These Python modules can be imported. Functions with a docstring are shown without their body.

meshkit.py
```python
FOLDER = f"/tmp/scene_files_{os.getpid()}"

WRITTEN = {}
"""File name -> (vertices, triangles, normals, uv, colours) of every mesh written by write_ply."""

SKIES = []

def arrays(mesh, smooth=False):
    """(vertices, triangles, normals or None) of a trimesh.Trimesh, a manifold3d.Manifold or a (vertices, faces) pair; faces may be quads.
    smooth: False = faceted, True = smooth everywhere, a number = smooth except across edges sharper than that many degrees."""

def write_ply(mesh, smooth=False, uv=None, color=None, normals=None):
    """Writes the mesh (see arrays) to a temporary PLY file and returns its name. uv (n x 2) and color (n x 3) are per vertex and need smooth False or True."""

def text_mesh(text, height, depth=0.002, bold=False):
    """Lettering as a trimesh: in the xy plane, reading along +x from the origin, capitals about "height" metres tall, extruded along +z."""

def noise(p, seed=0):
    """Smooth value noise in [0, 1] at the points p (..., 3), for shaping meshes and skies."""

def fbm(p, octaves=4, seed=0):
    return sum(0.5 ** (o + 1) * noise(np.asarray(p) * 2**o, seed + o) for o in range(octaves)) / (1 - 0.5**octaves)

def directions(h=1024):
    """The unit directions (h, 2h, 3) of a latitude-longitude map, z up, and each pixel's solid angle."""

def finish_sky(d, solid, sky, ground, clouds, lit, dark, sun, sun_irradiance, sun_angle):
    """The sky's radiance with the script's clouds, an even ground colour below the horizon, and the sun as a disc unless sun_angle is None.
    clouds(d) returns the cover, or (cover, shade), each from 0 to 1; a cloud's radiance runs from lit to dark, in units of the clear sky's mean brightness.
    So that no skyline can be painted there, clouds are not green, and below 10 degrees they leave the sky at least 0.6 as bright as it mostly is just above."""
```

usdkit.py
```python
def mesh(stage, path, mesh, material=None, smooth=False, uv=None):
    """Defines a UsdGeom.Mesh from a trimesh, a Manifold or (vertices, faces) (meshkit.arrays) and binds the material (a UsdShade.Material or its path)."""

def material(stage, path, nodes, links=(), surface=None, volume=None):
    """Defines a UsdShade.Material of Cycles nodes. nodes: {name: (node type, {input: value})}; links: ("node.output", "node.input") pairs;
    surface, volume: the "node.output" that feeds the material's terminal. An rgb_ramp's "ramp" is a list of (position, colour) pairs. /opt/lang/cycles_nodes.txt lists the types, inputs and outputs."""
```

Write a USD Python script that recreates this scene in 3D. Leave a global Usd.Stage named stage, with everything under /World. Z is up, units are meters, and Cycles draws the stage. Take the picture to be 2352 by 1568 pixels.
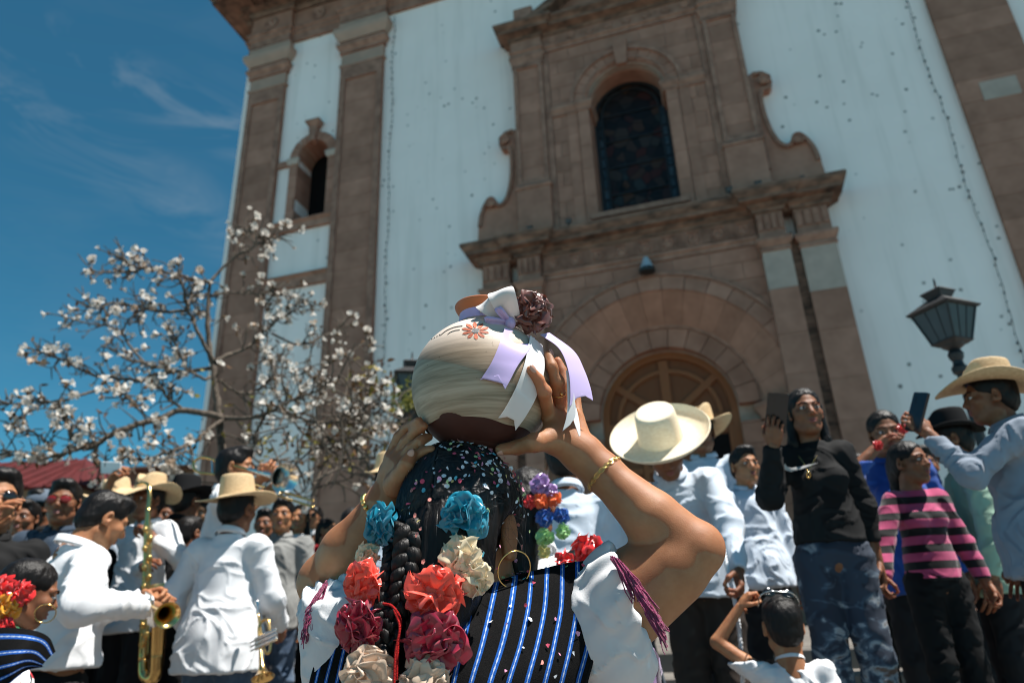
import math, random
import numpy as np, trimesh, usdkit, meshkit
import shapely
from shapely.geometry import Polygon, Point, box as sbox
from shapely.ops import unary_union
from pxr import Usd, UsdGeom, UsdLux, UsdShade, Gf, Sdf, Vt

stage = Usd.Stage.CreateInMemory()
UsdGeom.SetStageUpAxis(stage, UsdGeom.Tokens.z)
UsdGeom.SetStageMetersPerUnit(stage, 1.0)
UsdGeom.Xform.Define(stage, '/World')
UsdGeom.Scope.Define(stage, '/World/Looks')

# ------------------------------------------------------------------ camera
FPX, PITCH, ROLL, CZ = 1600.0, math.radians(21.95), math.radians(-2.37), 1.15
_f = np.array([0, math.cos(PITCH), math.sin(PITCH)]); _r = np.array([1.0, 0, 0]); _u = np.cross(_r, _f)
CAM_R = math.cos(ROLL) * _r + math.sin(ROLL) * _u
CAM_U = -math.sin(ROLL) * _r + math.cos(ROLL) * _u
CAM_F = _f
CAM_P = np.array([0, 0, CZ])
cam = UsdGeom.Camera.Define(stage, '/World/camera')
_m = np.eye(4); _m[0, :3] = CAM_R; _m[1, :3] = CAM_U; _m[2, :3] = -CAM_F; _m[3, :3] = CAM_P
cam.AddTransformOp().Set(Gf.Matrix4d(*_m.ravel().tolist()))
cam.CreateHorizontalApertureAttr(36.0); cam.CreateVerticalApertureAttr(36.0 * 682 / 1024)
cam.CreateFocalLengthAttr(36.0 * FPX / 2352)
cam.CreateFStopAttr(4.0); cam.CreateFocusDistanceAttr(1.08)
cam.CreateClippingRangeAttr(Gf.Vec2f(0.05, 2000))
cam.CreateExposureAttr(1.0)

# ------------------------------------------------------------------ sky and sun
SUN_AZ, SUN_EL = math.radians(106.0), math.radians(68.0)      # azimuth clockwise from +y
sun_dir = np.array([math.sin(SUN_AZ) * math.cos(SUN_EL), math.cos(SUN_AZ) * math.cos(SUN_EL), math.sin(SUN_EL)])
def _unit(v): v = np.asarray(v, float); return v / np.linalg.norm(v)
def ray(u, v): return ((u - 1176) / FPX) * CAM_R - ((v - 784) / FPX) * CAM_U + CAM_F
def at(u, v, y):
    d = ray(u, v); return CAM_P + d * (y / d[1])
def plane_of(a, b):                                             # great circle through two sky directions
    return _unit(np.cross(_unit(ray(*a)), _unit(ray(*b))))
_n1, _n2 = plane_of((60, 90), (600, 330)), plane_of((-80, 190), (480, 500))
_sk = {
  'tc': ('texture_coordinate', {}),
  'sky': ('sky_texture', {'sky_type': 'single_scattering', 'sun_disc': False, 'sun_elevation': SUN_EL, 'sun_rotation': SUN_AZ, 'altitude': 1900.0, 'air_density': 1.0, 'aerosol_density': 0.6, 'ozone_density': 1.5}),
  'tint': ('mix', {'mix_type': 'multiply', 'fac': 1.0, 'color2': (0.36, 1.02, 1.0)}),
  'bg': ('background_shader', {'strength': 0.052}),
  'map': ('mapping', {'mapping_type': 'point', 'scale': (3.0, 3.0, 9.0), 'rotation': (0.0, 0.5, 0.3)}),
  'nz': ('noise_texture', {'scale': 1.6, 'detail': 7.0, 'roughness': 0.62, 'distortion': 0.9}),
  'nr': ('map_range', {'from_min': 0.46, 'from_max': 0.80, 'to_min': 0.0, 'to_max': 1.0, 'clamp': True}),
  'cl': ('mix', {'mix_type': 'mix', 'color2': (5.2, 5.6, 5.7)}),
  'b1': ('vector_math', {'math_type': 'dot_product', 'vector2': tuple(_n1)}),
  'b2': ('vector_math', {'math_type': 'dot_product', 'vector2': tuple(_n2)}),
  'a1': ('math', {'math_type': 'absolute'}), 'a2': ('math', {'math_type': 'absolute'}),
  'm1': ('map_range', {'range_type': 'smoothstep', 'from_min': 0.0, 'from_max': 0.055, 'to_min': 0.42, 'to_max': 0.0, 'clamp': True}),
  'm2': ('map_range', {'range_type': 'smoothstep', 'from_min': 0.0, 'from_max': 0.07, 'to_min': 0.24, 'to_max': 0.0, 'clamp': True}),
  'mx': ('math', {'math_type': 'maximum'}), 'mx2': ('math', {'math_type': 'maximum', 'value2': 0.035}), 'fac': ('math', {'math_type': 'multiply'}),
}
_sl = [('sky.color', 'tint.color1'), ('tint.color', 'cl.color1'), ('cl.color', 'bg.color'),
       ('tc.generated', 'map.vector'), ('map.vector', 'nz.vector'), ('nz.fac', 'nr.value'),
       ('tc.generated', 'b1.vector1'), ('tc.generated', 'b2.vector1'), ('b1.value', 'a1.value1'), ('b2.value', 'a2.value1'),
       ('a1.value', 'm1.value'), ('a2.value', 'm2.value'), ('m1.result', 'mx.value1'), ('m2.result', 'mx.value2'),
       ('mx.value', 'mx2.value1'), ('mx2.value', 'fac.value1'), ('nr.result', 'fac.value2'), ('fac.value', 'cl.fac')]
skymat = usdkit.material(stage, '/World/Looks/sky', _sk, _sl, surface='bg.background')
dome = UsdLux.DomeLight.Define(stage, '/World/sky')
UsdShade.MaterialBindingAPI.Apply(dome.GetPrim()).Bind(skymat)
dome.GetPrim().SetCustomDataByKey('kind', 'structure'); dome.GetPrim().SetCustomDataByKey('label', 'deep blue sky with thin wisps of cloud')
sun = UsdLux.DistantLight.Define(stage, '/World/sun')
sun.CreateIntensityAttr(1.25); sun.CreateAngleAttr(0.5); sun.CreateNormalizeAttr(True); sun.CreateColorAttr(Gf.Vec3f(1.0, 0.96, 0.90))
_z = sun_dir; _x = _unit(np.cross([0, 1.0, 0], _z)); _y = np.cross(_z, _x)
_m = np.eye(4); _m[0, :3] = _x; _m[1, :3] = _y; _m[2, :3] = _z
sun.AddTransformOp().Set(Gf.Matrix4d(*_m.ravel().tolist()))

# ------------------------------------------------------------------ naming helpers
_used = {}
def numbered(parent, name):
    k = (parent, name); c = _used.get(k, 0); _used[k] = c + 1
    return f'{parent}/{name}' if c == 0 else f'{parent}/{name}_{c:03d}'
def tag(p, label=None, cat=None, group=None, kind=None):
    p = p.GetPrim() if hasattr(p, 'GetPrim') else p
    for k, v in (('label', label), ('category', cat), ('group', group), ('kind', kind)):
        if v: p.SetCustomDataByKey(k, v)
    return p
def thing(name, label, cat, loc=(0, 0, 0), rotz=0.0, scale=1.0, group=None, kind=None):
    x = UsdGeom.Xform.Define(stage, numbered('/World', name))
    x.AddTranslateOp().Set(Gf.Vec3d(*map(float, loc)))
    if rotz: x.AddRotateZOp().Set(float(rotz))
    if scale != 1.0: x.AddScaleOp().Set(Gf.Vec3f(scale, scale, scale))
    tag(x, label, cat, group, kind)
    return str(x.GetPath())
def clean(mesh, uv=None):
    v, f, _ = meshkit.arrays(mesh); f = np.asarray(f)
    f = f[(f[:, 0] != f[:, 1]) & (f[:, 1] != f[:, 2]) & (f[:, 0] != f[:, 2])]
    use, inv = np.unique(f, return_inverse=True)
    return (v[use], inv.reshape(-1, 3)), (None if uv is None else np.asarray(uv)[use])
def part(parent, name, mesh, mat, smooth=False, label=None, uv=None, kind=None):
    mesh, uv = clean(mesh, uv)
    m = usdkit.mesh(stage, numbered(parent, name), mesh, mat, smooth=smooth, uv=uv)
    if label: m.GetPrim().SetCustomDataByKey('label', label)
    if kind: m.GetPrim().SetCustomDataByKey('kind', kind)
    return str(m.GetPath())
def solo(name, mesh, mat, label, cat, smooth=False, group=None, kind=None, uv=None):
    mesh, uv = clean(mesh, uv)
    m = usdkit.mesh(stage, numbered('/World', name), mesh, mat, smooth=smooth, uv=uv)
    tag(m, label, cat, group, kind); return m

# ------------------------------------------------------------------ materials
_mats = {}
def mat(name, col, rough=0.7, spec=0.3, var=0.12, vscale=8.0, bump=0.0, bscale=60.0, col2=None, metallic=0.0, sss=0.0, sheen=0.0, rnd=0.0, coat=0.0, stretch=None, trans=0.0, aniso=0.0, pos='object', bdist=0.01):
    if name in _mats: return _mats[name]
    c = np.asarray(col, float); c2 = np.asarray(col2, float) if col2 is not None else c * (1 - 2 * var)
    nodes = {'tc': ('texture_coordinate', {}), 'n': ('noise_texture', {'scale': vscale, 'detail': 5.0, 'roughness': 0.6}),
             'r': ('map_range', {'from_min': 0.3, 'from_max': 0.7, 'to_min': 0.0, 'to_max': 1.0, 'clamp': True}),
             'c': ('mix', {'color1': tuple(c), 'color2': tuple(c2)}),
             'p': ('principled_bsdf', {'roughness': rough, 'specular_ior_level': spec, 'metallic': metallic, 'subsurface_weight': sss, 'sheen_weight': sheen, 'coat_weight': coat, 'anisotropic': aniso})}
    if sss: nodes['p'][1].update(subsurface_scale=0.006, subsurface_radius=(1.0, 0.35, 0.2))
    links = [('n.fac', 'r.value'), ('r.result', 'c.fac')]
    src = 'tc.object'
    if stretch is not None:
        nodes['mp'] = ('mapping', {'mapping_type': 'point', 'scale': tuple(stretch)}); links += [(src, 'mp.vector')]; src = 'mp.vector'
    links += [(src, 'n.vector')]
    out = 'c.color'
    if rnd:
        nodes['oi'] = ('object_info', {}); nodes['rr'] = ('map_range', {'from_min': 0.0, 'from_max': 1.0, 'to_min': 1 - rnd, 'to_max': 1 + rnd})
        nodes['h'] = ('hsv', {}); links += [('oi.random', 'rr.value'), ('rr.result', 'h.value'), (out, 'h.color')]; out = 'h.color'
    links += [(out, 'p.base_color')]
    if bump:
        nodes['bn'] = ('noise_texture', {'scale': bscale, 'detail': 4.0, 'roughness': 0.6}); nodes['b'] = ('bump', {'strength': bump, 'distance': bdist})
        links += [(src, 'bn.vector'), ('bn.fac', 'b.height'), ('b.normal', 'p.normal')]
    surf = 'p.BSDF'
    if trans:
        nodes['t'] = ('translucent_bsdf', {}); nodes['ms'] = ('mix_closure', {'fac': trans})
        links += [(out, 't.color'), ('p.BSDF', 'ms.closure1'), ('t.BSDF', 'ms.closure2')]; surf = 'ms.closure'
    _mats[name] = usdkit.material(stage, f'/World/Looks/{name}', nodes, links, surface=surf)
    return _mats[name]
# ------------------------------------------------------------------ geometry tools
rng = np.random.default_rng(7)
def nrm(v): v = np.asarray(v, float); return v / (np.linalg.norm(v, axis=-1, keepdims=True) + 1e-12)
def rot(axis, ang):
    return trimesh.transformations.rotation_matrix(ang, axis)[:3, :3]
class Field:
    """Signed distance on a grid: round cones and ellipsoids joined by a smooth minimum, meshed with surface nets."""
    def __init__(self): self.p = []
    def cone(self, a, b, r1, r2, k=0.02, sc=None, fr=None, cut=None): self.p.append(('c', np.asarray(a, float), np.asarray(b, float), r1, r2, k, sc, fr, cut)); return self
    def ell(self, c, r, k=0.02, R=None, sub=False, fr=None): self.p.append(('e', np.asarray(c, float), np.asarray(r, float) * np.ones(3), R, sub, k, None, fr, None)); return self
    def half(self, point, normal): self.p.append(('h', np.asarray(point, float), nrm(normal))); return self    # keeps the side against the normal
    def extent(self):
        lo, hi = np.full(3, 1e9), np.full(3, -1e9)
        for q in self.p:
            if q[0] == 'h' or (q[0] == 'e' and q[4]): continue
            a, b = self.box(q); kk = 0.3 * q[5]; lo = np.minimum(lo, a - kk); hi = np.maximum(hi, b + kk)
        return lo, hi
    def box(self, q):
        if q[0] == 'c':
            r = max(q[3], q[4]); s = 1.0 if q[6] is None else 1 / min(q[6])
            lo, hi = np.minimum(q[1], q[2]) - r * s, np.maximum(q[1], q[2]) + r * s
        else:
            m = q[2].max() if q[3] is not None else q[2]
            lo, hi = q[1] - m, q[1] + m
        if q[7] is not None:
            R, c = q[7]; cs = np.array([[x, y, z] for x in (lo[0], hi[0]) for y in (lo[1], hi[1]) for z in (lo[2], hi[2])])
            cs = (cs - c) @ R.T + c; lo, hi = cs.min(0), cs.max(0)
        return lo, hi
    def build(self, h, smooth=0):
        lo, hi = self.extent(); lo = lo - 2.5 * h; hi = hi + 2.5 * h
        n = np.ceil((hi - lo) / h).astype(int) + 1
        ax = [lo[i] + h * np.arange(n[i]) for i in range(3)]
        D = np.full(n, 1.0, np.float32)
        for q in self.p:
            if q[0] == 'h':
                P = np.add.outer(np.add.outer(ax[0] * q[2][0], ax[1] * q[2][1]), ax[2] * q[2][2]) - q[1] @ q[2]
                D = np.maximum(D, P.astype(np.float32)); continue
            a, b = self.box(q); k = q[5]
            i0 = np.clip(np.floor((a - k - 3 * h - lo) / h).astype(int), 0, n - 1); i1 = np.clip(np.ceil((b + k + 3 * h - lo) / h).astype(int) + 1, 1, n)
            sl = tuple(slice(x, y) for x, y in zip(i0, i1))
            P = np.stack(np.meshgrid(*[ax[i][sl[i]] for i in range(3)], indexing='ij'), -1)
            if q[7] is not None: R, c = q[7]; P = (P - c) @ R + c
            if q[0] == 'c':
                _, A, B, r1, r2, k, sc, fr, cut = q
                ab = B - A
                if sc is not None: P = (P - A) * np.asarray(sc); ab = ab * np.asarray(sc)
                else: P = P - A
                t = (P @ ab) / (ab @ ab + 1e-12); tc = np.clip(t, 0, 1)
                d = np.linalg.norm(P - tc[..., None] * ab, axis=-1) - (r1 + (r2 - r1) * tc)
                if cut: d = np.maximum(d, (t - 1) * np.linalg.norm(ab))
                D[sl] = self.smin(D[sl], d, k)
            else:
                _, c, r, R, sub, k, _, fr, _ = q
                P = P - c
                if R is not None: P = P @ R
                m = np.linalg.norm(P / r, axis=-1); g = np.linalg.norm(P / (r * r), axis=-1)
                d = np.where(g > 1e-9, m * (m - 1) / np.maximum(g, 1e-9), -r.min())
                D[sl] = -self.smin(-D[sl], d, k) if sub else self.smin(D[sl], d, k)
        v, f = nets(D, lo, h)
        for _ in range(smooth): v = relax(v, f)
        return v, f
    @staticmethod
    def smin(a, b, k):
        if k <= 0: return np.minimum(a, b)
        h = np.clip(0.5 + 0.5 * (b - a) / k, 0, 1); return (b * (1 - h) + a * h - k * h * (1 - h)).astype(np.float32)
def relax(v, f, w=0.5):
    e = np.vstack([f[:, [0, 1]], f[:, [1, 2]], f[:, [2, 0]]]); s = np.zeros_like(v); n = np.zeros(len(v))
    np.add.at(s, e[:, 0], v[e[:, 1]]); np.add.at(n, e[:, 0], 1); np.add.at(s, e[:, 1], v[e[:, 0]]); np.add.at(n, e[:, 1], 1)
    return v * (1 - w) + w * s / np.maximum(n, 1)[:, None]
def nets(D, lo, h):
    S = D < 0
    c = [S[i:D.shape[0] - 1 + i, j:D.shape[1] - 1 + j, k:D.shape[2] - 1 + k] for i in (0, 1) for j in (0, 1) for k in (0, 1)]
    any_, all_ = c[0].copy(), c[0].copy()
    for x in c[1:]: any_ |= x; all_ &= x
    I = np.argwhere(any_ & ~all_)
    idx = np.full(any_.shape, -1, np.int64); idx[tuple(I.T)] = np.arange(len(I))
    pos, cnt = np.zeros((len(I), 3)), np.zeros(len(I))
    for axis in range(3):
        for o1 in (0, 1):
            for o2 in (0, 1):
                o = np.zeros(3, int); oth = [a for a in range(3) if a != axis]; o[oth[0]] = o1; o[oth[1]] = o2
                A = I + o; B = A.copy(); B[:, axis] += 1
                da, db = D[tuple(A.T)], D[tuple(B.T)]; m = (da < 0) != (db < 0)
                t = da[m] / (da[m] - db[m]); q = (A[m] - 0).astype(float); q[:, axis] += t
                pos[m] += q; cnt[m] += 1
    v = lo + h * pos / cnt[:, None]
    F = []
    for axis in range(3):
        a, b = [(1, 2), (2, 0), (0, 1)][axis]
        s0 = [slice(None)] * 3; s1 = [slice(None)] * 3; s0[axis] = slice(0, -1); s1[axis] = slice(1, None)
        for w in (a, b): s0[w] = slice(1, -1); s1[w] = slice(1, -1)
        e = np.argwhere(S[tuple(s0)] != S[tuple(s1)])
        if not len(e): continue
        e[:, a] += 1; e[:, b] += 1
        inside = S[tuple(e.T)]
        def cell(da, db):
            g = e.copy(); g[:, a] -= da; g[:, b] -= db; return idx[tuple(g.T)]
        q = np.stack([cell(1, 1), cell(0, 1), cell(0, 0), cell(1, 0)], 1)
        q[~inside] = q[~inside][:, ::-1]
        q = q[(q >= 0).all(1)]
        F.append(np.vstack([q[:, [0, 1, 2]], q[:, [0, 2, 3]]]))
    return v, np.vstack(F)
def vnormals(v, f): return meshkit.arrays((v, f), True)[2]
def cat(*ms):
    V, F, n = [], [], 0
    for v, f in ms:
        f = np.asarray(f)
        if f.shape[1] == 4: f = np.vstack([f[:, [0, 1, 2]], f[:, [0, 2, 3]]])
        V.append(np.asarray(v, float)); F.append(f + n); n += len(v)
    return np.vstack(V), np.vstack(F)
def tm(m): return np.array(m.vertices), np.array(m.faces)
def folds(v, f, amp, scale=(9, 9, 3.2), seed=0, mask=None):
    """Cloth folds: ridged, stretched noise pushed along the normals."""
    n = vnormals(v, f); w = (meshkit.fbm(v * 4.0 + seed, 2, seed) - .5)[:, None]; q = v * np.asarray(scale) * 1.0 + w * np.array([4.5, 4.5, 3.0])
    r = (1 - np.abs(2 * meshkit.noise(q, seed + 3) - 1)) ** 6
    q2 = v * np.asarray(scale)[[2, 0, 1]] * [1.4, 1.2, 1.0] + v[:, [2, 0, 1]] * [5.0, 5.0, 4.0] + w * 5
    r2 = (1 - np.abs(2 * meshkit.noise(q2, seed + 11) - 1)) ** 7
    a = np.asarray(amp if mask is None else amp * mask)
    d = 0.62 * r + 0.42 * r2 + 0.75 * (meshkit.noise(v * 7, seed + 2) - 0.5) - 0.2
    return v + n * (d * a)[:, None]
def spline(pts, n):
    """Catmull-Rom through pts (m, k), n samples."""
    p = np.asarray(pts, float); m = len(p)
    if m == 2: return p[0] + (p[1] - p[0]) * np.linspace(0, 1, n)[:, None]
    q = np.vstack([2 * p[0] - p[1], p, 2 * p[-1] - p[-2]])
    t = np.linspace(0, m - 1 - 1e-9, n); i = t.astype(int); t = (t - i)[:, None]
    a, b, c, d = q[i], q[i + 1], q[i + 2], q[i + 3]
    return 0.5 * (2 * b + (c - a) * t + (2 * a - 5 * b + 4 * c - d) * t ** 2 + (3 * b - a - 3 * c + d) * t ** 3)
def tube(pts, r, sides=8, caps=True):
    p = np.asarray(pts, float); t = nrm(np.gradient(p, axis=0)); r = np.broadcast_to(r, (len(p),))
    a = np.zeros_like(p); ref = np.array([0, 0, 1.0]) if abs(t[0, 2]) < 0.9 else np.array([1.0, 0, 0])
    a[0] = nrm(np.cross(t[0], ref))
    for i in range(1, len(p)):
        w = a[i - 1] - t[i] * (a[i - 1] @ t[i]); a[i] = nrm(w)
    b = np.cross(t, a); ang = np.arange(sides) * 2 * np.pi / sides
    v = p[:, None] + r[:, None, None] * (np.cos(ang)[None, :, None] * a[:, None] + np.sin(ang)[None, :, None] * b[:, None])
    i, j = np.meshgrid(np.arange(len(p) - 1), np.arange(sides), indexing='ij')
    q = np.stack([i * sides + j, i * sides + (j + 1) % sides, (i + 1) * sides + (j + 1) % sides, (i + 1) * sides + j], -1).reshape(-1, 4)
    v = v.reshape(-1, 3); f = np.vstack([q[:, [0, 1, 2]], q[:, [0, 2, 3]]])
    if caps:
        k = len(v); v = np.vstack([v, p[:1], p[-1:]]); j = np.arange(sides); e = (len(p) - 1) * sides
        f = np.vstack([f, np.stack([(j + 1) % sides, j, np.full(sides, k)], 1), np.stack([e + j, e + (j + 1) % sides, np.full(sides, k + 1)], 1)])
    return v, f
def grid_faces(nu, nv, closed_u=False, flip=False):
    i, j = np.meshgrid(np.arange(nu if closed_u else nu - 1), np.arange(nv - 1), indexing='ij')
    i2 = (i + 1) % nu
    q = np.stack([i * nv + j, i2 * nv + j, i2 * nv + j + 1, i * nv + j + 1], -1).reshape(-1, 4)
    if flip: q = q[:, ::-1]
    return np.vstack([q[:, [0, 1, 2]], q[:, [0, 2, 3]]])
def shell(v, f, t):
    """An open sheet given a thickness."""
    n = vnormals(v, f); m = len(v)
    e = np.vstack([f[:, [0, 1]], f[:, [1, 2]], f[:, [2, 0]]]); key = {}
    es = np.sort(e, 1); _, inv, c = np.unique(es, axis=0, return_inverse=True, return_counts=True)
    b = e[c[inv.ravel()] == 1]
    side = np.vstack([np.stack([b[:, 1], b[:, 0], b[:, 0] + m], 1), np.stack([b[:, 1], b[:, 0] + m, b[:, 1] + m], 1)]) if len(b) else np.zeros((0, 3), int)
    return np.vstack([v + n * t / 2, v - n * t / 2]), np.vstack([f, f[:, ::-1] + m, side])
def lathe(prof, sides=32, wob=None):
    p = np.asarray(prof, float); ang = np.arange(sides) * 2 * np.pi / sides
    v = np.stack([p[None, :, 0] * np.cos(ang)[:, None], p[None, :, 0] * np.sin(ang)[:, None], np.broadcast_to(p[:, 1], (sides, len(p)))], -1)
    return v.reshape(-1, 3), grid_faces(sides, len(p), True)
def frame_to(z, x=(1, 0, 0)):
    z = nrm(z); x = np.asarray(x, float); x = x - z * (x @ z)
    if np.linalg.norm(x) < 1e-6: x = np.cross(z, [0, 1.0, 0.3])
    x = nrm(x); return np.stack([x, np.cross(z, x), z], 1)
def xf(m, R=np.eye(3), t=(0, 0, 0), s=1.0):
    return np.asarray(m[0]) * s @ np.asarray(R).T + np.asarray(t), m[1]
def boxm(lo, hi, c=0.0):
    lo, hi = np.asarray(lo, float), np.asarray(hi, float)
    if c <= 0:
        b = trimesh.creation.box(hi - lo); return np.array(b.vertices) + (lo + hi) / 2, np.array(b.faces)
    pts = []
    for s in np.ndindex(2, 2, 2):
        q = np.where(np.array(s) == 0, lo, hi); d = np.where(np.array(s) == 0, 1, -1)
        for k in range(3):
            w = q + d * c; w[k] = q[k]; pts.append(w)
    h = trimesh.PointCloud(pts).convex_hull; return np.array(h.vertices), np.array(h.faces)
def extrude(poly, y0, y1):
    """Polygon in (s, z) extruded along local y from y0 to y1."""
    out = []
    for g in getattr(poly, 'geoms', [poly]):
        if g.is_empty or g.area < 1e-5: continue
        m = trimesh.creation.extrude_polygon(g, abs(y1 - y0), engine='earcut')
        v = np.array(m.vertices); v = np.stack([v[:, 0], max(y0, y1) - v[:, 2], v[:, 1]], 1)
        out.append((v, np.array(m.faces)))
    return cat(*out) if out else None
def mould(path, prof, closed=False):
    """A moulding: plan path [(s, n)...] (n = outwards of the wall), profile [(projection, z)...] mitred at the corners. Local y = -n."""
    p = np.asarray(path, float); d = nrm(np.diff(p, axis=0)); nr = np.stack([-d[:, 1], d[:, 0]], 1)   # left of travel
    off = []
    for i in range(len(p)):
        if i == 0: o = nr[0]
        elif i == len(p) - 1: o = nr[-1]
        else:
            a, b = nr[i - 1], nr[i]; o = (a + b) / (1 + a @ b + 1e-9)
        off.append(o)
    off = np.array(off); pr = np.asarray(prof, float)
    q = p[:, None] + off[:, None] * pr[None, :, :1]
    v = np.stack([q[..., 0], -q[..., 1], np.broadcast_to(pr[:, 1], q.shape[:2])], -1).reshape(-1, 3)
    f = grid_faces(len(p), len(pr), flip=False)
    k = len(pr); caps = []
    for base, fl in ((0, False), ((len(p) - 1) * k, True)):
        c = [[base, base + i, base + i + 1] for i in range(1, k - 1)]
        caps += [x[::-1] if fl else x for x in c]
    return v, np.vstack([f, np.array(caps)])
# ------------------------------------------------------------------ ground
YAW = math.radians(-16.4)
FD = np.array([math.cos(YAW), math.sin(YAW), 0]); FN = np.array([math.sin(YAW), -math.cos(YAW), 0])   # along the facade, out of the facade
FO = at(1545, 950, 15.0); FO[2] = 0; FO = FO - 0.13 * FD
def fpt(s, n, z): return FO + FD * s + FN * n + np.array([0, 0, z])
STEPS = [(2.45, 0.15), (2.80, 0.30), (3.15, 0.45), (5.2, 0.60), (5.6, 0.75), (6.0, 0.90)]
PLAT = (1.03, 1.84, 2.72, 4.6)
def ground_z(p):
    t = -(p[0] * FN[0] + p[1] * FN[1]); z = 0.0
    for a, b in STEPS:
        if t >= a: z = b
    return max(z, 0.60) if PLAT[0] <= p[0] <= PLAT[1] and PLAT[2] <= t <= PLAT[3] else z
def stone_nodes(name, col, col2, mortar, scale, bw, rh, msize, rough=0.85):
    nodes = {'tc': ('texture_coordinate', {}), 'bk': ('brick_texture', {'scale': scale, 'brick_width': bw, 'row_height': rh, 'mortar_size': msize, 'mortar_smooth': 0.3, 'color1': col, 'color2': col2, 'mortar': mortar}),
             'n': ('noise_texture', {'scale': 3.0, 'detail': 6.0}), 'm': ('mix', {'mix_type': 'multiply', 'fac': 0.6}), 'r': ('rgb_ramp', {'ramp': [(0.25, (0.55, 0.5, 0.45)), (0.7, (1.1, 1.1, 1.1))]}),
             'b': ('bump', {'strength': 0.6, 'distance': 0.01, 'invert': True}), 'p': ('principled_bsdf', {'roughness': rough, 'specular_ior_level': 0.25})}
    return usdkit.material(stage, '/World/Looks/' + name, nodes, [('tc.object', 'bk.vector'), ('tc.object', 'n.vector'), ('bk.color', 'm.color1'), ('n.fac', 'r.fac'), ('r.color', 'm.color2'), ('m.color', 'p.base_color'), ('bk.fac', 'b.height'), ('b.normal', 'p.normal')], surface='p.BSDF')
M_pave = stone_nodes('paving', (0.17, 0.155, 0.138), (0.13, 0.12, 0.108), (0.07, 0.065, 0.058), 1.0, 0.62, 0.40, 0.012)
g = solo('ground', (np.array([[-400, -400, -0.004], [400, -400, -0.004], [400, 400, -0.004], [-400, 400, -0.004]], float), np.array([[0, 1, 2], [0, 2, 3]])), M_pave, 'grey paved street and square', None, kind='structure')
M_step = mat('step_stone', (0.19, 0.172, 0.152), 0.85, 0.2, 0.2, 5.0, 0.4, 40.0)
def terrace(k, t0, z0, z1, t1):
    # a slab running along the facade direction, nosing rounded a little
    n = FN; prof = [(-t0 + 0.0, z0), (-t0, z1 - 0.02), (-t0 - 0.02, z1), (-t1, z1), (-t1, z0)]
    pts = []
    for s in (-30.0, 30.0):
        for a, z in prof: pts.append(FD * s + n * a + np.array([0, 0, z]))
    v = np.array(pts); f = [[i, (i + 1) % 5, 5 + (i + 1) % 5] for i in range(5)] + [[i, 5 + (i + 1) % 5, 5 + i] for i in range(5)]
    f += [[0, 2, 1], [0, 3, 2], [0, 4, 3], [5, 6, 7], [5, 7, 8], [5, 8, 9]]
    solo('atrium_step', (v, np.array(f)), M_step if k < 5 else M_pave, 'wide grey stone step up to the church', None, kind='structure')
for k, (t0, z1) in enumerate(STEPS):
    terrace(k, t0, z1 - 0.16, z1, (STEPS[k + 1][0] + 0.05) if k < 5 else 60.0)

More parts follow.
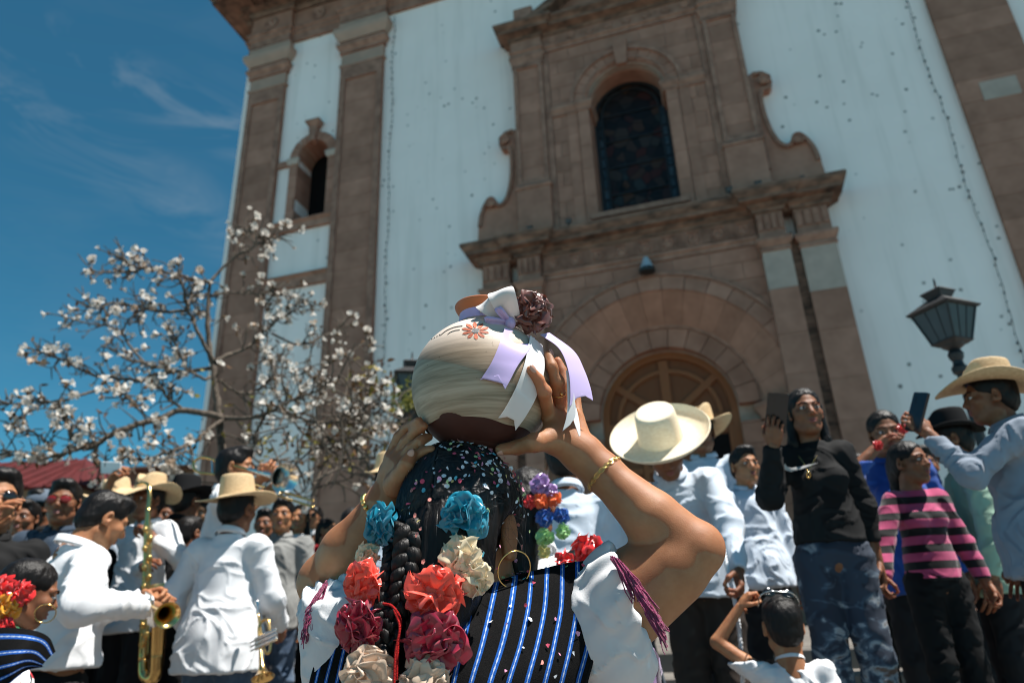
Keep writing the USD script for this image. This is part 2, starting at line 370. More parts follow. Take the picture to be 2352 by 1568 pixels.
_c = [(x, (t - 0.0) ) for x, t in ((PLAT[0], PLAT[2]), (PLAT[1], PLAT[2]), (PLAT[1], PLAT[3]), (PLAT[0], PLAT[3]))]
_q = [np.array([x, (t + FN[0] * x) / -FN[1], z]) for z in (0.14, 0.60) for x, t in _c]
solo('stone_landing', (np.array(_q), np.array([[0, 2, 1], [0, 3, 2], [4, 5, 6], [4, 6, 7]] + [w for i in range(4) for w in ([i, (i + 1) % 4, 4 + (i + 1) % 4], [i, 4 + (i + 1) % 4, 4 + i])])), M_step, 'raised grey stone landing under the feet of the woman filming', None, kind='structure')
# ------------------------------------------------------------------ church
M_stone = mat('pink_stone', (0.39, 0.200, 0.142), 0.9, 0.15, 0.2, 2.2, 0.5, 30.0, col2=(0.27, 0.135, 0.094), rnd=0.13)
M_stone2 = mat('pink_stone_carved', (0.38, 0.205, 0.147), 0.9, 0.15, 0.2, 3.5, 0.6, 45.0, col2=(0.20, 0.105, 0.076), rnd=0.06)
M_stained = mat('stained_stone', (0.27, 0.15, 0.105), 0.92, 0.1, 0.2, 2.6, 0.7, 30.0, col2=(0.05, 0.036, 0.03), stretch=(1, 1, 3.0))
M_mortar = mat('lime_mortar', (0.42, 0.31, 0.25), 0.95, 0.1, 0.15, 6.0, 0.3, 60.0)
M_palest = mat('limewashed_stone', (0.46, 0.35, 0.29), 0.9, 0.15, 0.15, 2.5, 0.3, 40.0, col2=(0.35, 0.275, 0.23))
M_palest2 = mat('worn_capital_stone', (0.42, 0.27, 0.205), 0.9, 0.15, 0.2, 2.5, 0.4, 40.0, col2=(0.33, 0.225, 0.175))
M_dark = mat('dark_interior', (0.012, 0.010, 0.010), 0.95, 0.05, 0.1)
M_wood = mat('door_wood', (0.27, 0.080, 0.020), 0.5, 0.35, 0.25, 6.0, 0.3, 30.0, col2=(0.22, 0.075, 0.024), stretch=(6, 1, 1))
M_wood2 = mat('door_panel_wood', (0.165, 0.048, 0.013), 0.55, 0.3, 0.25, 6.0, 0.3, 30.0, col2=(0.17, 0.058, 0.02), stretch=(6, 1, 1))
M_iron = mat('black_iron', (0.016, 0.016, 0.017), 0.45, 0.5, 0.2, 20.0, 0.2, 90.0)
def wall_mat():
    nodes = {'tc': ('texture_coordinate', {}),
      'n': ('noise_texture', {'scale': 0.35, 'detail': 6.0, 'roughness': 0.6}), 'r': ('rgb_ramp', {'ramp': [(0.3, (0.82, 0.72, 0.675)), (0.65, (0.90, 0.79, 0.745))]}),
      'v': ('voronoi_texture', {'scale': 2.5, 'randomness': 1.0}), 'vn': ('noise_texture', {'scale': 9.0, 'detail': 4.0}), 'vm': ('math', {'math_type': 'multiply_add', 'value2': 0.16}),
      'vr': ('map_range', {'from_min': 0.15, 'from_max': 0.21, 'to_min': 1.0, 'to_max': 0.0, 'clamp': True}),
      'cl': ('noise_texture', {'scale': 0.42, 'detail': 2.0}), 'cr': ('map_range', {'from_min': 0.34, 'from_max': 0.52, 'to_min': 0.15, 'to_max': 1.0, 'clamp': True}),
      'mm': ('math', {'math_type': 'multiply'}), 'c': ('mix', {'color2': (0.20, 0.19, 0.18)}),
      'dm': ('mapping', {'mapping_type': 'point', 'scale': (2.6, 2.6, 0.16)}), 'dn': ('noise_texture', {'scale': 1.0, 'detail': 6.0, 'roughness': 0.65}), 'dr': ('map_range', {'from_min': 0.50, 'from_max': 0.75, 'to_min': 0.0, 'to_max': 0.30, 'clamp': True}), 'd2': ('mix', {'color2': (0.42, 0.38, 0.33)}),
      'bn': ('noise_texture', {'scale': 3.0, 'detail': 7.0}), 'b': ('bump', {'strength': 0.25, 'distance': 0.02}), 'p': ('principled_bsdf', {'roughness': 0.9, 'specular_ior_level': 0.15})}
    L = [('tc.object', 'n.vector'), ('n.fac', 'r.fac'), ('tc.object', 'v.vector'), ('tc.object', 'vn.vector'), ('vn.fac', 'vm.value1'), ('v.distance', 'vm.value3'), ('vm.value', 'vr.value'), ('tc.object', 'cl.vector'), ('cl.fac', 'cr.value'),
         ('vr.result', 'mm.value1'), ('cr.result', 'mm.value2'), ('mm.value', 'c.fac'), ('r.color', 'd2.color1'), ('tc.object', 'dm.vector'), ('dm.vector', 'dn.vector'), ('dn.fac', 'dr.value'), ('dr.result', 'd2.fac'), ('d2.color', 'c.color1'), ('c.color', 'p.base_color'), ('tc.object', 'bn.vector'), ('bn.fac', 'b.height'), ('b.normal', 'p.normal')]
    return usdkit.material(stage, '/World/Looks/white_wall', nodes, L, surface='p.BSDF')
M_wall = wall_mat()
church = thing('church', 'white walled church with carved pink stone portal and corner tower rising behind the crowd', 'church', FO, math.degrees(YAW))
def circ(x, z, r, n=48): return Point(x, z).buffer(r, n // 4)
def arch(x, z0, zs, r): return unary_union([sbox(x - r, z0, x + r, zs), circ(x, zs, r, 64)])
TWX = -9.63                                                     # tower window axis
wallpoly = sbox(-12.57, 0.0, 24.0, 21.2).difference(unary_union([arch(0, -1, 5.5, 2.72), arch(0, 10.5, 14.05, 1.04), arch(TWX, 12.5, 14.75, 0.56)]))
part(church, 'wall', extrude(wallpoly, 0.0, 0.7), M_wall)
part(church, 'wall', boxm((-12.57, 0.702, 0), (-11.8, 9.0, 21.2)), M_wall)
part(church, 'wall', boxm((-12.57, 9.002, 0), (24, 9.4, 21.2)), M_wall)
part(church, 'roof', boxm((-12.5, 0.3, 21.21), (24, 9.3, 21.5)), M_wall)
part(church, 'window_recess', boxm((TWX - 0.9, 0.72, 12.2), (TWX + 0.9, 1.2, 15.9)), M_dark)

def blocks(poly, y0, y1, course, length, z0, parent=church, name='stone_block', m=None, seed=0, gap=0.012, jit=0.25):
    """Ashlar: courses of single blocks clipped to a polygon."""
    r = np.random.default_rng(seed); b = poly.bounds; z = z0; row = 0
    while z < b[3]:
        s = b[0] - (length * 0.5 if row % 2 else 0.0) - r.uniform(0, 0.1)
        while s < b[2]:
            L = length * r.uniform(1 - jit, 1 + jit)
            q = sbox(s + gap / 2, z + gap / 2, s + L - gap / 2, z + course - gap / 2).intersection(poly.buffer(-0.003))
            for gg in getattr(q, 'geoms', [q]):
                if gg.geom_type == 'Polygon' and gg.area > 0.012:
                    gg = gg.simplify(0.012)
                    part(parent, name, extrude(gg, y0 - r.uniform(0, 0.005), y1), m or M_stone)
            s += L
        z += course; row += 1
def voussoirs(x, z, r0, r1, n, y0, y1, name='voussoir', m=None, a0=0.0, a1=math.pi, gap=0.012, key=0.0, clip=None, y1in=None):
    for k in range(n):
        b0, b1 = a0 + (a1 - a0) * k / n, a0 + (a1 - a0) * (k + 1) / n
        g0, g1 = b0 + gap / 2 / r0, b1 - gap / 2 / r0
        t = np.linspace(g0, g1, 5); pr = 0.0
        pts = [(x + r1 * math.cos(q), z + r1 * math.sin(q)) for q in t] + [(x + r0 * math.cos(q), z + r0 * math.sin(q)) for q in t[::-1]]
        p = Polygon(pts)
        if clip is not None: p = p.intersection(clip)
        if p.is_empty or p.area < 0.01: continue
        e = extrude(p, y0 - (key if k == n // 2 else 0.0) - 0.004 * (k % 3), y1)
        if e: part(church, name, e, m or M_stone)
# --- lower portal wall (front plane n=0.30), arch opening clipped
arch_out = arch(0, -1, 5.5, 3.08)
low_wall = sbox(-2.62, 0.9, 2.62, 8.93).difference(arch_out)
part(church, 'mortar_bed', extrude(sbox(-4.1, 0.9, 4.1, 8.95).difference(arch(0, -1, 5.5, 2.7)), -0.27, -0.01), M_mortar)
blocks(low_wall, -0.30, -0.27, 0.44, 0.85, 5.5, seed=3)
pilclip = sbox(-2.60, 5.0, 2.60, 9.5)
voussoirs(0, 5.5, 2.72, 3.06, 17, -0.32, -0.02, clip=pilclip, gap=0.02)
# raised archivolt rim
def ring(x, z, r0, r1, y0, y1, a0=0, a1=math.pi, n=40, clip=None):
    t = np.linspace(a0, a1, n); p = Polygon([(x + r1 * math.cos(q), z + r1 * math.sin(q)) for q in t] + [(x + r0 * math.cos(q), z + r0 * math.sin(q)) for q in t[::-1]])
    if clip is not None: p = p.intersection(clip)
    return extrude(p, y0, y1)
part(church, 'archivolt', ring(0, 5.5, 3.07, 3.15, -0.36, -0.02, clip=pilclip), M_stone2)
# splayed intrados: stones that taper from radius 2.7 (front) to 2.06 (back)
for k in range(17):
    b0, b1 = math.pi * k / 17 + 0.0012, math.pi * (k + 1) / 17 - 0.0012; t = np.linspace(b0, b1, 5)
    fr = [(2.70 * math.cos(q), -0.28, 5.5 + 2.70 * math.sin(q)) for q in t]; bk = [(2.06 * math.cos(q), 0.48, 5.5 + 2.06 * math.sin(q)) for q in t]
    fo = [(2.95 * math.cos(q), -0.28, 5.5 + 2.95 * math.sin(q)) for q in t]; bo = [(2.95 * math.cos(q), 0.48, 5.5 + 2.95 * math.sin(q)) for q in t]
    v = np.array(fr + bk + bo + fo); f = []
    for j in range(4):
        for u in range(4):
            a, b = u * 5, ((u + 1) % 4) * 5; f += [[a + j, a + j + 1, b + j + 1], [a + j, b + j + 1, b + j]]
    for e in (0, 4): f += [[e, 5 + e, 10 + e], [e, 10 + e, 15 + e]]
    part(church, 'intrados_stone', (v, np.array(f)), M_stone)
for sg in (-1, 1):                                              # splayed jambs below, in courses
    z = 0.9
    while z < 5.1:
        h = min(0.46, 5.1 - z); q = [(2.70, -0.28), (2.06, 0.48), (2.95, 0.48), (2.95, -0.28)]
        v = np.array([(sg * a, b, z + 0.006) for a, b in q] + [(sg * a, b, z + h - 0.006) for a, b in q])
        f = np.array([[0, 1, 5], [0, 5, 4], [1, 2, 6], [1, 6, 5], [2, 3, 7], [2, 7, 6], [3, 0, 4], [3, 4, 7], [4, 5, 6], [4, 6, 7], [0, 2, 1], [0, 3, 2]])
        part(church, 'jamb_stone', (v, f), M_stone); z += 0.46
    pth = [(2.02, -0.75), (2.02, -0.52), (2.70, 0.30), (3.1, 0.30)]
    if sg > 0: pth = [(x, y) for x, y in pth]; P = pth
    else: P = [(-x, y) for x, y in pth][::-1]
    part(church, 'impost', mould(P if sg > 0 else P, [(-0.1, 5.08), (0.03, 5.10), (0.05, 5.2), (0.10, 5.30), (0.14, 5.36), (0.14, 5.44), (-0.1, 5.45)]), M_stone2, smooth=30)
# inner ring and door
voussoirs(0, 5.5, 1.58, 2.04, 13, 0.46, 0.72, gap=0.016)
part(church, 'archivolt', ring(0, 5.5, 2.05, 2.13, 0.42, 0.72), M_stone2)
for sg in (-1, 1):
    blocks(sbox(1.56, 0.9, 2.1, 5.1) if sg > 0 else sbox(-2.1, 0.9, -1.56, 5.1), 0.47, 0.7, 0.46, 0.9, 0.9, name='jamb_stone', seed=5, jit=0.0)
part(church, 'recess_backing', extrude(arch(0, 0.85, 5.5, 2.6).difference(arch(0, 0.0, 5.5, 1.56)), 0.73, 0.9), M_mortar)
door = part(church, 'door', extrude(arch(0, 0.9, 5.5, 1.57), 0.90, 0.98), M_wood2, label='arched wooden door with radiating tracery above and panelled leaves')
def dpart(name, mesh, m=M_wood): part(door, name, mesh, m)
dpart('frame', extrude(arch(0, 0.9, 5.5, 1.57).difference(arch(0, 0.9, 5.5, 1.40)), 0.80, 0.90))
dpart('transom', extrude(sbox(-1.40, 5.18, 1.40, 5.42), 0.80, 0.90))
dpart('tracery_ring', ring(0, 5.42, 1.12, 1.22, 0.83, 0.90, 0.02, math.pi - 0.02))
for a in (38, 90, 142):
    q = math.radians(a); c, s = math.cos(q), math.sin(q); w = 0.11 if a == 90 else 0.08
    p = Polygon([(0.15 * c + w * s, 5.42 + 0.15 * s - w * c), (1.45 * c + w * s, 5.42 + 1.45 * s - w * c), (1.45 * c - w * s, 5.42 + 1.45 * s + w * c), (0.15 * c - w * s, 5.42 + 0.15 * s + w * c)])
    dpart('spoke', extrude(p.intersection(arch(0, 5.42, 5.5, 1.41)), 0.815 + 0.002 * (a % 7), 0.90))
dpart('hub', extrude(circ(0, 5.42, 0.22).intersection(sbox(-1, 5.43, 1, 6)), 0.80, 0.90))
for sx in (-1.40, -0.72, -0.06, 0.60, 1.28):
    dpart('stile', extrude(sbox(sx, 0.95, sx + 0.12, 5.18), 0.84, 0.90))
for zz in (1.0, 2.1, 3.2, 4.2, 5.0):
    for sx in (-1.28, -0.60, 0.06, 0.72): dpart('rail', extrude(sbox(sx, zz, sx + 0.54, zz + 0.14), 0.845, 0.90))
part(door, 'wicket_opening', extrude(sbox(0.62, 3.35, 1.26, 4.95), 0.885, 0.897), M_dark)

def pilaster(s0, s1, n, z0, z1, course, seed, y1=-0.0, panel=True, m=None, name='pilaster_block', zp=None):
    r = np.random.default_rng(seed); z = z0
    part(church, 'pilaster_core', boxm((s0 + 0.012, -n + 0.015, z0), (s1 - 0.012, y1, z1)), M_mortar)
    while z < z1 - 0.02:
        h = min(course * r.uniform(0.85, 1.15), z1 - z)
        if z1 - z - h < 0.15: h = z1 - z
        mm = m(z + h / 2) if callable(m) else (m or M_stone)
        part(church, name, boxm((s0, -n - r.uniform(0, 0.004), z + 0.004), (s1, y1 - 0.002, z + h - 0.004)), mm)
        z += h
    if panel:                                                   # raised border leaving a sunk panel
        e = 0.13 * (s1 - s0); zt = zp or (z0 + 0.35, z1 - 0.35)
        fr = sbox(s0 + 0.004, z0, s1 - 0.004, z1).difference(sbox(s0 + e, zt[0], s1 - e, zt[1]))
        part(church, 'pilaster_border', extrude(fr, -n - 0.05, -n - 0.006), M_stone2 if not callable(m) else M_stone2)
# lower pilasters with capitals
lowm = lambda z: M_palest if 7.75 < z < 8.7 else M_stone
for sg in (-1, 1):
    for k, (a, b, n) in enumerate(((2.56, 3.16, 0.50), (3.38, 4.12, 0.42))):
        s0, s1 = (a, b) if sg > 0 else (-b, -a)
        pilaster(s0, s1, n, 0.9, 8.66, 0.95, 11 + k + (sg > 0) * 7, y1=-0.02, panel=False, m=lowm if sg > 0 else None)
        part(church, 'capital', mould([(s0, 0.05), (s0, n), (s1, n), (s1, 0.05)], [(-0.05, 8.60), (0.03, 8.62), (0.03, 8.68), (0.0, 8.70), (0.0, 8.74), (0.05, 8.80), (0.09, 8.86), (0.09, 8.94), (-0.05, 8.95)]), M_stone2, smooth=30)
        # entablature block above the pilaster with flutes
        part(church, 'entablature_block', boxm((s0 + 0.01, -n + 0.02, 8.96), (s1 - 0.01, -0.1, 9.62)), M_stone2)
        for q in range(4):
            w = (s1 - s0) / 4; part(church, 'flute', boxm((s0 + w * q + 0.03, -n - 0.02, 9.16), (s0 + w * (q + 1) - 0.03, -n + 0.018, 9.55), 0.008), M_stone2)
    part(church, 'reveal', boxm((sg * 3.27 - 0.12, -0.31, 0.9), (sg * 3.27 + 0.12, -0.02, 8.95)), M_stained)
# frieze
part(church, 'frieze', boxm((-2.54, -0.30, 9.16), (2.54, -0.05, 9.62)), M_stone2)
part(church, 'architrave', mould([(-2.55, 0.30), (2.55, 0.30)], [(-0.1, 8.94), (0.03, 8.95), (0.03, 9.06), (0.07, 9.08), (0.07, 9.15), (-0.1, 9.155)]), M_stone2)
for k in range(9):
    x = -2.28 + k * 0.57
    fr = sbox(x - 0.185, 9.19, x + 0.185, 9.58).difference(sbox(x - 0.15, 9.225, x + 0.15, 9.545))
    part(church, 'metope', extrude(fr, -0.34, -0.302), M_stone2)
    part(church, 'rosette', xf(lathe([(0.135, 0), (0.135, 0.03), (0.11, 0.04), (0.085, 0.018), (0.05, 0.02), (0.03, 0.045), (0.0, 0.05)], 14), frame_to((0, -1, 0)), (x, -0.302, 9.385)), M_stone2, smooth=40)
    if k < 8:
        for q in (-1, 0, 1): part(church, 'triglyph_bar', boxm((x + 0.285 + q * 0.052 - 0.017, -0.335, 9.20), (x + 0.285 + q * 0.052 + 0.017, -0.301, 9.57)), M_stone2)
mainpath = [(-4.14, 0.0), (-4.14, 0.42), (-3.36, 0.42), (-3.36, 0.34), (-3.17, 0.34), (-3.17, 0.50), (-2.55, 0.50), (-2.55, 0.30), (2.55, 0.30), (2.55, 0.50), (3.17, 0.50), (3.17, 0.34), (3.36, 0.34), (3.36, 0.42), (4.14, 0.42), (4.14, 0.0)]
part(church, 'cornice', mould(mainpath, [(-0.2, 9.60), (0.03, 9.62), (0.05, 9.70), (0.12, 9.74), (0.14, 9.80), (0.30, 9.83), (0.32, 9.93), (0.36, 9.96), (0.42, 10.04), (0.43, 10.12), (-0.2, 10.16)]), M_stained, smooth=25)
part(church, 'cornice_cap', mould(mainpath, [(-0.25, 10.162), (0.40, 10.125), (0.40, 10.15), (-0.25, 10.22)]), M_stone)
# --- upper stage
up = sbox(-3.06, 10.15, 3.06, 16.15).difference(arch(0, 10.4, 14.05, 1.5))
part(church, 'mortar_bed', extrude(sbox(-3.05, 10.15, 3.05, 17.0).difference(arch(0, 10.5, 14.05, 1.03)), -0.25, -0.01), M_mortar)
blocks(sbox(-2.02, 10.2, 2.02, 16.12).difference(arch(0, 10.2, 14.05, 1.33)), -0.28, -0.25, 0.46, 0.72, 10.2, seed=9)
for sg in (-1, 1):
    s0, s1 = (2.20, 3.05) if sg > 0 else (-3.05, -2.20)
    pilaster(s0, s1, 0.34, 11.75, 16.1, 0.62, 31 + sg, y1=-0.02, panel=True, zp=(11.95, 15.7))
    part(church, 'pilaster_strip', boxm((min(sg * 2.03, sg * 2.19), -0.31, 10.3), (max(sg * 2.03, sg * 2.19), -0.02, 16.1)), M_stone2)
    part(church, 'pedestal', boxm((s0 - 0.03, -0.47, 10.18), (s1 + 0.03, -0.02, 11.62), 0.015), M_stone)
    part(church, 'pedestal_cap', mould([(s0, 0.02), (s0, 0.44), (s1, 0.44), (s1, 0.02)], [(-0.1, 11.6), (0.05, 11.62), (0.07, 11.68), (0.02, 11.76), (-0.1, 11.77)]), M_stone2)
    part(church, 'pilaster_cap', mould([(s0, 0.02), (s0, 0.36), (s1, 0.36), (s1, 0.02)], [(-0.1, 15.72), (0.03, 15.74), (0.03, 15.80), (0.01, 15.84), (0.06, 15.98), (0.09, 16.05), (0.09, 16.12), (-0.1, 16.125)]), M_stone2)
    # scroll bracket beside the upper stage
    pts = [(3.06, 10.18), (4.30, 10.18), (4.24, 11.05), (4.16, 11.38), (4.02, 11.66), (3.86, 11.72), (3.74, 11.66), (3.68, 11.52), (3.58, 11.50), (3.46, 11.66), (3.36, 12.0), (3.30, 12.5), (3.30, 13.0), (3.36, 13.18), (3.50, 13.2), (3.58, 13.36), (3.54, 13.6), (3.40, 13.76), (3.20, 13.80), (3.06, 13.72)]
    sp = spline(np.array(pts[1:-1]), 70); poly = Polygon([(sg * 3.06, 10.18)] + [(sg * x, z) for x, z in sp] + [(sg * 3.06, 13.72)]).buffer(0)
    part(church, 'scroll_bracket', extrude(poly, -0.20, -0.01), M_stone)
    rim = poly.difference(poly.buffer(-0.09)).intersection(sbox(-9, 10.9, 9, 14))
    part(church, 'scroll_moulding', extrude(rim, -0.27, -0.203), M_stone2)
    for (vx, vz, vr) in ((3.86, 11.56, 0.15), (3.42, 13.48, 0.15)):
        part(church, 'volute', xf(lathe([(vr, 0), (vr, 0.06), (vr * 0.8, 0.08), (vr * 0.62, 0.045), (vr * 0.4, 0.06), (0.0, 0.10)], 18), frame_to((0, -1, 0)), (sg * vx, -0.275, vz)), M_stone2, smooth=40)
    # window pilasters and imposts
    a, b = (1.02, 1.32) if sg > 0 else (-1.32, -1.02)
    pilaster(a, b, 0.33, 10.25, 13.86, 0.8, 51 + sg, y1=-0.02, panel=False)
    a2, b2 = (1.34, 1.62) if sg > 0 else (-1.62, -1.34)
    pilaster(a2, b2, 0.30, 10.25, 13.86, 0.9, 57 + sg, y1=-0.02, panel=False)
    P = [(0.97, -0.45), (0.97, 0.33), (1.33, 0.33), (1.36, 0.30), (2.03, 0.30)] if sg > 0 else [(-2.03, 0.30), (-1.36, 0.30), (-1.33, 0.33), (-0.97, 0.33), (-0.97, -0.45)]
    part(church, 'impost', mould(P, [(-0.1, 13.80), (0.02, 13.82), (0.02, 13.90), (0.06, 13.96), (0.09, 14.02), (0.09, 14.09), (-0.1, 14.10)]), M_stone2, smooth=30)
    blocks(sbox(1.0, 10.4, 1.1, 13.9) if sg > 0 else sbox(-1.1, 10.4, -1.0, 13.9), -0.02, 0.68, 0.6, 1.0, 10.4, name='reveal_stone', seed=4, jit=0)
voussoirs(0, 14.09, 1.04, 1.40, 13, -0.31, -0.02, key=0.12, gap=0.014)
part(church, 'archivolt', ring(0, 14.09, 1.40, 1.50, -0.37, -0.02), M_stone2)
part(church, 'archivolt', ring(0, 14.09, 1.10, 1.15, -0.345, -0.31), M_stone2)
part(church, 'keystone', extrude(Polygon([(-0.13, 14.95), (0.13, 14.95), (0.21, 15.78), (-0.21, 15.78)]), -0.46, -0.34), M_stone)
part(church, 'intrados', ring(0, 14.05, 1.0, 1.06, -0.02, 0.68), M_stone)
part(church, 'window_sill', boxm((-1.2, -0.42, 10.38), (1.2, 0.68, 10.52)), M_stone2)
# stained glass window
def glass_mat():
    nodes = {'tc': ('texture_coordinate', {}), 'v': ('voronoi_texture', {'scale': 3.4, 'randomness': 1.0}), 'n': ('noise_texture', {'scale': 1.3, 'detail': 3.0}), 'sp': ('separate_color', {}),
      'r': ('rgb_ramp', {'ramp': [(0.0, (0.008, 0.006, 0.007)), (0.5, (0.014, 0.009, 0.009)), (0.66, (0.045, 0.011, 0.008)), (0.76, (0.014, 0.015, 0.018)), (0.88, (0.055, 0.024, 0.013)), (1.0, (0.022, 0.026, 0.028))]}),
      'e': ('voronoi_texture', {'scale': 3.4, 'feature': 'distance_to_edge'}), 'er': ('map_range', {'from_min': 0.01, 'from_max': 0.05, 'clamp': True}), 'm': ('mix', {'mix_type': 'multiply', 'fac': 1.0}), 'mm': ('mix', {'mix_type': 'multiply', 'fac': 0.7}),
      'p': ('principled_bsdf', {'roughness': 0.4, 'specular_ior_level': 0.2})}
    return usdkit.material(stage, '/World/Looks/stained_glass', nodes, [('tc.object', 'v.vector'), ('tc.object', 'e.vector'), ('v.color', 'sp.color'), ('sp.r', 'r.fac'), ('e.distance', 'er.value'), ('r.color', 'm.color1'), ('er.result', 'm.color2'), ('m.color', 'p.base_color')], surface='p.BSDF')
M_glass = glass_mat()
win = part(church, 'stained_glass_window', extrude(arch(0, 10.5, 14.05, 1.0), 0.52, 0.55), M_glass, label='dark arched stained glass window above the portal cornice')
M_lead = mat('window_lead', (0.02, 0.022, 0.026), 0.5, 0.4, 0.2)
M_bglass = mat('border_glass', (0.05, 0.065, 0.08), 0.3, 0.5, 0.4, 6.0, rnd=0.5)
part(win, 'frame', extrude(arch(0, 10.5, 14.05, 1.0).difference(arch(0, 10.6, 14.05, 0.93)), 0.44, 0.52), M_lead)
part(win, 'frame', extrude(arch(0, 10.7, 14.05, 0.80).difference(arch(0, 10.74, 14.05, 0.76)), 0.46, 0.518), M_lead)
for sg in (-1, 1):
    for k in range(10):
        part(win, 'border_pane', boxm((sg * 0.865 - 0.05, 0.50, 10.78 + k * 0.33), (sg * 0.865 + 0.05, 0.517, 11.06 + k * 0.33)), M_bglass)
for zz in (11.5, 12.35, 13.2, 14.05):
    part(win, 'glazing_bar', boxm((-0.76, 0.48, zz), (0.76, 0.519, zz + 0.025)), M_lead)
# upper entablature and pediment
uppath = [(-3.08, 0.0), (-3.08, 0.40), (-2.18, 0.40), (-2.18, 0.30), (2.18, 0.30), (2.18, 0.40), (3.08, 0.40), (3.08, 0.0)]
part(church, 'architrave', mould(uppath, [(-0.2, 16.12), (0.02, 16.13), (0.02, 16.24), (0.06, 16.27), (0.06, 16.34), (0.0, 16.345), (0.0, 16.70), (-0.2, 16.71)]), M_stone2, smooth=25)
for k in range(8):
    x = -1.85 + k * 0.53
    part(church, 'rosette', xf(lathe([(0.12, 0), (0.12, 0.03), (0.09, 0.04), (0.06, 0.02), (0.0, 0.05)], 12), frame_to((0, -1, 0)), (x, -0.302, 16.52)), M_stone2, smooth=40)
part(church, 'cornice', mould(uppath, [(-0.2, 16.69), (0.03, 16.70), (0.06, 16.78), (0.12, 16.82), (0.26, 16.85), (0.28, 16.95), (0.40, 17.04), (0.41, 17.12), (-0.2, 17.16)]), M_stained, smooth=25)
ped = Polygon([(-2.5, 17.17), (2.5, 17.17), (0, 18.9)])
part(church, 'pediment', extrude(ped, -0.26, -0.01), M_stone)
for sg in (-1, 1):
    p = Polygon([(sg * 2.75, 17.17), (sg * 2.3, 17.17), (0, 18.75), (0, 19.05)])
    part(church, 'raking_cornice', extrude(p, -0.62 - 0.003 * sg, -0.02), M_stained)
    part(church, 'finial_block', boxm((sg * 2.62 - 0.28, -0.6, 17.18), (sg * 2.62 + 0.28, -0.02, 17.75), 0.03), M_stone2)
# --- tower pilasters, panels, window
for k, (s0, s1) in enumerate(((-12.27, -10.90), (-8.82, -7.33))):
    pilaster(s0, s1, 0.12, 0.9, 17.85, 0.62, 71 + k, y1=-0.004, panel=True, zp=(1.5, 17.3))
    part(church, 'tower_capital', mould([(s0, -0.02), (s0, 0.14), (s1, 0.14), (s1, -0.02)], [(-0.1, 17.82), (0.05, 17.84), (0.05, 17.93), (0.0, 17.96), (0.0, 18.36), (-0.1, 18.37)]), M_palest2, smooth=25)
    part(church, 'tower_capital', mould([(s0, -0.02), (s0, 0.14), (s1, 0.14), (s1, -0.02)], [(-0.1, 18.375), (0.05, 18.38), (0.05, 18.5), (0.14, 18.62), (0.14, 18.72), (0.05, 18.75), (0.05, 18.85), (-0.1, 18.86)]), M_stone2, smooth=25)
    part(church, 'tower_capital', mould([(s0, -0.02), (s0, 0.14), (s1, 0.14), (s1, -0.02)], [(-0.1, 18.865), (0.08, 18.87), (0.2, 19.05), (0.24, 19.15), (0.24, 19.3), (0.1, 19.34), (0.1, 19.64), (-0.1, 19.65)]), M_palest2, smooth=25)
wins = [(-10.9, 10.24, -8.82, 10.62), (-10.9, 12.14, -8.82, 12.46)]
for i, (a, b, c, d) in enumerate(wins):
    part(church, 'string_course', mould([(a, 0.0), (c, 0.0)], [(-0.05, b), (0.10, b + 0.02), (0.12, d - 0.1), (0.20, d - 0.04), (0.20, d), (-0.05, d + 0.01)]), M_stone2)
part(church, 'string_course', mould([(-10.9, 0.0), (TWX - 0.85, 0.0)], [(-0.05, 14.52), (0.06, 14.54), (0.10, 14.66), (0.10, 14.74), (-0.05, 14.75)]), M_stone2)
part(church, 'string_course', mould([(TWX + 0.85, 0.0), (-8.82, 0.0)], [(-0.05, 14.52), (0.06, 14.54), (0.10, 14.66), (0.10, 14.74), (-0.05, 14.75)]), M_stone2)
voussoirs(TWX, 14.75, 0.53, 0.82, 11, -0.10, 0.69)
for sg in (-1, 1):
    x0, x1 = sorted((TWX + sg * 0.53, TWX + sg * 0.82))
    blocks(sbox(x0, 12.47, x1, 14.52), -0.08, 0.69, 0.42, 0.6, 12.47, name='jamb_stone', seed=6, jit=0)
    part(church, 'impost', mould([(x0, 0.05), (x0, 0.09), (x1, 0.09), (x1, 0.05)], [(-0.05, 14.52), (0.03, 14.53), (0.07, 14.66), (0.07, 14.74), (-0.05, 14.75)]), M_palest)
part(church, 'keystone', extrude(Polygon([(TWX - 0.09, 15.2), (TWX + 0.09, 15.2), (TWX + 0.15, 15.75), (TWX - 0.15, 15.75)]), -0.22, 0.0), M_stone2)
part(church, 'keystone_finial', mould([(TWX - 0.15, 0.0), (TWX - 0.15, 0.2), (TWX + 0.15, 0.2), (TWX + 0.15, 0.0)], [(-0.05, 15.75), (0.02, 15.76), (0.10, 15.88), (0.10, 15.95), (-0.05, 15.96)]), M_stone2)
# right giant pilaster
pilaster(7.42, 8.98, 0.14, 0.9, 21.0, 0.62, 91, y1=-0.004, panel=False)
part(church, 'repair_block', boxm((7.84, -0.155, 11.62), (8.58, -0.02, 12.12)), M_palest)
pilaster(13.0, 14.5, 0.14, 0.9, 21.0, 0.62, 92, y1=-0.004, panel=False)
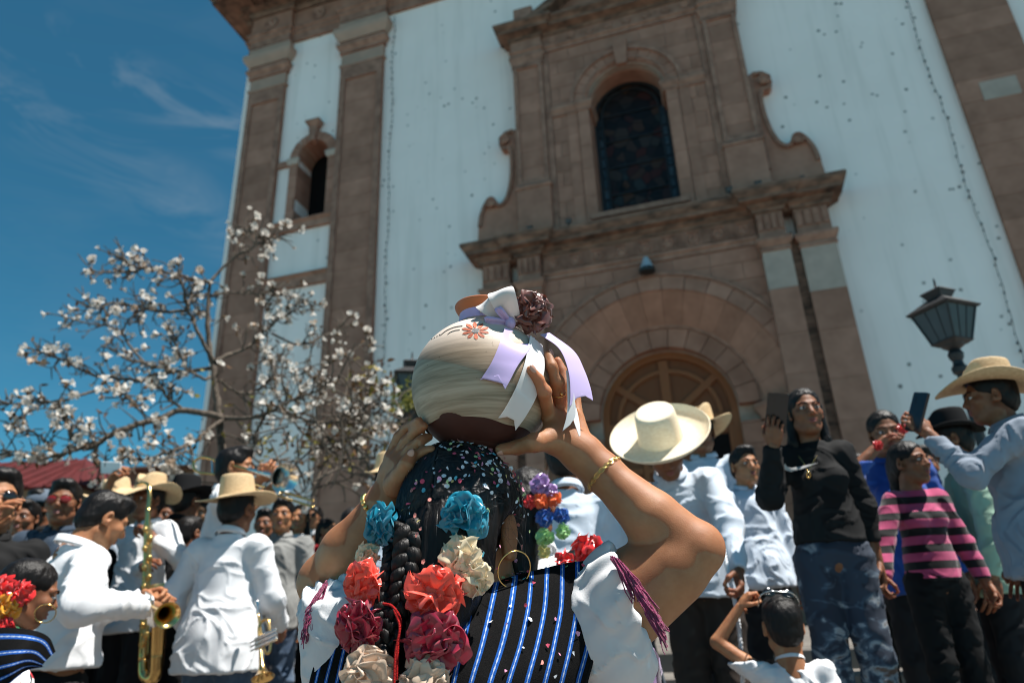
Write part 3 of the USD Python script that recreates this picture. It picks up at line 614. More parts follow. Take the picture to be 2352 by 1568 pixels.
# main entablature with corner return
toppath = [(-12.57, -9.0), (-12.57, 0.0), (-12.33, 0.0), (-12.33, 0.22), (-10.84, 0.22), (-10.84, 0.06), (-8.88, 0.06), (-8.88, 0.22), (-7.27, 0.22), (-7.27, 0.06), (24, 0.06)]
part(church, 'architrave', mould(toppath, [(-0.1, 19.66), (0.03, 19.67), (0.03, 19.95), (0.08, 20.0), (0.08, 20.1), (0.14, 20.15), (0.14, 20.24), (-0.1, 20.25)]), M_stone2, smooth=25)
part(church, 'frieze', mould(toppath, [(-0.1, 20.255), (0.03, 20.26), (0.03, 20.98), (-0.1, 20.985)]), M_stone)
part(church, 'cornice', mould(toppath, [(-0.1, 20.99), (0.08, 21.0), (0.15, 21.1), (0.15, 21.2), (0.35, 21.26), (0.35, 21.36), (1.0, 21.42), (1.02, 21.62), (1.15, 21.7), (1.30, 21.9), (1.32, 22.05), (-0.1, 22.1)]), M_stained, smooth=25)
for k in range(14):
    x = -12.2 + k * 0.42
    if x < -6.5: part(church, 'modillion', boxm((x - 0.09, -0.95, 21.28), (x + 0.09, -0.37, 21.415), 0.01), M_stained)
for x in (-11.6, -9.85, -8.1):
    part(church, 'rosette', xf(lathe([(0.26, 0), (0.26, 0.04), (0.2, 0.05), (0.12, 0.02), (0.0, 0.07)], 14), frame_to((0, -1, 0)), (x, -0.255 if x != -9.85 else -0.095, 20.62)), M_stone2, smooth=40)
# ------------------------------------------------------------------ people
def skin_mat(name, col):
    if name in _mats: return _mats[name]
    c = np.asarray(col)
    nodes = {'tc': ('texture_coordinate', {}), 'n': ('noise_texture', {'scale': 11.0, 'detail': 7.0, 'roughness': 0.7}), 'r': ('map_range', {'from_min': 0.32, 'from_max': 0.68, 'clamp': True}),
             'c': ('mix', {'color1': tuple(c), 'color2': tuple(c * [0.70, 0.60, 0.55])}), 'n2': ('voronoi_texture', {'scale': 520.0}), 'n3': ('noise_texture', {'scale': 90.0, 'detail': 5.0}), 'ad': ('math', {'math_type': 'add'}),
             'b': ('bump', {'strength': 0.16, 'distance': 0.0008}),
             'p': ('principled_bsdf', {'roughness': 0.56, 'specular_ior_level': 0.28, 'subsurface_weight': 0.25, 'subsurface_scale': 0.004, 'subsurface_radius': (1.0, 0.35, 0.2)})}
    _mats[name] = usdkit.material(stage, '/World/Looks/' + name, nodes, [('tc.object', 'n.vector'), ('tc.object', 'n2.vector'), ('tc.object', 'n3.vector'), ('n.fac', 'r.value'), ('r.result', 'c.fac'), ('c.color', 'p.base_color'), ('n2.distance', 'ad.value1'), ('n3.fac', 'ad.value2'), ('ad.value', 'b.height'), ('b.normal', 'p.normal')], surface='p.BSDF')
    return _mats[name]
SK1 = skin_mat('tan_skin', (0.37, 0.170, 0.082)); SK2 = skin_mat('brown_skin', (0.215, 0.090, 0.045)); SK3 = skin_mat('warm_skin', (0.34, 0.165, 0.09))
def cloth(name, col, rough=0.85, bump=0.25, bscale=500.0, sheen=0.15, var=0.06, trans=0.0, col2=None, vs=9.0):
    return mat(name, col, rough, 0.2, var, vs, bump, bscale, col2=col2, sheen=sheen, trans=trans, bdist=0.0015)
C_white = cloth('white_cotton', (0.78, 0.79, 0.81), trans=0.12)
C_blueish = cloth('pale_blue_cotton', (0.60, 0.68, 0.78), trans=0.1)
C_navy = cloth('navy_denim', (0.026, 0.042, 0.066)); C_black = cloth('black_cotton', (0.008, 0.008, 0.0085), sheen=0.0); C_jean = cloth('blue_denim', (0.035, 0.06, 0.105), col2=(0.08, 0.12, 0.18), vs=14.0)
C_brown = cloth('brown_wool', (0.040, 0.030, 0.025), sheen=0.0); C_char = cloth('charcoal_cloth', (0.014, 0.014, 0.016), sheen=0.0); C_greyblue = cloth('grey_blue_cotton', (0.20, 0.235, 0.29)); C_blue = cloth('royal_blue_cotton', (0.02, 0.07, 0.30)); C_red = cloth('red_cotton', (0.45, 0.02, 0.025))
C_grey = cloth('grey_cotton', (0.22, 0.22, 0.21)); C_green = cloth('pale_green_cotton', (0.28, 0.42, 0.32)); C_shoe = mat('dark_leather', (0.02, 0.015, 0.012), 0.4, 0.5)
C_ltjean = cloth('light_denim', (0.12, 0.22, 0.30))
def hair_mat():
    nodes = {'tc': ('texture_coordinate', {}), 'mp': ('mapping', {'mapping_type': 'point', 'scale': (220.0, 220.0, 14.0)}), 'n': ('noise_texture', {'scale': 1.0, 'detail': 4.0}), 'b': ('bump', {'strength': 0.7, 'distance': 0.003}),
             'p': ('principled_bsdf', {'base_color': (0.007, 0.0055, 0.005), 'roughness': 0.45, 'specular_ior_level': 0.22, 'anisotropic': 0.3})}
    return usdkit.material(stage, '/World/Looks/black_hair', nodes, [('tc.object', 'mp.vector'), ('mp.vector', 'n.vector'), ('n.fac', 'b.height'), ('b.normal', 'p.normal')], surface='p.BSDF')
M_hair = hair_mat()
M_eye = mat('eye_white', (0.5, 0.47, 0.44), 0.15, 0.6, 0.02); M_iris = mat('dark_iris', (0.012, 0.007, 0.005), 0.08, 0.7); M_lip = mat('lip', (0.26, 0.085, 0.07), 0.4, 0.4); M_brow = mat('eyebrow', (0.012, 0.009, 0.008), 0.7, 0.2)
M_straw = mat('straw', (0.62, 0.46, 0.27), 0.75, 0.25, 0.12, 60.0, 0.7, 220.0, stretch=(1, 1, 3), bdist=0.002, col2=(0.44, 0.30, 0.16))
M_straw2 = mat('white_straw', (0.80, 0.71, 0.55), 0.75, 0.25, 0.12, 60.0, 0.7, 220.0, stretch=(1, 1, 3), bdist=0.002, col2=(0.66, 0.54, 0.37))
M_felt = mat('black_felt', (0.012, 0.012, 0.013), 0.9, 0.1)
M_leather = mat('tan_leather', (0.32, 0.16, 0.06), 0.5, 0.4, 0.2, 20.0)
M_gold = mat('gold', (0.85, 0.56, 0.20), 0.22, 0.5, 0.05, metallic=1.0); M_brass = mat('brass', (0.80, 0.52, 0.20), 0.2, 0.5, 0.08, 10.0, metallic=1.0); M_silver = mat('silver', (0.78, 0.76, 0.72), 0.18, 0.5, 0.05, metallic=1.0)
M_phone = mat('black_glass', (0.008, 0.008, 0.009), 0.12, 0.6); M_redlens = mat('red_lens', (0.22, 0.012, 0.01), 0.08, 0.7); M_darklens = mat('dark_lens', (0.012, 0.010, 0.010), 0.08, 0.7)

def head_field(fem):
    F = Field(); w = 0.94 if fem else 1.0
    F.ell((0, -0.012, 0.032), (0.073 * w, 0.093, 0.082), 0.02).ell((0, 0.028, -0.03), (0.057 * w, 0.062, 0.075), 0.03)
    F.ell((0, 0.058, -0.088), (0.026 * w, 0.024, 0.022), 0.02).cone((-0.05 * w, 0.0, -0.06), (-0.018, 0.05, -0.09), 0.018, 0.018, 0.025).cone((0.05 * w, 0.0, -0.06), (0.018, 0.05, -0.09), 0.018, 0.018, 0.025)
    for s in (-1, 1):
        F.ell((s * 0.040 * w, 0.058, -0.020), (0.024, 0.022, 0.022), 0.02)
        F.cone((s * 0.012, 0.080, 0.026), (s * 0.046, 0.066, 0.024), 0.010, 0.009, 0.012)
        F.ell((s * 0.031, 0.097, 0.006), (0.016, 0.015, 0.0105), 0.008, sub=True)
        F.cone((s * 0.018, 0.0835, 0.0125), (s * 0.044, 0.0785, 0.0115), 0.0052, 0.0050, 0.004).cone((s * 0.020, 0.082, -0.0045), (s * 0.043, 0.078, -0.0045), 0.0045, 0.0042, 0.004)
        F.ell((s * 0.012, 0.090, -0.028), (0.009, 0.010, 0.008), 0.006)
        R = rot((0, 0, 1), s * -0.35) @ rot((1, 0, 0), -0.15)
        F.ell((s * 0.077 * w, -0.010, -0.004), (0.008, 0.019, 0.032), 0.006, R=R).ell((s * 0.082 * w, -0.004, 0.0), (0.006, 0.009, 0.016), 0.004, R=R, sub=True)
        F.ell((s * 0.076 * w, 0.004, -0.026), (0.007, 0.009, 0.010), 0.005)
    F.cone((0, 0.082, 0.014), (0, 0.102, -0.022), 0.008, 0.0115, 0.010).cone((0, 0.086, -0.010), (0, 0.090, -0.022), 0.012, 0.012, 0.010)
    F.cone((-0.016, 0.080, -0.053), (0.016, 0.080, -0.053), 0.0075, 0.0075, 0.008).ell((0, 0.083, -0.063), (0.018, 0.009, 0.007), 0.007).ell((0, 0.092, -0.0575), (0.026, 0.008, 0.0022), 0.003, sub=True)
    F.cone((0, -0.022, -0.07), (0, -0.035, -0.19), 0.053 * w, 0.058 * w, 0.03)
    return F
_heads = {f: head_field(f).build(0.0052) for f in (True, False)}
def eyes_meshes():
    e, i, b = [], [], []
    for s in (-1, 1):
        sp = tm(trimesh.creation.icosphere(2, 1.0))
        e.append((sp[0] * [0.0125, 0.0115, 0.0085] + [s * 0.031, 0.0765, 0.0045], sp[1]))
        i.append((sp[0] * [0.0062, 0.003, 0.0062] + [s * 0.031, 0.0866, 0.0040], sp[1]))
        b.append(tube(spline([(s * 0.013, 0.092, 0.024), (s * 0.030, 0.0895, 0.031), (s * 0.050, 0.074, 0.026)], 8), np.linspace(0.0040, 0.0022, 8), 6))
    return e, i, b
_eye, _iris, _browm = eyes_meshes()
_lip = cat(tube(spline([(-0.023, 0.0795, -0.055), (-0.008, 0.0895, -0.0515), (0, 0.089, -0.053), (0.008, 0.0895, -0.0515), (0.023, 0.0795, -0.055)], 12), 0.0042 * np.sin(np.linspace(0.25, 2.9, 12)) + 0.0012, 6), tube(spline([(-0.021, 0.0795, -0.058), (0, 0.090, -0.064), (0.021, 0.0795, -0.058)], 12), 0.0052 * np.sin(np.linspace(0.25, 2.9, 12)) + 0.001, 6))
def hair_cap(style, fem):
    F = Field(); w = 0.94 if fem else 1.0
    F.ell((0, -0.016, 0.042), (0.081 * w, 0.097, 0.083), 0.015)
    if style == 'short': F.ell((0, -0.055, -0.02), (0.066, 0.055, 0.06), 0.03).ell((0, 0.04, 0.098), (0.058, 0.046, 0.03), 0.03)
    elif style == 'long':
        F.cone((0, -0.06, 0.02), (0, -0.09, -0.16), 0.075, 0.07, 0.03).cone((0, -0.09, -0.16), (0, -0.095, -0.38), 0.075, 0.045, 0.03)
        for s in (-1, 1): F.cone((s * 0.064, -0.022, 0.02), (s * 0.074, -0.022, -0.14), 0.026, 0.026, 0.022).cone((s * 0.074, -0.022, -0.14), (s * 0.072, 0.0, -0.29), 0.026, 0.012, 0.02)
    elif style == 'tied': F.ell((0, -0.05, -0.02), (0.062, 0.06, 0.06), 0.03).cone((0, -0.10, 0.0), (0, -0.12, -0.25), 0.038, 0.022, 0.03)
    elif style == 'bun': F.ell((0, -0.05, -0.02), (0.064, 0.06, 0.065), 0.03).ell((0, -0.125, -0.02), (0.045, 0.04, 0.045), 0.015)
    F.ell((0, 0.118, -0.014), (0.068 * w + 0.004, 0.100, 0.094), 0.012, sub=True)
    if style in ('short',): F.ell((0.09, 0.02, -0.05), (0.03, 0.055, 0.06), 0.01, sub=True).ell((-0.09, 0.02, -0.05), (0.03, 0.055, 0.06), 0.01, sub=True)
    v, f = F.build(0.0065, 1)
    n = vnormals(v, f); v = v + n * ((meshkit.fbm(v * [70, 70, 25], 3, 4) - 0.5) * 0.010)[:, None]
    return v, f
_hairs = {}
def hair_of(style, fem):
    k = (style, fem)
    if k not in _hairs: _hairs[k] = hair_cap(*k)
    return _hairs[k]
def hand_mesh(curl, thumb=0.5, h=0.0035, spread=0.10):
    """A right hand: wrist at the origin, fingers along +y, back of the hand +z, thumb on -x."""
    F = Field()
    F.ell((0.0, 0.045, 0), (0.041, 0.052, 0.0145), 0.012).cone((0, -0.02, 0), (0, 0.03, 0), 0.027, 0.030, 0.02, sc=(1, 1, 1.5))
    F.cone((-0.026, 0.05, 0), (-0.030, 0.083, 0), 0.012, 0.011, 0.01).cone((0.026, 0.045, 0), (0.031, 0.075, 0), 0.012, 0.010, 0.01).cone((0, 0.05, 0.001), (0.0, 0.088, 0.001), 0.014, 0.012, 0.01)
    base = [(-0.029, 0.086, 0.001), (-0.009, 0.092, 0.002), (0.011, 0.088, 0.001), (0.030, 0.078, -0.001)]
    ln = [(0.040, 0.025, 0.021), (0.044, 0.028, 0.022), (0.041, 0.026, 0.021), (0.032, 0.020, 0.019)]
    for i in range(4):
        p = np.array(base[i]); a = 0.0; side = (i - 1.4) * -spread; prev = p - np.array([0, 0.012, 0])
        r = [0.0088, 0.0086, 0.0082, 0.0072][i]; F.cone(prev, p, r + 0.002, r + 0.0008, 0.006)
        for j, L in enumerate(ln[i]):
            a += curl * (0.75, 1.15, 0.7)[j] * (1 + 0.12 * (i - 1.5))
            d = np.array([-math.sin(side) * math.cos(a), math.cos(side) * math.cos(a), -math.sin(a)]); q = p + d * L
            F.cone(p, q, r * (1.04 - 0.08 * j), r * (0.95 - 0.1 * j), 0.003); p = q
    t = [np.array([-0.022, 0.015, -0.004]), np.array([-0.047, 0.042, -0.012 - 0.012 * thumb]), np.array([-0.056, 0.070, -0.018 - 0.03 * thumb]), np.array([-0.052 + 0.01 * thumb, 0.093, -0.022 - 0.045 * thumb])]
    for j in range(3): F.cone(t[j], t[j + 1], (0.017, 0.0115, 0.0098)[j], (0.0125, 0.0105, 0.0078)[j], 0.008)
    return F.build(h)
_hands = {'relaxed': hand_mesh(0.45, 0.5, 0.0045), 'grip': hand_mesh(1.15, 1.0, 0.0045), 'flat': hand_mesh(0.12, 0.2, 0.0045), 'hold': hand_mesh(0.75, 0.9, 0.0045)}

def ik(a, c, l1, l2, hint):
    d = c - a; L = min(np.linalg.norm(d), (l1 + l2) * 0.995); d = nrm(d); c = a + d * L
    x = (l1 * l1 - l2 * l2 + L * L) / (2 * L); y = math.sqrt(max(l1 * l1 - x * x, 1e-6))
    h = np.asarray(hint, float); h = nrm(h - d * (h @ d)); return a + d * x + h * y, c

def straw_hat(brim=0.19, crown_h=0.105, curl=0.035, dip=0.012, pinch=0.3, cr=0.086, edge=0.0):
    """Hat mesh, brim plane at z=0, crown upwards; a sheet of 3 mm."""
    sides = 56; ang = np.arange(sides) * 2 * np.pi / sides
    prof = [(0.0, crown_h - dip)] + [(cr * 0.55, crown_h - dip * 0.3), (cr * 0.80, crown_h), (cr * 0.90, crown_h - 0.012), (cr * 0.97, crown_h * 0.5), (cr * 1.03, 0.012), (cr * 1.10, 0.002)] + [(cr * 1.1 + (brim - cr * 1.1) * t, -0.012 * math.sin(t * 2.2) + edge * t ** 3) for t in (0.25, 0.5, 0.75, 0.92, 1.0)]
    pr = spline(np.array(prof), 34); V = []
    for a in ang:
        r, z = pr[:, 0], pr[:, 1].copy(); t = np.clip((r - cr * 1.1) / (brim - cr * 1.1), 0, 1)
        z = z + np.where(z > 0.01, -pinch * 0.08 * np.exp(-(np.cos(a) / 0.5) ** 2) * np.clip(z / crown_h, 0, 1) ** 3 * (np.sin(a) > 0), 0) + curl * t ** 1.5 * np.cos(2 * a)
        V.append(np.stack([r * np.cos(a) * 0.94, r * np.sin(a) * 1.08, z], 1))
    v = np.array(V).reshape(-1, 3); return shell(v, grid_faces(sides, len(pr), True), 0.004)

HEADH = {}
def person(label, top, y, az, H=1.72, fem=False, lean=0.0, lside=0.0, hyaw=0.0, hpitch=0.0, rh=None, lh=None, rhand='relaxed', lhand='relaxed', rup=None, lup=None, relb=None, lelb=None,
           hair='short', hat=None, hatm=None, hattilt=(0, 0), shirt=C_white, sleeve='long', hem=0.80, trousers=C_char, skirt=None, skin=SK1, heavy=1.0, face=True, glasses=None, seed=0, group=None, loose=1.0, fold=0.016, vox=0.012, collar=True, hatless_top=None, kmax=1.25, name='person', belt=False, cap=None, gz=None, hs=1.07):
    """A standing figure, feet on the ground under it; top = the pixel ray of the top of the head at distance y. Returns (path, to_world, joints)."""
    S = lambda p: np.asarray(p, float)
    a = math.radians(az); Rz = np.array([[math.cos(a), math.sin(a), 0], [-math.sin(a), math.cos(a), 0], [0, 0, 1.0]])     # local +y (front) -> azimuth az
    hip = S((0, 0, 0.93)); Rl = rot((1, 0, 0), -math.radians(lean)) @ rot((0, 1, 0), math.radians(lside))
    up = lambda p: hip + Rl @ (S(p) - hip)
    sw = 0.142 if fem else 0.172; fm = 0.88 if fem else 1.0
    nb = up((0, -0.01, 1.45)); Rh = Rl @ rot((0, 0, 1), -math.radians(hyaw)) @ rot((1, 0, 0), -math.radians(hpitch))
    hc = nb + Rl @ S((0, 0.015, 0.03)) + Rh @ S((0, 0.022, 0.125))
    hc = hc + Rh @ S((0, 0, 0.10 * (hs - 1))); htop = hc + Rh @ S((0, -0.01, 0.115 * hs))
    P = at(top[0], top[1], y)
    base = P.copy(); k = 1.0
    for _ in range(4):
        gz_ = gz if gz is not None else ground_z(base); k = min((P[2] - gz_) / htop[2], kmax); base = P - Rz @ (htop * k); base[2] = gz_ if k < kmax else P[2] - htop[2] * k
    path = thing(name, label, 'person', base, -az, float(k), group=group)
    loc = lambda w: Rz.T @ ((S(w) - base) / k)
    wld = lambda l: base + Rz @ (S(l) * k)
    HEADH[label] = (round(k * 1.72, 2), np.round(base, 2))
    sh = {1: up((sw, -0.005, 1.405)), -1: up((-sw, -0.005, 1.405))}
    J = {}
    for s, tgt, el in ((1, rh, relb), (-1, lh, lelb)):
        if tgt is None: tgt = up((s * (sw + 0.06), 0.06, 0.86))
        elif isinstance(tgt, tuple) and tgt[0] == 'w': tgt = loc(tgt[1])
        else: tgt = S(tgt)
        J[s] = ik(sh[s], tgt, 0.285, 0.255, el if el is not None else (s * 0.5, -0.6, -0.6))
    F = Field(); fr = (Rl, hip); hv = heavy
    sc = (1, 1.35, 1)
    F.cone((0, 0, 1.30), (0, 0, 1.02), 0.118 * hv, 0.11 * hv, 0.04, sc=sc, fr=fr).cone((-sw * 0.8, 0.0, 1.385), (sw * 0.8, 0.0, 1.385), 0.042, 0.042, 0.05, fr=fr).cone((0, 0.0, 1.38), (0, -0.005, 1.47), 0.052, 0.054, 0.03, fr=fr)
    if fem:
        for s in (-1, 1): F.ell((s * 0.065, 0.07, 1.27), (0.052, 0.045, 0.052), 0.03, fr=fr)
    F.ell((0, -0.01, 0.93), (0.15 * hv, 0.115 * hv, 0.13), 0.04)
    for s in (-1, 1):
        e, w = J[s]; F.cone(sh[s], e, 0.050, 0.040, 0.03).cone(e, w, 0.041, 0.028, 0.015)
        F.cone((s * 0.085, 0, 0.90), (s * 0.09, 0.01, 0.49), 0.085 * hv, 0.056, 0.03).cone((s * 0.09, 0.01, 0.49), (s * 0.095, -0.015, 0.10), 0.055, 0.038, 0.02).cone((s * 0.095, -0.03, 0.05), (s * 0.115, 0.13, 0.035), 0.04, 0.032, 0.02)
    body = F.build(0.013)
    hv_, hf = _heads[fem]; body = cat(body, (hv_ * hs @ Rh.T + hc, hf))
    for s, hn, hu in ((1, rhand, rup), (-1, lhand, lup)):
        if hn is None: continue
        e, w = J[s]; Y = nrm(w - e); Z = S(hu) if hu is not None else S((s * 1.0, -0.2, 0.2)); Z = nrm(Z - Y * (Z @ Y)); X = np.cross(Y, Z); m = _hands[hn]; q = m[0].copy(); ff = m[1]
        if s < 0: q = q * [-1, 1, 1]; ff = ff[:, ::-1]
        body = cat(body, (q * (0.95 if fem else 1.03) @ np.stack([X, Y, Z], 1).T + w, ff)); J[s] = (e, w, w + Y * 0.09)
    part(path, 'body', body, skin, smooth=True)
    def hp(m): return (np.asarray(m[0]) * hs @ Rh.T + hc, m[1])
    if face:
        for q in range(2):
            if glasses is None: ep = part(path, 'eye', hp(_eye[q]), M_eye, smooth=True); part(ep, 'iris', hp(_iris[q]), M_iris, smooth=True)
            part(path, 'eyebrow', hp(_browm[q]), M_brow, smooth=True)
        part(path, 'lips', hp(_lip), M_lip, smooth=True)
    if glasses is not None:
        gl = [(np.array(tm(trimesh.creation.icosphere(2, 1.0))[0]) * [0.027, 0.006, 0.019] @ rot((0, 0, 1), -s * 0.3).T + [s * 0.033, 0.096, 0.006], tm(trimesh.creation.icosphere(2, 1.0))[1]) for s in (-1, 1)]
        arms = [tube(spline([(s * 0.058, 0.085, 0.012), (s * 0.078, 0.04, 0.012), (s * 0.080, -0.02, 0.006)], 8), 0.0022, 6) for s in (-1, 1)]
        gp = part(path, 'sunglasses', hp(cat(*arms, tube([(-0.01, 0.104, 0.012), (0.01, 0.104, 0.012)], 0.0025, 6))), M_phone, smooth=True)
        for q in gl: part(gp, 'lens', hp(q), glasses, smooth=True)
    if hair:
        part(path, 'hair', hp(hair_of(hair, fem)), M_hair, smooth=True)
    if hat is not None:
        Rt = rot((1, 0, 0), math.radians(hattilt[0])) @ rot((0, 1, 0), math.radians(hattilt[1]))
        hm = (hat[0] @ Rt.T + [0, -0.012, 0.062], hat[1]); part(path, 'hat', hp(hm), hatm or M_straw, smooth=40)
    if cap is not None:
        C = Field(); C.ell((0, -0.012, 0.045), (0.085, 0.104, 0.086), 0.01).half((0, 0, 0.035), (0, 0, -1)); cm = C.build(0.007)
        bv = spline(np.array([(-0.07, 0.07), (-0.05, 0.135), (0, 0.165), (0.05, 0.135), (0.07, 0.07)]), 14); bz = np.array([[x, yy, 0.045 - 2.2 * x * x] for x, yy in bv]); inn = np.array([[x * 0.95, 0.055, 0.045 - 2.2 * x * x] for x, yy in bv])
        vis = shell(np.vstack([inn, bz]), np.vstack([[[i, i + 1, 15 + i], [i, 15 + i, 14 + i]] for i in range(13)]), 0.005)
        part(path, 'cap', hp(cat(cm, vis)), cap, smooth=40)
    # ---- shirt
    T = Field(); L = loose
    hz = hem
    T.cone((0, 0, 1.31), (0, 0.0, 1.05), 0.142 * hv * fm, 0.146 * hv * L * fm, 0.05, sc=(1, 1.22, 1), fr=fr).cone((-sw * 0.86, -0.008, 1.385), (sw * 0.86, -0.008, 1.385), 0.058, 0.058, 0.05, fr=fr)
    T.cone((0, -0.01, 1.40), (0, -0.005, 1.462), 0.078, 0.066, 0.03, fr=fr)
    if fem:
        for s in (-1, 1): T.ell((s * 0.065, 0.072, 1.27), (0.064, 0.056, 0.062), 0.03, fr=fr)
    T.cone((0, 0.0, 1.05), (0, 0.0, 0.93), 0.148 * hv * L * fm, 0.158 * hv * L * (0.5 + 0.5 * fm), 0.04, sc=(1, 1.25, 1), fr=fr)
    if hz < 0.92: T.cone((0, 0, 0.94), (0, 0.0, hz - 0.08), 0.178 * hv * L, 0.190 * hv * L, 0.05, sc=(1, 1.2, 1))
    if sleeve != 'none':
        for s in (-1, 1):
            e, w = J[s][0], J[s][1]
            if sleeve == 'long':
                T.cone(sh[s] * [0.97, 1, 1], e, 0.062, 0.056 * L ** .5, 0.045).cone(e, w + (e - w) * 0.02, 0.056 * L ** .5, 0.040, 0.03, cut=True)
            else: T.cone(sh[s], sh[s] + (e - sh[s]) * 0.72, 0.070, 0.070, 0.035, cut=True)
    T.half(up((0, 0, hz)) if hz > 0.92 else S((0, 0, hz)), -(Rl @ S((0, 0, 1))) if hz > 0.92 else (0, 0, -1)); T.half(up((0, 0.0, 1.465)), Rl @ S((0, 0.12, 1)))
    v, f = T.build(vox)
    v = folds(v, f, fold, seed=seed)
    part(path, 'shirt', (v, f), shirt, smooth=True)
    if collar:
        ang = np.linspace(0.3, 2 * np.pi - 0.3, 30) + np.pi / 2; cz = [1.462, 1.488, 1.496, 1.470]; cr_ = [0.066, 0.068, 0.073, 0.084]
        cv = np.array([up((r_ * math.cos(q) * 0.98, r_ * math.sin(q) - 0.008, z_ - 0.022 * math.sin(q))) for q in ang for r_, z_ in zip(cr_, cz)])
        part(path, 'collar', shell(cv, grid_faces(30, 4), 0.004), shirt, smooth=True)
    # ---- trousers or skirt
    B = Field()
    if skirt is not None:
        B.cone((0, 0, 1.0), (0, 0, 0.20), 0.14 * hv, 0.27 * hv, 0.03, sc=(1, 1.15, 1)).half((0, 0, 0.16), (0, 0, -1)).half((0, 0, 1.02), (0, 0, 1))
        v, f = B.build(0.015); an = np.arctan2(v[:, 1], v[:, 0]); v = v * (1 + (0.05 * np.sin(an * 14) * np.clip(1.0 - v[:, 2], 0, 1))[:, None] * [1, 1, 0])
        part(path, 'skirt', (v, f), skirt, smooth=True)
    else:
        B.ell((0, -0.01, 0.94), (0.158 * hv, 0.125 * hv, 0.12), 0.03)
        for s in (-1, 1): B.cone((s * 0.085, 0, 0.90), (s * 0.09, 0.012, 0.48), 0.098 * hv, 0.076, 0.03).cone((s * 0.09, 0.012, 0.48), (s * 0.096, -0.01, 0.05), 0.076, 0.070, 0.02, cut=True)
        B.half((0, 0, 1.03), (0, 0, 1)); v, f = B.build(0.014); v = folds(v, f, 0.014, (8, 8, 7), seed + 20)
        part(path, 'trousers', (v, f), trousers, smooth=True)
    for s in (-1, 1):
        Q = Field(); Q.cone((s * 0.095, -0.045, 0.045), (s * 0.118, 0.15, 0.034), 0.047, 0.038, 0.02).half((0, 0, 0.0), (0, 0, -1)); part(path, 'shoe', Q.build(0.012), C_shoe, smooth=True)
    return path, wld, dict(J=J, hp=lambda m: hp(m), k=k, up=up, loc=loc, hc=hc, Rh=Rh, base=base)
# ------------------------------------------------------------------ the woman who carries the jug on her head
WB = at(1075, 1300, 1.13); WB[2] = 0.0
woman = thing('person', 'woman seen from behind balancing a clay jug on her head, braids with satin ribbon roses', 'person', WB)
def wp(name, m, mt, smooth=True, label=None, uv=None, kind=None, parent=None): return part(parent or woman, name, (np.asarray(m[0]) - WB, m[1]), mt, smooth=smooth, label=label, uv=uv, kind=kind)
JC = at(1107, 888, 1.10); JR = 0.5 * np.linalg.norm(at(947, 888, 1.10) - at(1267, 888, 1.10))
JAX = nrm(CAM_R * 0.10 + np.array([0, 0, 1.0]))                   # axis of the jug, a touch to the right
def js(u, v, off=0.0):
    """Point on the jug's round body (radius + off) under the pixel ray, or the nearest one."""
    d = nrm(ray(u, v)); t = d @ (JC - CAM_P); c = CAM_P + d * t; q = np.linalg.norm(c - JC); r = JR + off
    return c - d * math.sqrt(r * r - q * q) if q < r else JC + (c - JC) / q * r
# --- skin: one continuous body
Bd = Field()
HC = at(1062, 1224, 1.13)
hv_, hf_ = _heads[True]; Hrot = rot((0, 0, 1), math.radians(-6)) @ rot((1, 0, 0), math.radians(-4))
def hl0(x, y, z): return HC + Hrot @ np.array([x, y, z])
for q in head_field(True).p:
    q = list(q)
    if q[0] == 'c': q[1] = HC + Hrot @ q[1]; q[2] = HC + Hrot @ q[2]
    else: q[1] = HC + Hrot @ q[1]; q[3] = Hrot @ (q[3] if q[3] is not None else np.eye(3))
    Bd.p.append(tuple(q))
Bd.ell(hl0(0.040, 0.018, -0.052), (0.034, 0.06, 0.072), 0.02).ell(at(1170, 1224, 1.088), (0.0105, 0.017, 0.035), 0.006, R=Hrot @ rot((0, 0, 1), -0.5)).ell(at(1178, 1222, 1.078), (0.004, 0.010, 0.024), 0.004, R=Hrot @ rot((0, 0, 1), -0.5), sub=True).ell(at(1168, 1268, 1.085), (0.008, 0.010, 0.012), 0.006).ell(hl0(0.080, -0.014, -0.036), (0.008, 0.011, 0.012), 0.006)
NB = at(1085, 1385, 1.15)
Bd.cone(HC + [0, -0.01, -0.09], NB, 0.053, 0.062, 0.03)
SR, ER, MR, WR = at(1352, 1436, 1.13), at(1594, 1260, 1.075), at(1496, 1190, 1.08), at(1384, 1084, 1.095)
SL, EL, WL = at(800, 1430, 1.15), at(746, 1335, 1.21), at(880, 1158, 1.145)
Bd.cone(SL + [0, 0.03, -0.02], SR + [0, 0.03, -0.02], 0.045, 0.045, 0.04).cone(NB, (SL + SR) / 2 + [0, 0.03, -0.03], 0.055, 0.06, 0.04)
Bd.cone(SR, ER, 0.073, 0.043, 0.02).cone(ER, MR, 0.040, 0.0435, 0.006).cone(MR, WR, 0.0435, 0.0285, 0.006).ell(at(1618, 1252, 1.075), 0.020, 0.022).cone(SR + (ER - SR) * 0.35, SR + (ER - SR) * 0.75, 0.064, 0.055, 0.02)
HW = at(1340, 1044, 1.098)
Bd.cone(WR, HW, 0.0305, 0.030, 0.015, )
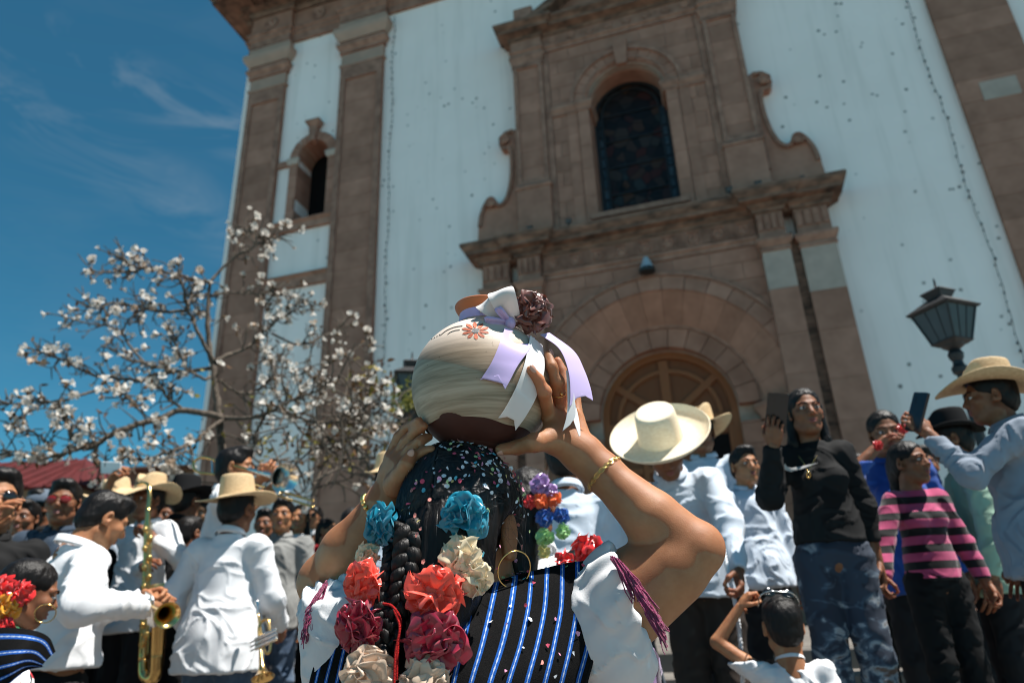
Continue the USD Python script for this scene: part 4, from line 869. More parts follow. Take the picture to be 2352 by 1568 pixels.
# right hand
def chain(F, pts, rs, k=0.004):
    for a, b, r, s in zip(pts[:-1], pts[1:], rs[:-1], rs[1:]): F.cone(a, b, r, s, k)
palm = at(1290, 1000, 1.096)
Imcp, Mmcp, Rmcp, Pmcp = at(1262, 952, 1.082), at(1289, 938, 1.098), at(1311, 946, 1.113), at(1328, 962, 1.128)
TC = at(1270, 1008, 1.075)
Bd.cone(HW, palm, 0.029, 0.026, 0.015).cone(palm, Imcp, 0.024, 0.0125, 0.010).cone(palm, Mmcp, 0.024, 0.0125, 0.010).cone(palm, Rmcp, 0.022, 0.012, 0.010).cone(HW, Pmcp, 0.022, 0.011, 0.012).cone(HW, Imcp, 0.022, 0.012, 0.012).cone(HW, TC, 0.024, 0.021, 0.015).cone(palm, TC, 0.022, 0.021, 0.012)
FI = [Imcp, js(1249, 901, 0.012), js(1237, 872, 0.0095), js(1219, 850, 0.0085)]
FM = [Mmcp, js(1279, 878, 0.013), js(1268, 842, 0.011), js(1260, 815, 0.009)]
FRg = [Rmcp, at(1300, 885, 1.12), at(1290, 850, 1.125), at(1281, 828, 1.125)]
FP = [Pmcp, at(1322, 915, 1.14), at(1314, 890, 1.145), at(1306, 872, 1.145)]
FT = [TC, at(1228, 1016, 1.045), js(1188, 1027, 0.012), js(1150, 1032, 0.010)]
chain(Bd, FI, (0.0118, 0.0104, 0.0090, 0.0078)); chain(Bd, FM, (0.0118, 0.0104, 0.0092, 0.0078)); chain(Bd, FRg, (0.0112, 0.0100, 0.0088, 0.0072)); chain(Bd, FP, (0.0100, 0.0088, 0.0076, 0.0064)); chain(Bd, FT, (0.019, 0.0145, 0.0115, 0.0092), 0.006)
for a, r in ((FI[1], 0.0112), (FM[1], 0.0112)): Bd.ell(a + [0.002, -0.003, 0], r, 0.004)
# left arm and hand
Bd.cone(SL + [0.0, 0.03, 0], EL, 0.048, 0.044, 0.02).cone(EL, EL + (WL - EL) * 0.4, 0.040, 0.042, 0.012).cone(EL + (WL - EL) * 0.4, WL, 0.042, 0.029, 0.015)
LW = at(896, 1130, 1.14); LP = at(905, 1088, 1.13)
Bd.cone(WL, LW, 0.029, 0.026, 0.012).cone(LW, LP, 0.026, 0.024, 0.012)
LF = [[at(898, 1050, 1.115), at(917, 1004, 1.105), at(936, 982, 1.095), js(962, 966, 0.010)], [at(907, 1055, 1.10), at(934, 1013, 1.085), at(952, 993, 1.075), js(974, 978, 0.009)], [at(916, 1062, 1.09), at(946, 1028, 1.07), at(966, 1012, 1.06), js(986, 1003, 0.009)], [at(921, 1072, 1.08), at(952, 1048, 1.06), at(972, 1036, 1.055), at(992, 1030, 1.05)]]
for i, c in enumerate(LF):
    Bd.cone(LP, c[0], 0.020, 0.011, 0.010); chain(Bd, c, np.array((0.0110, 0.0098, 0.0086, 0.0072)) * (1, 1, 0.96, 0.86)[i])
LT = [at(908, 1112, 1.10), at(921, 1088, 1.065), at(935, 1064, 1.05), at(944, 1042, 1.045)]
chain(Bd, LT, (0.020, 0.0135, 0.0112, 0.0088), 0.006)
# torso down to the skirt, legs and feet (mostly hidden)
CH = (SL + SR) / 2
Bd.cone(CH + [0, 0.05, -0.06], CH + [0, 0.05, -0.35], 0.10, 0.11, 0.05)
for s in (-1, 1): Bd.cone(CH + [s * 0.08, 0, -0.38], [CH[0] + s * 0.09, CH[1], 0.12], 0.085, 0.045, 0.03).cone([CH[0] + s * 0.09, CH[1] - 0.03, 0.05], [CH[0] + s * 0.1, CH[1] + 0.13, 0.035], 0.042, 0.03, 0.02)
bm = Bd.build(0.0036, 1)
wp('body', bm, SK1)
M_nail = mat('fingernail', (0.50, 0.27, 0.20), 0.22, 0.5, 0.05)
for (p, q, up_) in ((FI[2], FI[3], FI[3] - JC), (FM[2], FM[3], FM[3] - JC + CAM_R * 0.02 - CAM_F * 0.05), (LT[2], LT[3], -CAM_F), (FT[2], FT[3], -CAM_F * 0.6 - CAM_U * 0.5)):
    Y = nrm(q - p); Z = nrm(up_); Z = nrm(Z - Y * (Z @ Y)); X = np.cross(Y, Z); s = tm(trimesh.creation.icosphere(3, 1.0))
    v = s[0] * [0.0052, 0.0075, 0.0022]; v[:, 2] -= 14.0 * v[:, 0] ** 2
    wp('fingernail', (v @ np.stack([X, Y, Z], 1).T + q + Z * 0.0066 + Y * 0.0012, s[1]), M_nail)
# --- hair: cap, strands, braids
Hf = Field(); hr = Hrot
def hl(x, y, z): return HC + hr @ np.array([x, y, z])
HE = np.array([0.099, 0.108, 0.116]); HO = hl(0, -0.020, 0.022)
Hf.ell(HO, HE, 0.01, R=hr).cone(hl(0, -0.085, -0.03), hl(-0.02, -0.10, -0.12), 0.062, 0.045, 0.03).cone(hl(-0.055, -0.06, -0.02), hl(-0.075, -0.075, -0.08), 0.045, 0.03, 0.03).cone(hl(0.005, -0.07, -0.03), hl(0.005, -0.09, -0.10), 0.045, 0.03, 0.03)
Hf.ell(hl(0, 0.125, -0.03), (0.072, 0.105, 0.095), 0.012, R=hr, sub=True).ell(hl(0.118, -0.045, -0.050), (0.060, 0.085, 0.085), 0.012, R=hr, sub=True)
Hf.cone(hl(0.080, 0.030, 0.03), hl(0.084, 0.034, -0.07), 0.018, 0.008, 0.012)
hm = Hf.build(0.0042, 1); n_ = vnormals(*hm); l_ = (hm[0] - HO) @ hr
th = np.arctan2(l_[:, 0], -l_[:, 1])
wav = meshkit.noise(np.stack([th * 26, l_[:, 2] * 5, l_[:, 1] * 5], 1), 5); hm = (hm[0] + n_ * ((wav - 0.5) * 0.0055)[:, None], hm[1])
part_ = np.exp(-((l_[:, 0] + 0.02) / 0.006) ** 2) * (l_[:, 2] > 0.02); hm = (hm[0] - n_ * (part_ * 0.004)[:, None], hm[1])
hairp = wp('hair', hm, M_hair)
r_ = np.random.default_rng(5); curves, widths = [], []
def slerp(a, b, t): w = math.acos(np.clip(a @ b, -1, 1)); return (np.sin((1 - t) * w)[:, None] * a + np.sin(t * w)[:, None] * b) / max(math.sin(w), 1e-6)
for i in range(5200):
    s = -1 if i % 2 else 1
    el = r_.uniform(-0.35, 1.75)                                   # along the parting from nape to crown
    a = nrm(np.array([-0.20 + 0.03 * s, -math.cos(el), math.sin(el)])); b = nrm(np.array([(-0.62 if s < 0 else 0.42) + r_.normal(0, 0.16), -0.85, -0.25 + r_.normal(0, 0.18)]))
    if s > 0 and r_.uniform() < 0.35: b = nrm(np.array([0.72, -0.45, 0.28 + r_.normal(0, 0.12)]))
    t = np.linspace(0, 1, 9); q = slerp(a, b, t); bow = 1 + 0.004 + 0.030 * r_.uniform() ** 2 + 0.006 * np.sin(t * 9 + r_.uniform(0, 6)) + (0.02 * r_.uniform() * np.sin(t * 3) if r_.uniform() < 0.06 else 0)
    p = HO + (q * HE * np.reshape(bow, (-1, 1)) + r_.normal(0, 0.0012, (9, 3))) @ hr.T
    curves.append(p - WB); widths.append(0.0006)
for i in range(160):                                              # fly-away hairs round the nape and ear
    p0 = hl(r_.uniform(0.03, 0.10), r_.uniform(-0.10, -0.02), r_.uniform(-0.02, 0.09)) if i % 2 else hl(r_.uniform(-0.03, 0.06), -0.125, r_.uniform(-0.10, 0.05))
    d = nrm(r_.normal(0, 1, 3) + [0.3, -0.5, -0.4]); t = np.linspace(0, 1, 9)[:, None]; L = r_.uniform(0.015, 0.05)
    curves.append(p0 + d * t * L + np.array([0, 0, -1.0]) * t ** 2 * L * 0.5 + nrm(r_.normal(0, 1, 3)) * np.sin(t * 4) * 0.006 - WB); widths.append(0.0003)
bc = UsdGeom.BasisCurves.Define(stage, woman + '/hair_strands'); bc.CreateTypeAttr('cubic'); bc.CreateBasisAttr('catmullRom')
bc.CreateCurveVertexCountsAttr([9] * len(curves)); bc.CreatePointsAttr(Vt.Vec3fArray.FromNumpy(np.vstack(curves).astype(np.float32)))
bc.CreateWidthsAttr(Vt.FloatArray.FromNumpy((np.array(widths)[:, None] * np.linspace(1.0, 0.7, 9)[None]).ravel().astype(np.float32))); bc.SetWidthsInterpolation('vertex')
UsdShade.MaterialBindingAPI.Apply(bc.GetPrim()).Bind(mat('hair_strand', (0.010, 0.008, 0.007), 0.22, 0.8, 0.1)); bc.GetPrim().SetCustomDataByKey('kind', 'stuff')
def braid(path, r, turns, amp=0.62):
    c = spline(path, 90); t = nrm(np.gradient(c, axis=0)); a = nrm(np.cross(t, [0, 1.0, 0])); b = np.cross(t, a); ph = np.linspace(0, turns * 2 * np.pi, 90); out = []
    rr = np.broadcast_to(r, 90) if np.ndim(r) == 0 else np.interp(np.linspace(0, 1, 90), np.linspace(0, 1, len(r)), r)
    for k in range(3):
        p = ph + k * 2 * np.pi / 3
        q = c + a * (np.sin(p) * rr * amp)[:, None] + b * (np.sin(2 * p) * rr * 0.36)[:, None]
        out.append(tube(q, rr * 0.56, 9))
    v, f = cat(*out); n = vnormals(v, f); return v + n * ((meshkit.noise(v * [300, 300, 60], 3) - 0.5) * 0.0022)[:, None], f
brl = wp('braid', braid([at(900, 1175, 1.06), at(908, 1240, 1.035), at(905, 1310, 1.01), at(890, 1380, 0.995), at(878, 1450, 0.985), at(868, 1560, 0.975), at(862, 1700, 0.97)], (0.012, 0.0155, 0.017, 0.016, 0.015, 0.014, 0.013), 6), M_hair)
brr = wp('braid', braid([at(1048, 1170, 1.03), at(1042, 1240, 1.01), at(1015, 1330, 0.995), at(996, 1420, 0.985), at(985, 1500, 0.975), at(968, 1600, 0.97), at(960, 1700, 0.97)], (0.014, 0.018, 0.021, 0.02, 0.018, 0.016, 0.014), 4.6), M_hair)
wp('braid', braid([at(945, 1205, 1.02), at(938, 1280, 1.0), at(925, 1350, 0.99), at(912, 1420, 0.985), at(905, 1500, 0.98)], (0.022, 0.02, 0.016, 0.012, 0.008), 3.2), M_hair)
# --- satin ribbon roses
def satin(name, col, col2=None):
    if name in _mats: return _mats[name]
    c = np.asarray(col); nodes = {'tc': ('texture_coordinate', {}), 'n': ('noise_texture', {'scale': 700.0, 'detail': 2.0}), 'b': ('bump', {'strength': 0.08, 'distance': 0.0005}), 'lw': ('layer_weight', {'blend': 0.35}),
      'c': ('mix', {'color1': tuple(c), 'color2': tuple(np.clip(c * 1.25 + 0.015, 0, 0.9) if col2 is None else col2)}),
      'p': ('principled_bsdf', {'roughness': 0.25, 'specular_ior_level': 0.7, 'anisotropic': 0.5, 'sheen_weight': 0.25}), 't': ('translucent_bsdf', {}), 'ms': ('mix_closure', {'fac': 0.14})}
    _mats[name] = usdkit.material(stage, '/World/Looks/' + name, nodes, [('tc.object', 'n.vector'), ('n.fac', 'b.height'), ('b.normal', 'p.normal'), ('lw.facing', 'c.fac'), ('c.color', 'p.base_color'), ('c.color', 't.color'), ('p.BSDF', 'ms.closure1'), ('t.BSDF', 'ms.closure2')], surface='ms.closure')
    return _mats[name]
S_teal = satin('teal_satin', (0.0, 0.205, 0.31)); S_cream = satin('cream_satin', (0.75, 0.62, 0.42)); S_coral = satin('coral_satin', (0.80, 0.070, 0.038)); S_crim = satin('crimson_satin', (0.30, 0.010, 0.035)); S_beige = satin('beige_satin', (0.62, 0.46, 0.34))
S_lav = satin('lavender_satin', (0.55, 0.44, 0.74)); S_white = satin('white_satin', (0.80, 0.79, 0.78)); S_pale = satin('ivory_satin', (0.80, 0.74, 0.71)); S_brown = satin('brown_satin', (0.13, 0.035, 0.022))
def rose(seed, layers=None, res=64, puff=1.0):
    """A rosette of gathered satin ribbon, radius about 1, opening along +z: ruffled ribbon folds standing on a ball."""
    r = np.random.default_rng(seed); big = res > 40; n = 30 if big else 16; na, nb_ = (17, 8) if big else (9, 5)
    d0 = np.array([[0, 0, 1.0]]); s = tm(trimesh.creation.icosphere(2, 1.0)); out = [(s[0] * [0.62, 0.62, 0.36], s[1])]
    for k in range(n):
        zc = 1 - (k + 0.5) / n * 1.05; ph = k * 2.39996 + r.uniform(-0.35, 0.35); rc = math.sqrt(max(1 - zc * zc, 0)); D = np.array([rc * math.cos(ph), rc * math.sin(ph), zc])
        ring_ = nrm(np.array([-math.sin(ph), math.cos(ph), 0.0])); rad_ = nrm(np.cross(ring_, D)); q = r.uniform(-0.9, 0.9); T = ring_ * math.cos(q) + rad_ * math.sin(q); N = np.cross(D, T)
        if N @ np.array([D[0], D[1], 0]) < 0 and zc < 0.9: N, T = -N, -T
        L, Hh = r.uniform(0.42, 0.62), r.uniform(0.34, 0.52); a = np.linspace(-1, 1, na)[:, None]; b = np.linspace(0, 1, nb_)[None, :]
        c, f1, p1, p2 = r.uniform(-0.30, 0.42), r.uniform(1.6, 3.4), r.uniform(0, 6.28), r.uniform(0, 6.28)
        side = c * a ** 2 + 0.16 * b * np.sin(a * f1 * 1.6 + p1) + r.uniform(0.05, 0.42) * b ** 1.6 + 0.05 * np.sin(a * 7 + b * 4 + p2) * b
        hgt = 0.42 + Hh * np.sin(b * r.uniform(1.45, 2.1)) * (1 - 0.55 * a ** 2) + 0.07 * np.sin(a * f1 + p2) * b
        al = L * a * (0.55 + 0.45 * b)
        v = D * hgt[..., None] + T * al[..., None] + N * side[..., None]
        out.append((v.reshape(-1, 3) * [1.0, 1.0, 0.80], grid_faces(na, nb_)))
    return cat(*out)
RUFF = ((2, 0.42), (3, 0.72), (4, 0.95), (5, 1.10))
def put_rose(u, v, y, rpx, mt, label, seed, tilt=(0.0, 0.0), sq=(1, 1), name='ribbon_rose', layers=RUFF):
    c = at(u, v, y); R = rpx * np.linalg.norm(at(u + 1, v, y) - c); z = nrm(-CAM_F + CAM_R * tilt[0] + CAM_U * tilt[1]); fr = frame_to(z, CAM_R); m = rose(seed, None, 84)
    q = m[0] * [sq[0], sq[1], 0.95] * R * 1.0
    return wp(name, (q @ fr.T + c, m[1]), mt, label=label)
put_rose(1063, 1187, 0.992, 63, S_teal, 'teal satin rose on the right braid', 1, (0.15, 0.15))
put_rose(876, 1206, 1.02, 47, S_teal, 'teal satin rose on the left braid', 2, (-0.3, 0.1), (0.95, 1.15))
put_rose(1056, 1278, 0.985, 52, S_cream, 'cream satin rose', 3, (0.1, 0.2)); put_rose(1092, 1330, 0.99, 46, S_cream, 'cream satin rose', 4, (0.3, -0.2), (0.95, 1.1))
put_rose(846, 1278, 1.03, 35, S_cream, 'cream satin rose', 5, (-0.5, 0.2))
put_rose(1000, 1362, 0.968, 71, S_coral, 'coral satin rose', 6, (0.0, 0.1), (1.05, 0.95)); put_rose(834, 1338, 0.985, 52, S_coral, 'coral satin rose', 7, (-0.2, 0.1), (0.95, 1.1))
put_rose(998, 1478, 0.958, 77, S_crim, 'crimson satin rose', 8, (0.1, 0.0), (1.05, 1.0)); put_rose(826, 1438, 0.972, 62, S_crim, 'crimson satin rose', 9, (-0.15, 0.0), (1, 1.1))
put_rose(846, 1545, 0.96, 72, S_beige, 'beige satin rose', 10, (-0.05, 0.3), (1.0, 0.9)); put_rose(972, 1568, 0.952, 64, S_beige, 'beige satin rose', 11, (0.05, 0.3))
wp('red_cord', cat(tube(spline([at(880, 1385, 0.965), at(902, 1392, 0.955), at(920, 1425, 0.95), at(914, 1480, 0.95), at(912, 1560, 0.945)], 24), 0.0017, 8), tube(spline([at(905, 1400, 0.953), at(918, 1440, 0.945), at(908, 1500, 0.942), at(905, 1580, 0.94)], 24), 0.0015, 8)), mat('red_yarn', (0.5, 0.012, 0.012), 0.85, 0.2, 0.1, 50, 0.8, 500), kind='stuff')
# --- hoop earring, ring, bracelets
def torus(R, r, n=40, m=8):
    a = np.linspace(0, 2 * np.pi, n, endpoint=False); b = np.linspace(0, 2 * np.pi, m, endpoint=False)
    v = np.stack([(R + r * np.cos(b)[None]) * np.cos(a)[:, None], (R + r * np.cos(b)[None]) * np.sin(a)[:, None], np.broadcast_to(r * np.sin(b)[None], (n, m))], -1).reshape(-1, 3)
    i, j = np.meshgrid(np.arange(n), np.arange(m), indexing='ij'); q = np.stack([i * m + j, ((i + 1) % n) * m + j, ((i + 1) % n) * m + (j + 1) % m, i * m + (j + 1) % m], -1).reshape(-1, 4)
    return v, np.vstack([q[:, [0, 1, 2]], q[:, [0, 2, 3]]])
wp('hoop_earring', xf(torus(0.0265, 0.0012), frame_to(nrm(-CAM_F + CAM_R * 0.5)), at(1181, 1307, 1.065)), M_gold)
md = nrm(FM[1] - FM[0]); rp = FM[0] * 0.42 + FM[1] * 0.58
wp('finger_ring', cat(xf(torus(0.0119, 0.0009, 30, 6), frame_to(md), rp), xf(tm(trimesh.creation.icosphere(1, 0.0028)), np.eye(3), rp + nrm(-CAM_F + CAM_R * 0.25) * 0.0135)), M_gold, smooth=True)
ax = nrm(MR - WR); fb = frame_to(ax); bp = WR + ax * 0.004
for k in range(20):
    a = 2 * np.pi * k / 20; d = fb[:, 0] * math.cos(a) + fb[:, 1] * math.sin(a); c = bp + d * 0.0345; fr = np.stack([np.cross(d, ax), ax, d], 1)
    wp('bracelet_link', cat(xf((torus(1, 0.22, 14, 5)[0] * [0.0044, 0.0034, 0.0022], torus(1, 0.22, 14, 5)[1]), fr, c), xf((torus(1, 0.3, 10, 5)[0] * [0.0022, 0.0016, 0.0016], torus(1, 0.3, 10, 5)[1]), fr, c)), M_gold)
ax = nrm(WL - EL); fb = frame_to(ax); bp = WL - ax * 0.01
for k in range(22):
    a = 2 * np.pi * k / 22; wp('bracelet_bead', xf(tm(trimesh.creation.icosphere(1, 0.0044)), np.eye(3), bp + (fb[:, 0] * math.cos(a) + fb[:, 1] * math.sin(a)) * 0.0325), M_gold)
# --- blouse: puffed sleeves with stitched pleats and a magenta fringe
def sleeve(S, E, center, r, plane_at, seed, extra, cutn=None):
    F = Field(); d = nrm(E - S)
    F.cone(S - d * 0.02, S + d * plane_at, r * 0.98, r * 0.92, 0.04)
    for c, q in extra: F.ell(c, q, 0.05)
    F.half(S + d * plane_at if cutn is None else cutn[0], d if cutn is None else nrm(cutn[1]))
    v, f = F.build(0.0046, 1)
    # gathers radiate from the cuff
    fr = frame_to(d); l = (v - S) @ fr; an = np.arctan2(l[:, 1], l[:, 0]); t = np.clip(l[:, 2] / plane_at, -0.6, 1); n = vnormals(v, f)
    w = np.clip((t + 0.45) / 1.45, 0, 1)
    g = np.sin(an * 15 + 3.0 * meshkit.noise(v * 16, seed)) * 0.0042 * w ** 1.5 + (meshkit.fbm(v * [22, 22, 16], 3, seed) - 0.5) * 0.006 * (1 - 0.5 * w)
    rd = np.abs(2 * meshkit.noise(np.stack([an * 3.0, t * 3.0, t * 0 + seed], 1), seed + 9) - 1); g = g + (1 - rd) ** 6 * 0.0045 * (1 - 0.3 * w)
    return v + n * g[:, None], f
C_blouse = cloth('white_blouse_cotton', (0.80, 0.80, 0.81), trans=0.15)
wp('sleeve', sleeve(at(1388, 1425, 1.125), ER, None, 0.078, 0.085, 3, [(at(1418, 1500, 1.11), (0.052, 0.055, 0.070)), (at(1402, 1345, 1.095), (0.026, 0.05, 0.045))], (at(1456, 1388, 1.08), CAM_R * 0.93 + CAM_U * 0.36)), C_blouse)
wp('sleeve', sleeve(at(815, 1425, 1.13), EL + [-0.02, 0.02, 0.0], None, 0.060, 0.06, 4, [(at(793, 1400, 1.115), (0.050, 0.055, 0.060)), (at(782, 1480, 1.115), (0.040, 0.05, 0.08)), (at(790, 1560, 1.115), (0.04, 0.05, 0.07))], (at(745, 1320, 1.2), CAM_U - CAM_R * 0.3)), C_blouse)
T = Field(); T.cone(CH + [0, 0.05, -0.06], CH + [0, 0.05, -0.36], 0.125, 0.13, 0.05, sc=(0.85, 1.25, 1)).cone(SL + [0.03, 0.035, -0.02], SR + [-0.03, 0.035, -0.02], 0.055, 0.055, 0.04).half(CH + [0, 0, -0.40], (0, 0, -1)); tv, tf = T.build(0.010)
wp('blouse', (folds(tv, tf, 0.012, seed=4), tf), C_blouse)
Bk = Field(); Bk.cone(CH + [0, 0, -0.33], [CH[0], CH[1], 0.12], 0.16, 0.30, 0.03).half((0, 0, 0.06), (0, 0, -1)).half(CH + [0, 0, -0.32], (0, 0, 1)); sv, sf = Bk.build(0.016); an = np.arctan2(sv[:, 1] - CH[1], sv[:, 0] - CH[0])
wp('skirt', (sv + nrm((sv - CH) * [1, 1, 0]) * (0.012 * np.sin(an * 30))[:, None], sf), cloth('wine_wool', (0.14, 0.012, 0.03)))
M_fr = mat('magenta_yarn', (0.36, 0.008, 0.11), 0.8, 0.25, 0.25, 80, 0.6, 700, sheen=0.4)
r_ = np.random.default_rng(11)
def fringe(a, b, n, hang, side):
    out = []
    for i in range(n):
        t = (i + r_.uniform(-0.5, 0.5)) / n; p = spline(np.array(a), 30); p = p[int(np.clip(t, 0, 1) * 29)] + r_.normal(0, 0.0018, 3)
        L = hang * r_.uniform(0.7, 1.25); d0 = nrm(side + r_.normal(0, 0.25, 3)); q = [p]
        for k in range(1, 7):
            s = k / 6; q.append(p + d0 * 0.010 * math.sin(min(s * 2, 1.6)) + np.array([0.006 * s, 0, -L * s]) + r_.normal(0, 0.0012, 3) * s + b * 0.012 * s)
        out.append(tube(spline(q, 10), np.linspace(0.0011, 0.0007, 10), 4))
    return cat(*out)
wp('sleeve_fringe', fringe([at(1406, 1280, 1.03), at(1430, 1300, 1.025), at(1452, 1332, 1.015), at(1470, 1368, 1.01), at(1486, 1400, 1.01)], nrm(CAM_R + CAM_U * -0.3), 240, 0.036, nrm(-CAM_F + CAM_R * 0.4)), M_fr, kind='stuff')
wp('sleeve_fringe', fringe([at(750, 1335, 1.08), at(736, 1358, 1.07), at(727, 1388, 1.065), at(722, 1420, 1.065)], -CAM_R, 90, 0.032, nrm(-CAM_F - CAM_R * 0.6)), M_fr, kind='stuff')
# --- rebozo: striped shawl over both shoulders
def shawl_mat():
    nodes = {'uv': ('uvmap', {'attribute': 'st'}), 'sx': ('separate_xyz', {}), 'ml': ('math', {'math_type': 'multiply', 'value2': 15.0}), 'fr': ('math', {'math_type': 'fraction'}), 'ab': ('math', {'math_type': 'subtract', 'value2': 0.5}), 'aa': ('math', {'math_type': 'absolute'}),
      'tw': ('math', {'math_type': 'multiply', 'value2': 210.0}), 'ts': ('math', {'math_type': 'sine'}), 'tz': ('math', {'math_type': 'multiply_add', 'value2': 0.010, }),
      'blue': ('math', {'math_type': 'less_than', 'value2': 0.145}), 'wht': ('math', {'math_type': 'less_than', 'value2': 0.024}), 'wn': ('white_noise_texture', {}), 'sc': ('vector_math', {'math_type': 'multiply', 'vector2': (500.0, 420.0, 1.0)}), 'fl': ('vector_math', {'math_type': 'floor'}),
      'bd': ('math', {'math_type': 'greater_than', 'value2': 0.42}), 'c0': ('mix', {'color1': (0.005, 0.005, 0.0055), 'color2': (0.011, 0.0105, 0.0105)}), 'c1': ('mix', {'color2': (0.016, 0.085, 0.34)}), 'c2': ('mix', {'color2': (0.46, 0.52, 0.60)}), 'bf': ('math', {'math_type': 'multiply'}),
      'n': ('noise_texture', {'scale': 900.0, 'detail': 2.0}), 'b': ('bump', {'strength': 0.6, 'distance': 0.001}), 'p': ('principled_bsdf', {'roughness': 0.95, 'specular_ior_level': 0.06, 'sheen_weight': 0.0}), 'tc': ('texture_coordinate', {})}
    L = [('uv.UV', 'sx.vector'), ('sx.x', 'ml.value1'), ('ml.value', 'fr.value1'), ('fr.value', 'ab.value1'), ('ab.value', 'aa.value1'),
         ('sx.y', 'tw.value1'), ('tw.value', 'ts.value1'), ('ts.value', 'tz.value1'), ('aa.value', 'tz.value3'), ('aa.value', 'blue.value1'), ('tz.value', 'wht.value1'),
         ('uv.UV', 'sc.vector1'), ('sc.vector', 'fl.vector1'), ('fl.vector', 'wn.vector'), ('wn.value', 'c0.fac'), ('wn.value', 'bd.value1'), ('bd.value', 'bf.value1'), ('blue.value', 'bf.value2'),
         ('c0.color', 'c1.color1'), ('blue.value', 'c1.fac'), ('c1.color', 'c2.color1'), ('wht.value', 'c2.fac'), ('c2.color', 'p.base_color'), ('tc.object', 'n.vector'), ('n.fac', 'b.height'), ('b.normal', 'p.normal')]
    return usdkit.material(stage, '/World/Looks/rebozo_stripes', nodes, L, surface='p.BSDF')
M_shawl = shawl_mat()
cols = [(795, 1330, 1.125), (850, 1342, 1.10), (940, 1352, 1.085), (1040, 1352, 1.085), (1120, 1338, 1.09), (1200, 1320, 1.10), (1290, 1300, 1.11), (1376, 1284, 1.125)]
rows = []
front = [at(u + du, v + 30, y + 0.11) for (u, v, y), du in zip(cols, (10, 10, 5, 0, 0, -5, -10, -15))]
ridge0 = [at(u, v + 4, y + 0.03) for (u, v, y) in cols]
ridge1 = [at(u, v + 4, y - 0.02) for (u, v, y) in cols]
mid1 = [at(u, v, y) for u, v, y in ((768, 1400, 1.075), (825, 1405, 1.055), (920, 1410, 1.035), (1030, 1412, 1.03), (1105, 1405, 1.035), (1192, 1395, 1.045), (1288, 1390, 1.06), (1378, 1385, 1.07))]
mid2 = [at(u, v, y) for u, v, y in ((740, 1480, 1.06), (805, 1485, 1.035), (905, 1490, 1.01), (1015, 1490, 1.0), (1085, 1488, 1.005), (1172, 1482, 1.02), (1272, 1478, 1.035), (1370, 1475, 1.06))]
bot1 = [at(u, v, y) for u, v, y in ((712, 1575, 1.06), (785, 1580, 1.03), (890, 1585, 1.0), (1000, 1585, 0.99), (1060, 1582, 0.992), (1142, 1578, 1.0), (1248, 1574, 1.02), (1345, 1572, 1.055))]
bot2 = [at(u, v, y) for u, v, y in ((700, 1700, 1.08), (775, 1705, 1.04), (880, 1710, 1.01), (985, 1710, 0.995), (1040, 1707, 0.995), (1115, 1705, 1.005), (1220, 1700, 1.03), (1310, 1700, 1.07))]
bot3 = [at(u, v, y) for u, v, y in ((700, 1850, 1.10), (775, 1855, 1.06), (880, 1860, 1.03), (975, 1860, 1.01), (1030, 1857, 1.01), (1100, 1855, 1.02), (1200, 1850, 1.05), (1290, 1850, 1.09))]
G = np.array([front, ridge0, ridge1, mid1, mid2, bot1, bot2, bot3])                # rows x cols x 3
G = np.stack([spline(G[:, j], 70) for j in range(8)], 1); G = np.stack([spline(G[i], 130) for i in range(70)], 0)
uu = np.linspace(0, 1, 130); vv = np.linspace(0, 1, 70)
ucol = np.interp(uu, np.linspace(0, 1, 8), np.array([0.0, 0.20, 0.32, 0.44, 0.535, 0.66, 0.83, 1.0]))
ST = np.stack(np.meshgrid(ucol, vv, indexing='xy'), -1).reshape(-1, 2)
gv = G.reshape(-1, 3); gf = grid_faces(70, 130)
nn = vnormals(gv, gf); gv = gv + nn * ((meshkit.fbm(gv * [16, 16, 5], 3, 8) - 0.5) * 0.012)[:, None] * np.sign(nn[:, 1:2] * -1)
wp('rebozo', (gv, gf), M_shawl, uv=ST)
for j, side in ((0, -1), (129, 1)):                                # rolled selvages
    wp('selvage', tube(gv.reshape(70, 130, 3)[:, j] + CAM_F * 0.001, 0.0026, 7), M_felt)
# --- confetti on hair and shawl
M_conf = usdkit.material(stage, '/World/Looks/confetti_paper', {'uv': ('uvmap', {'attribute': 'st'}), 'sx': ('separate_xyz', {}), 'r': ('rgb_ramp', {'interpolate': False, 'ramp': [(0.0, (0.62, 0.64, 0.68)), (0.40, (0.60, 0.07, 0.13)), (0.54, (0.62, 0.22, 0.18)), (0.66, (0.08, 0.36, 0.46)), (0.76, (0.36, 0.48, 0.22)), (0.86, (0.62, 0.26, 0.4)), (0.94, (0.62, 0.50, 0.2))]}), 'p': ('principled_bsdf', {'roughness': 0.7})}, [('uv.UV', 'sx.vector'), ('sx.x', 'r.fac'), ('r.color', 'p.base_color')], surface='p.BSDF')
r_ = np.random.default_rng(21); pcs = []
def px_of(p): q = np.stack([(p - CAM_P) @ CAM_R, (p - CAM_P) @ CAM_U, (p - CAM_P) @ CAM_F], -1); return 1176 + FPX * q[..., 0] / q[..., 2], 784 - FPX * q[..., 1] / q[..., 2]
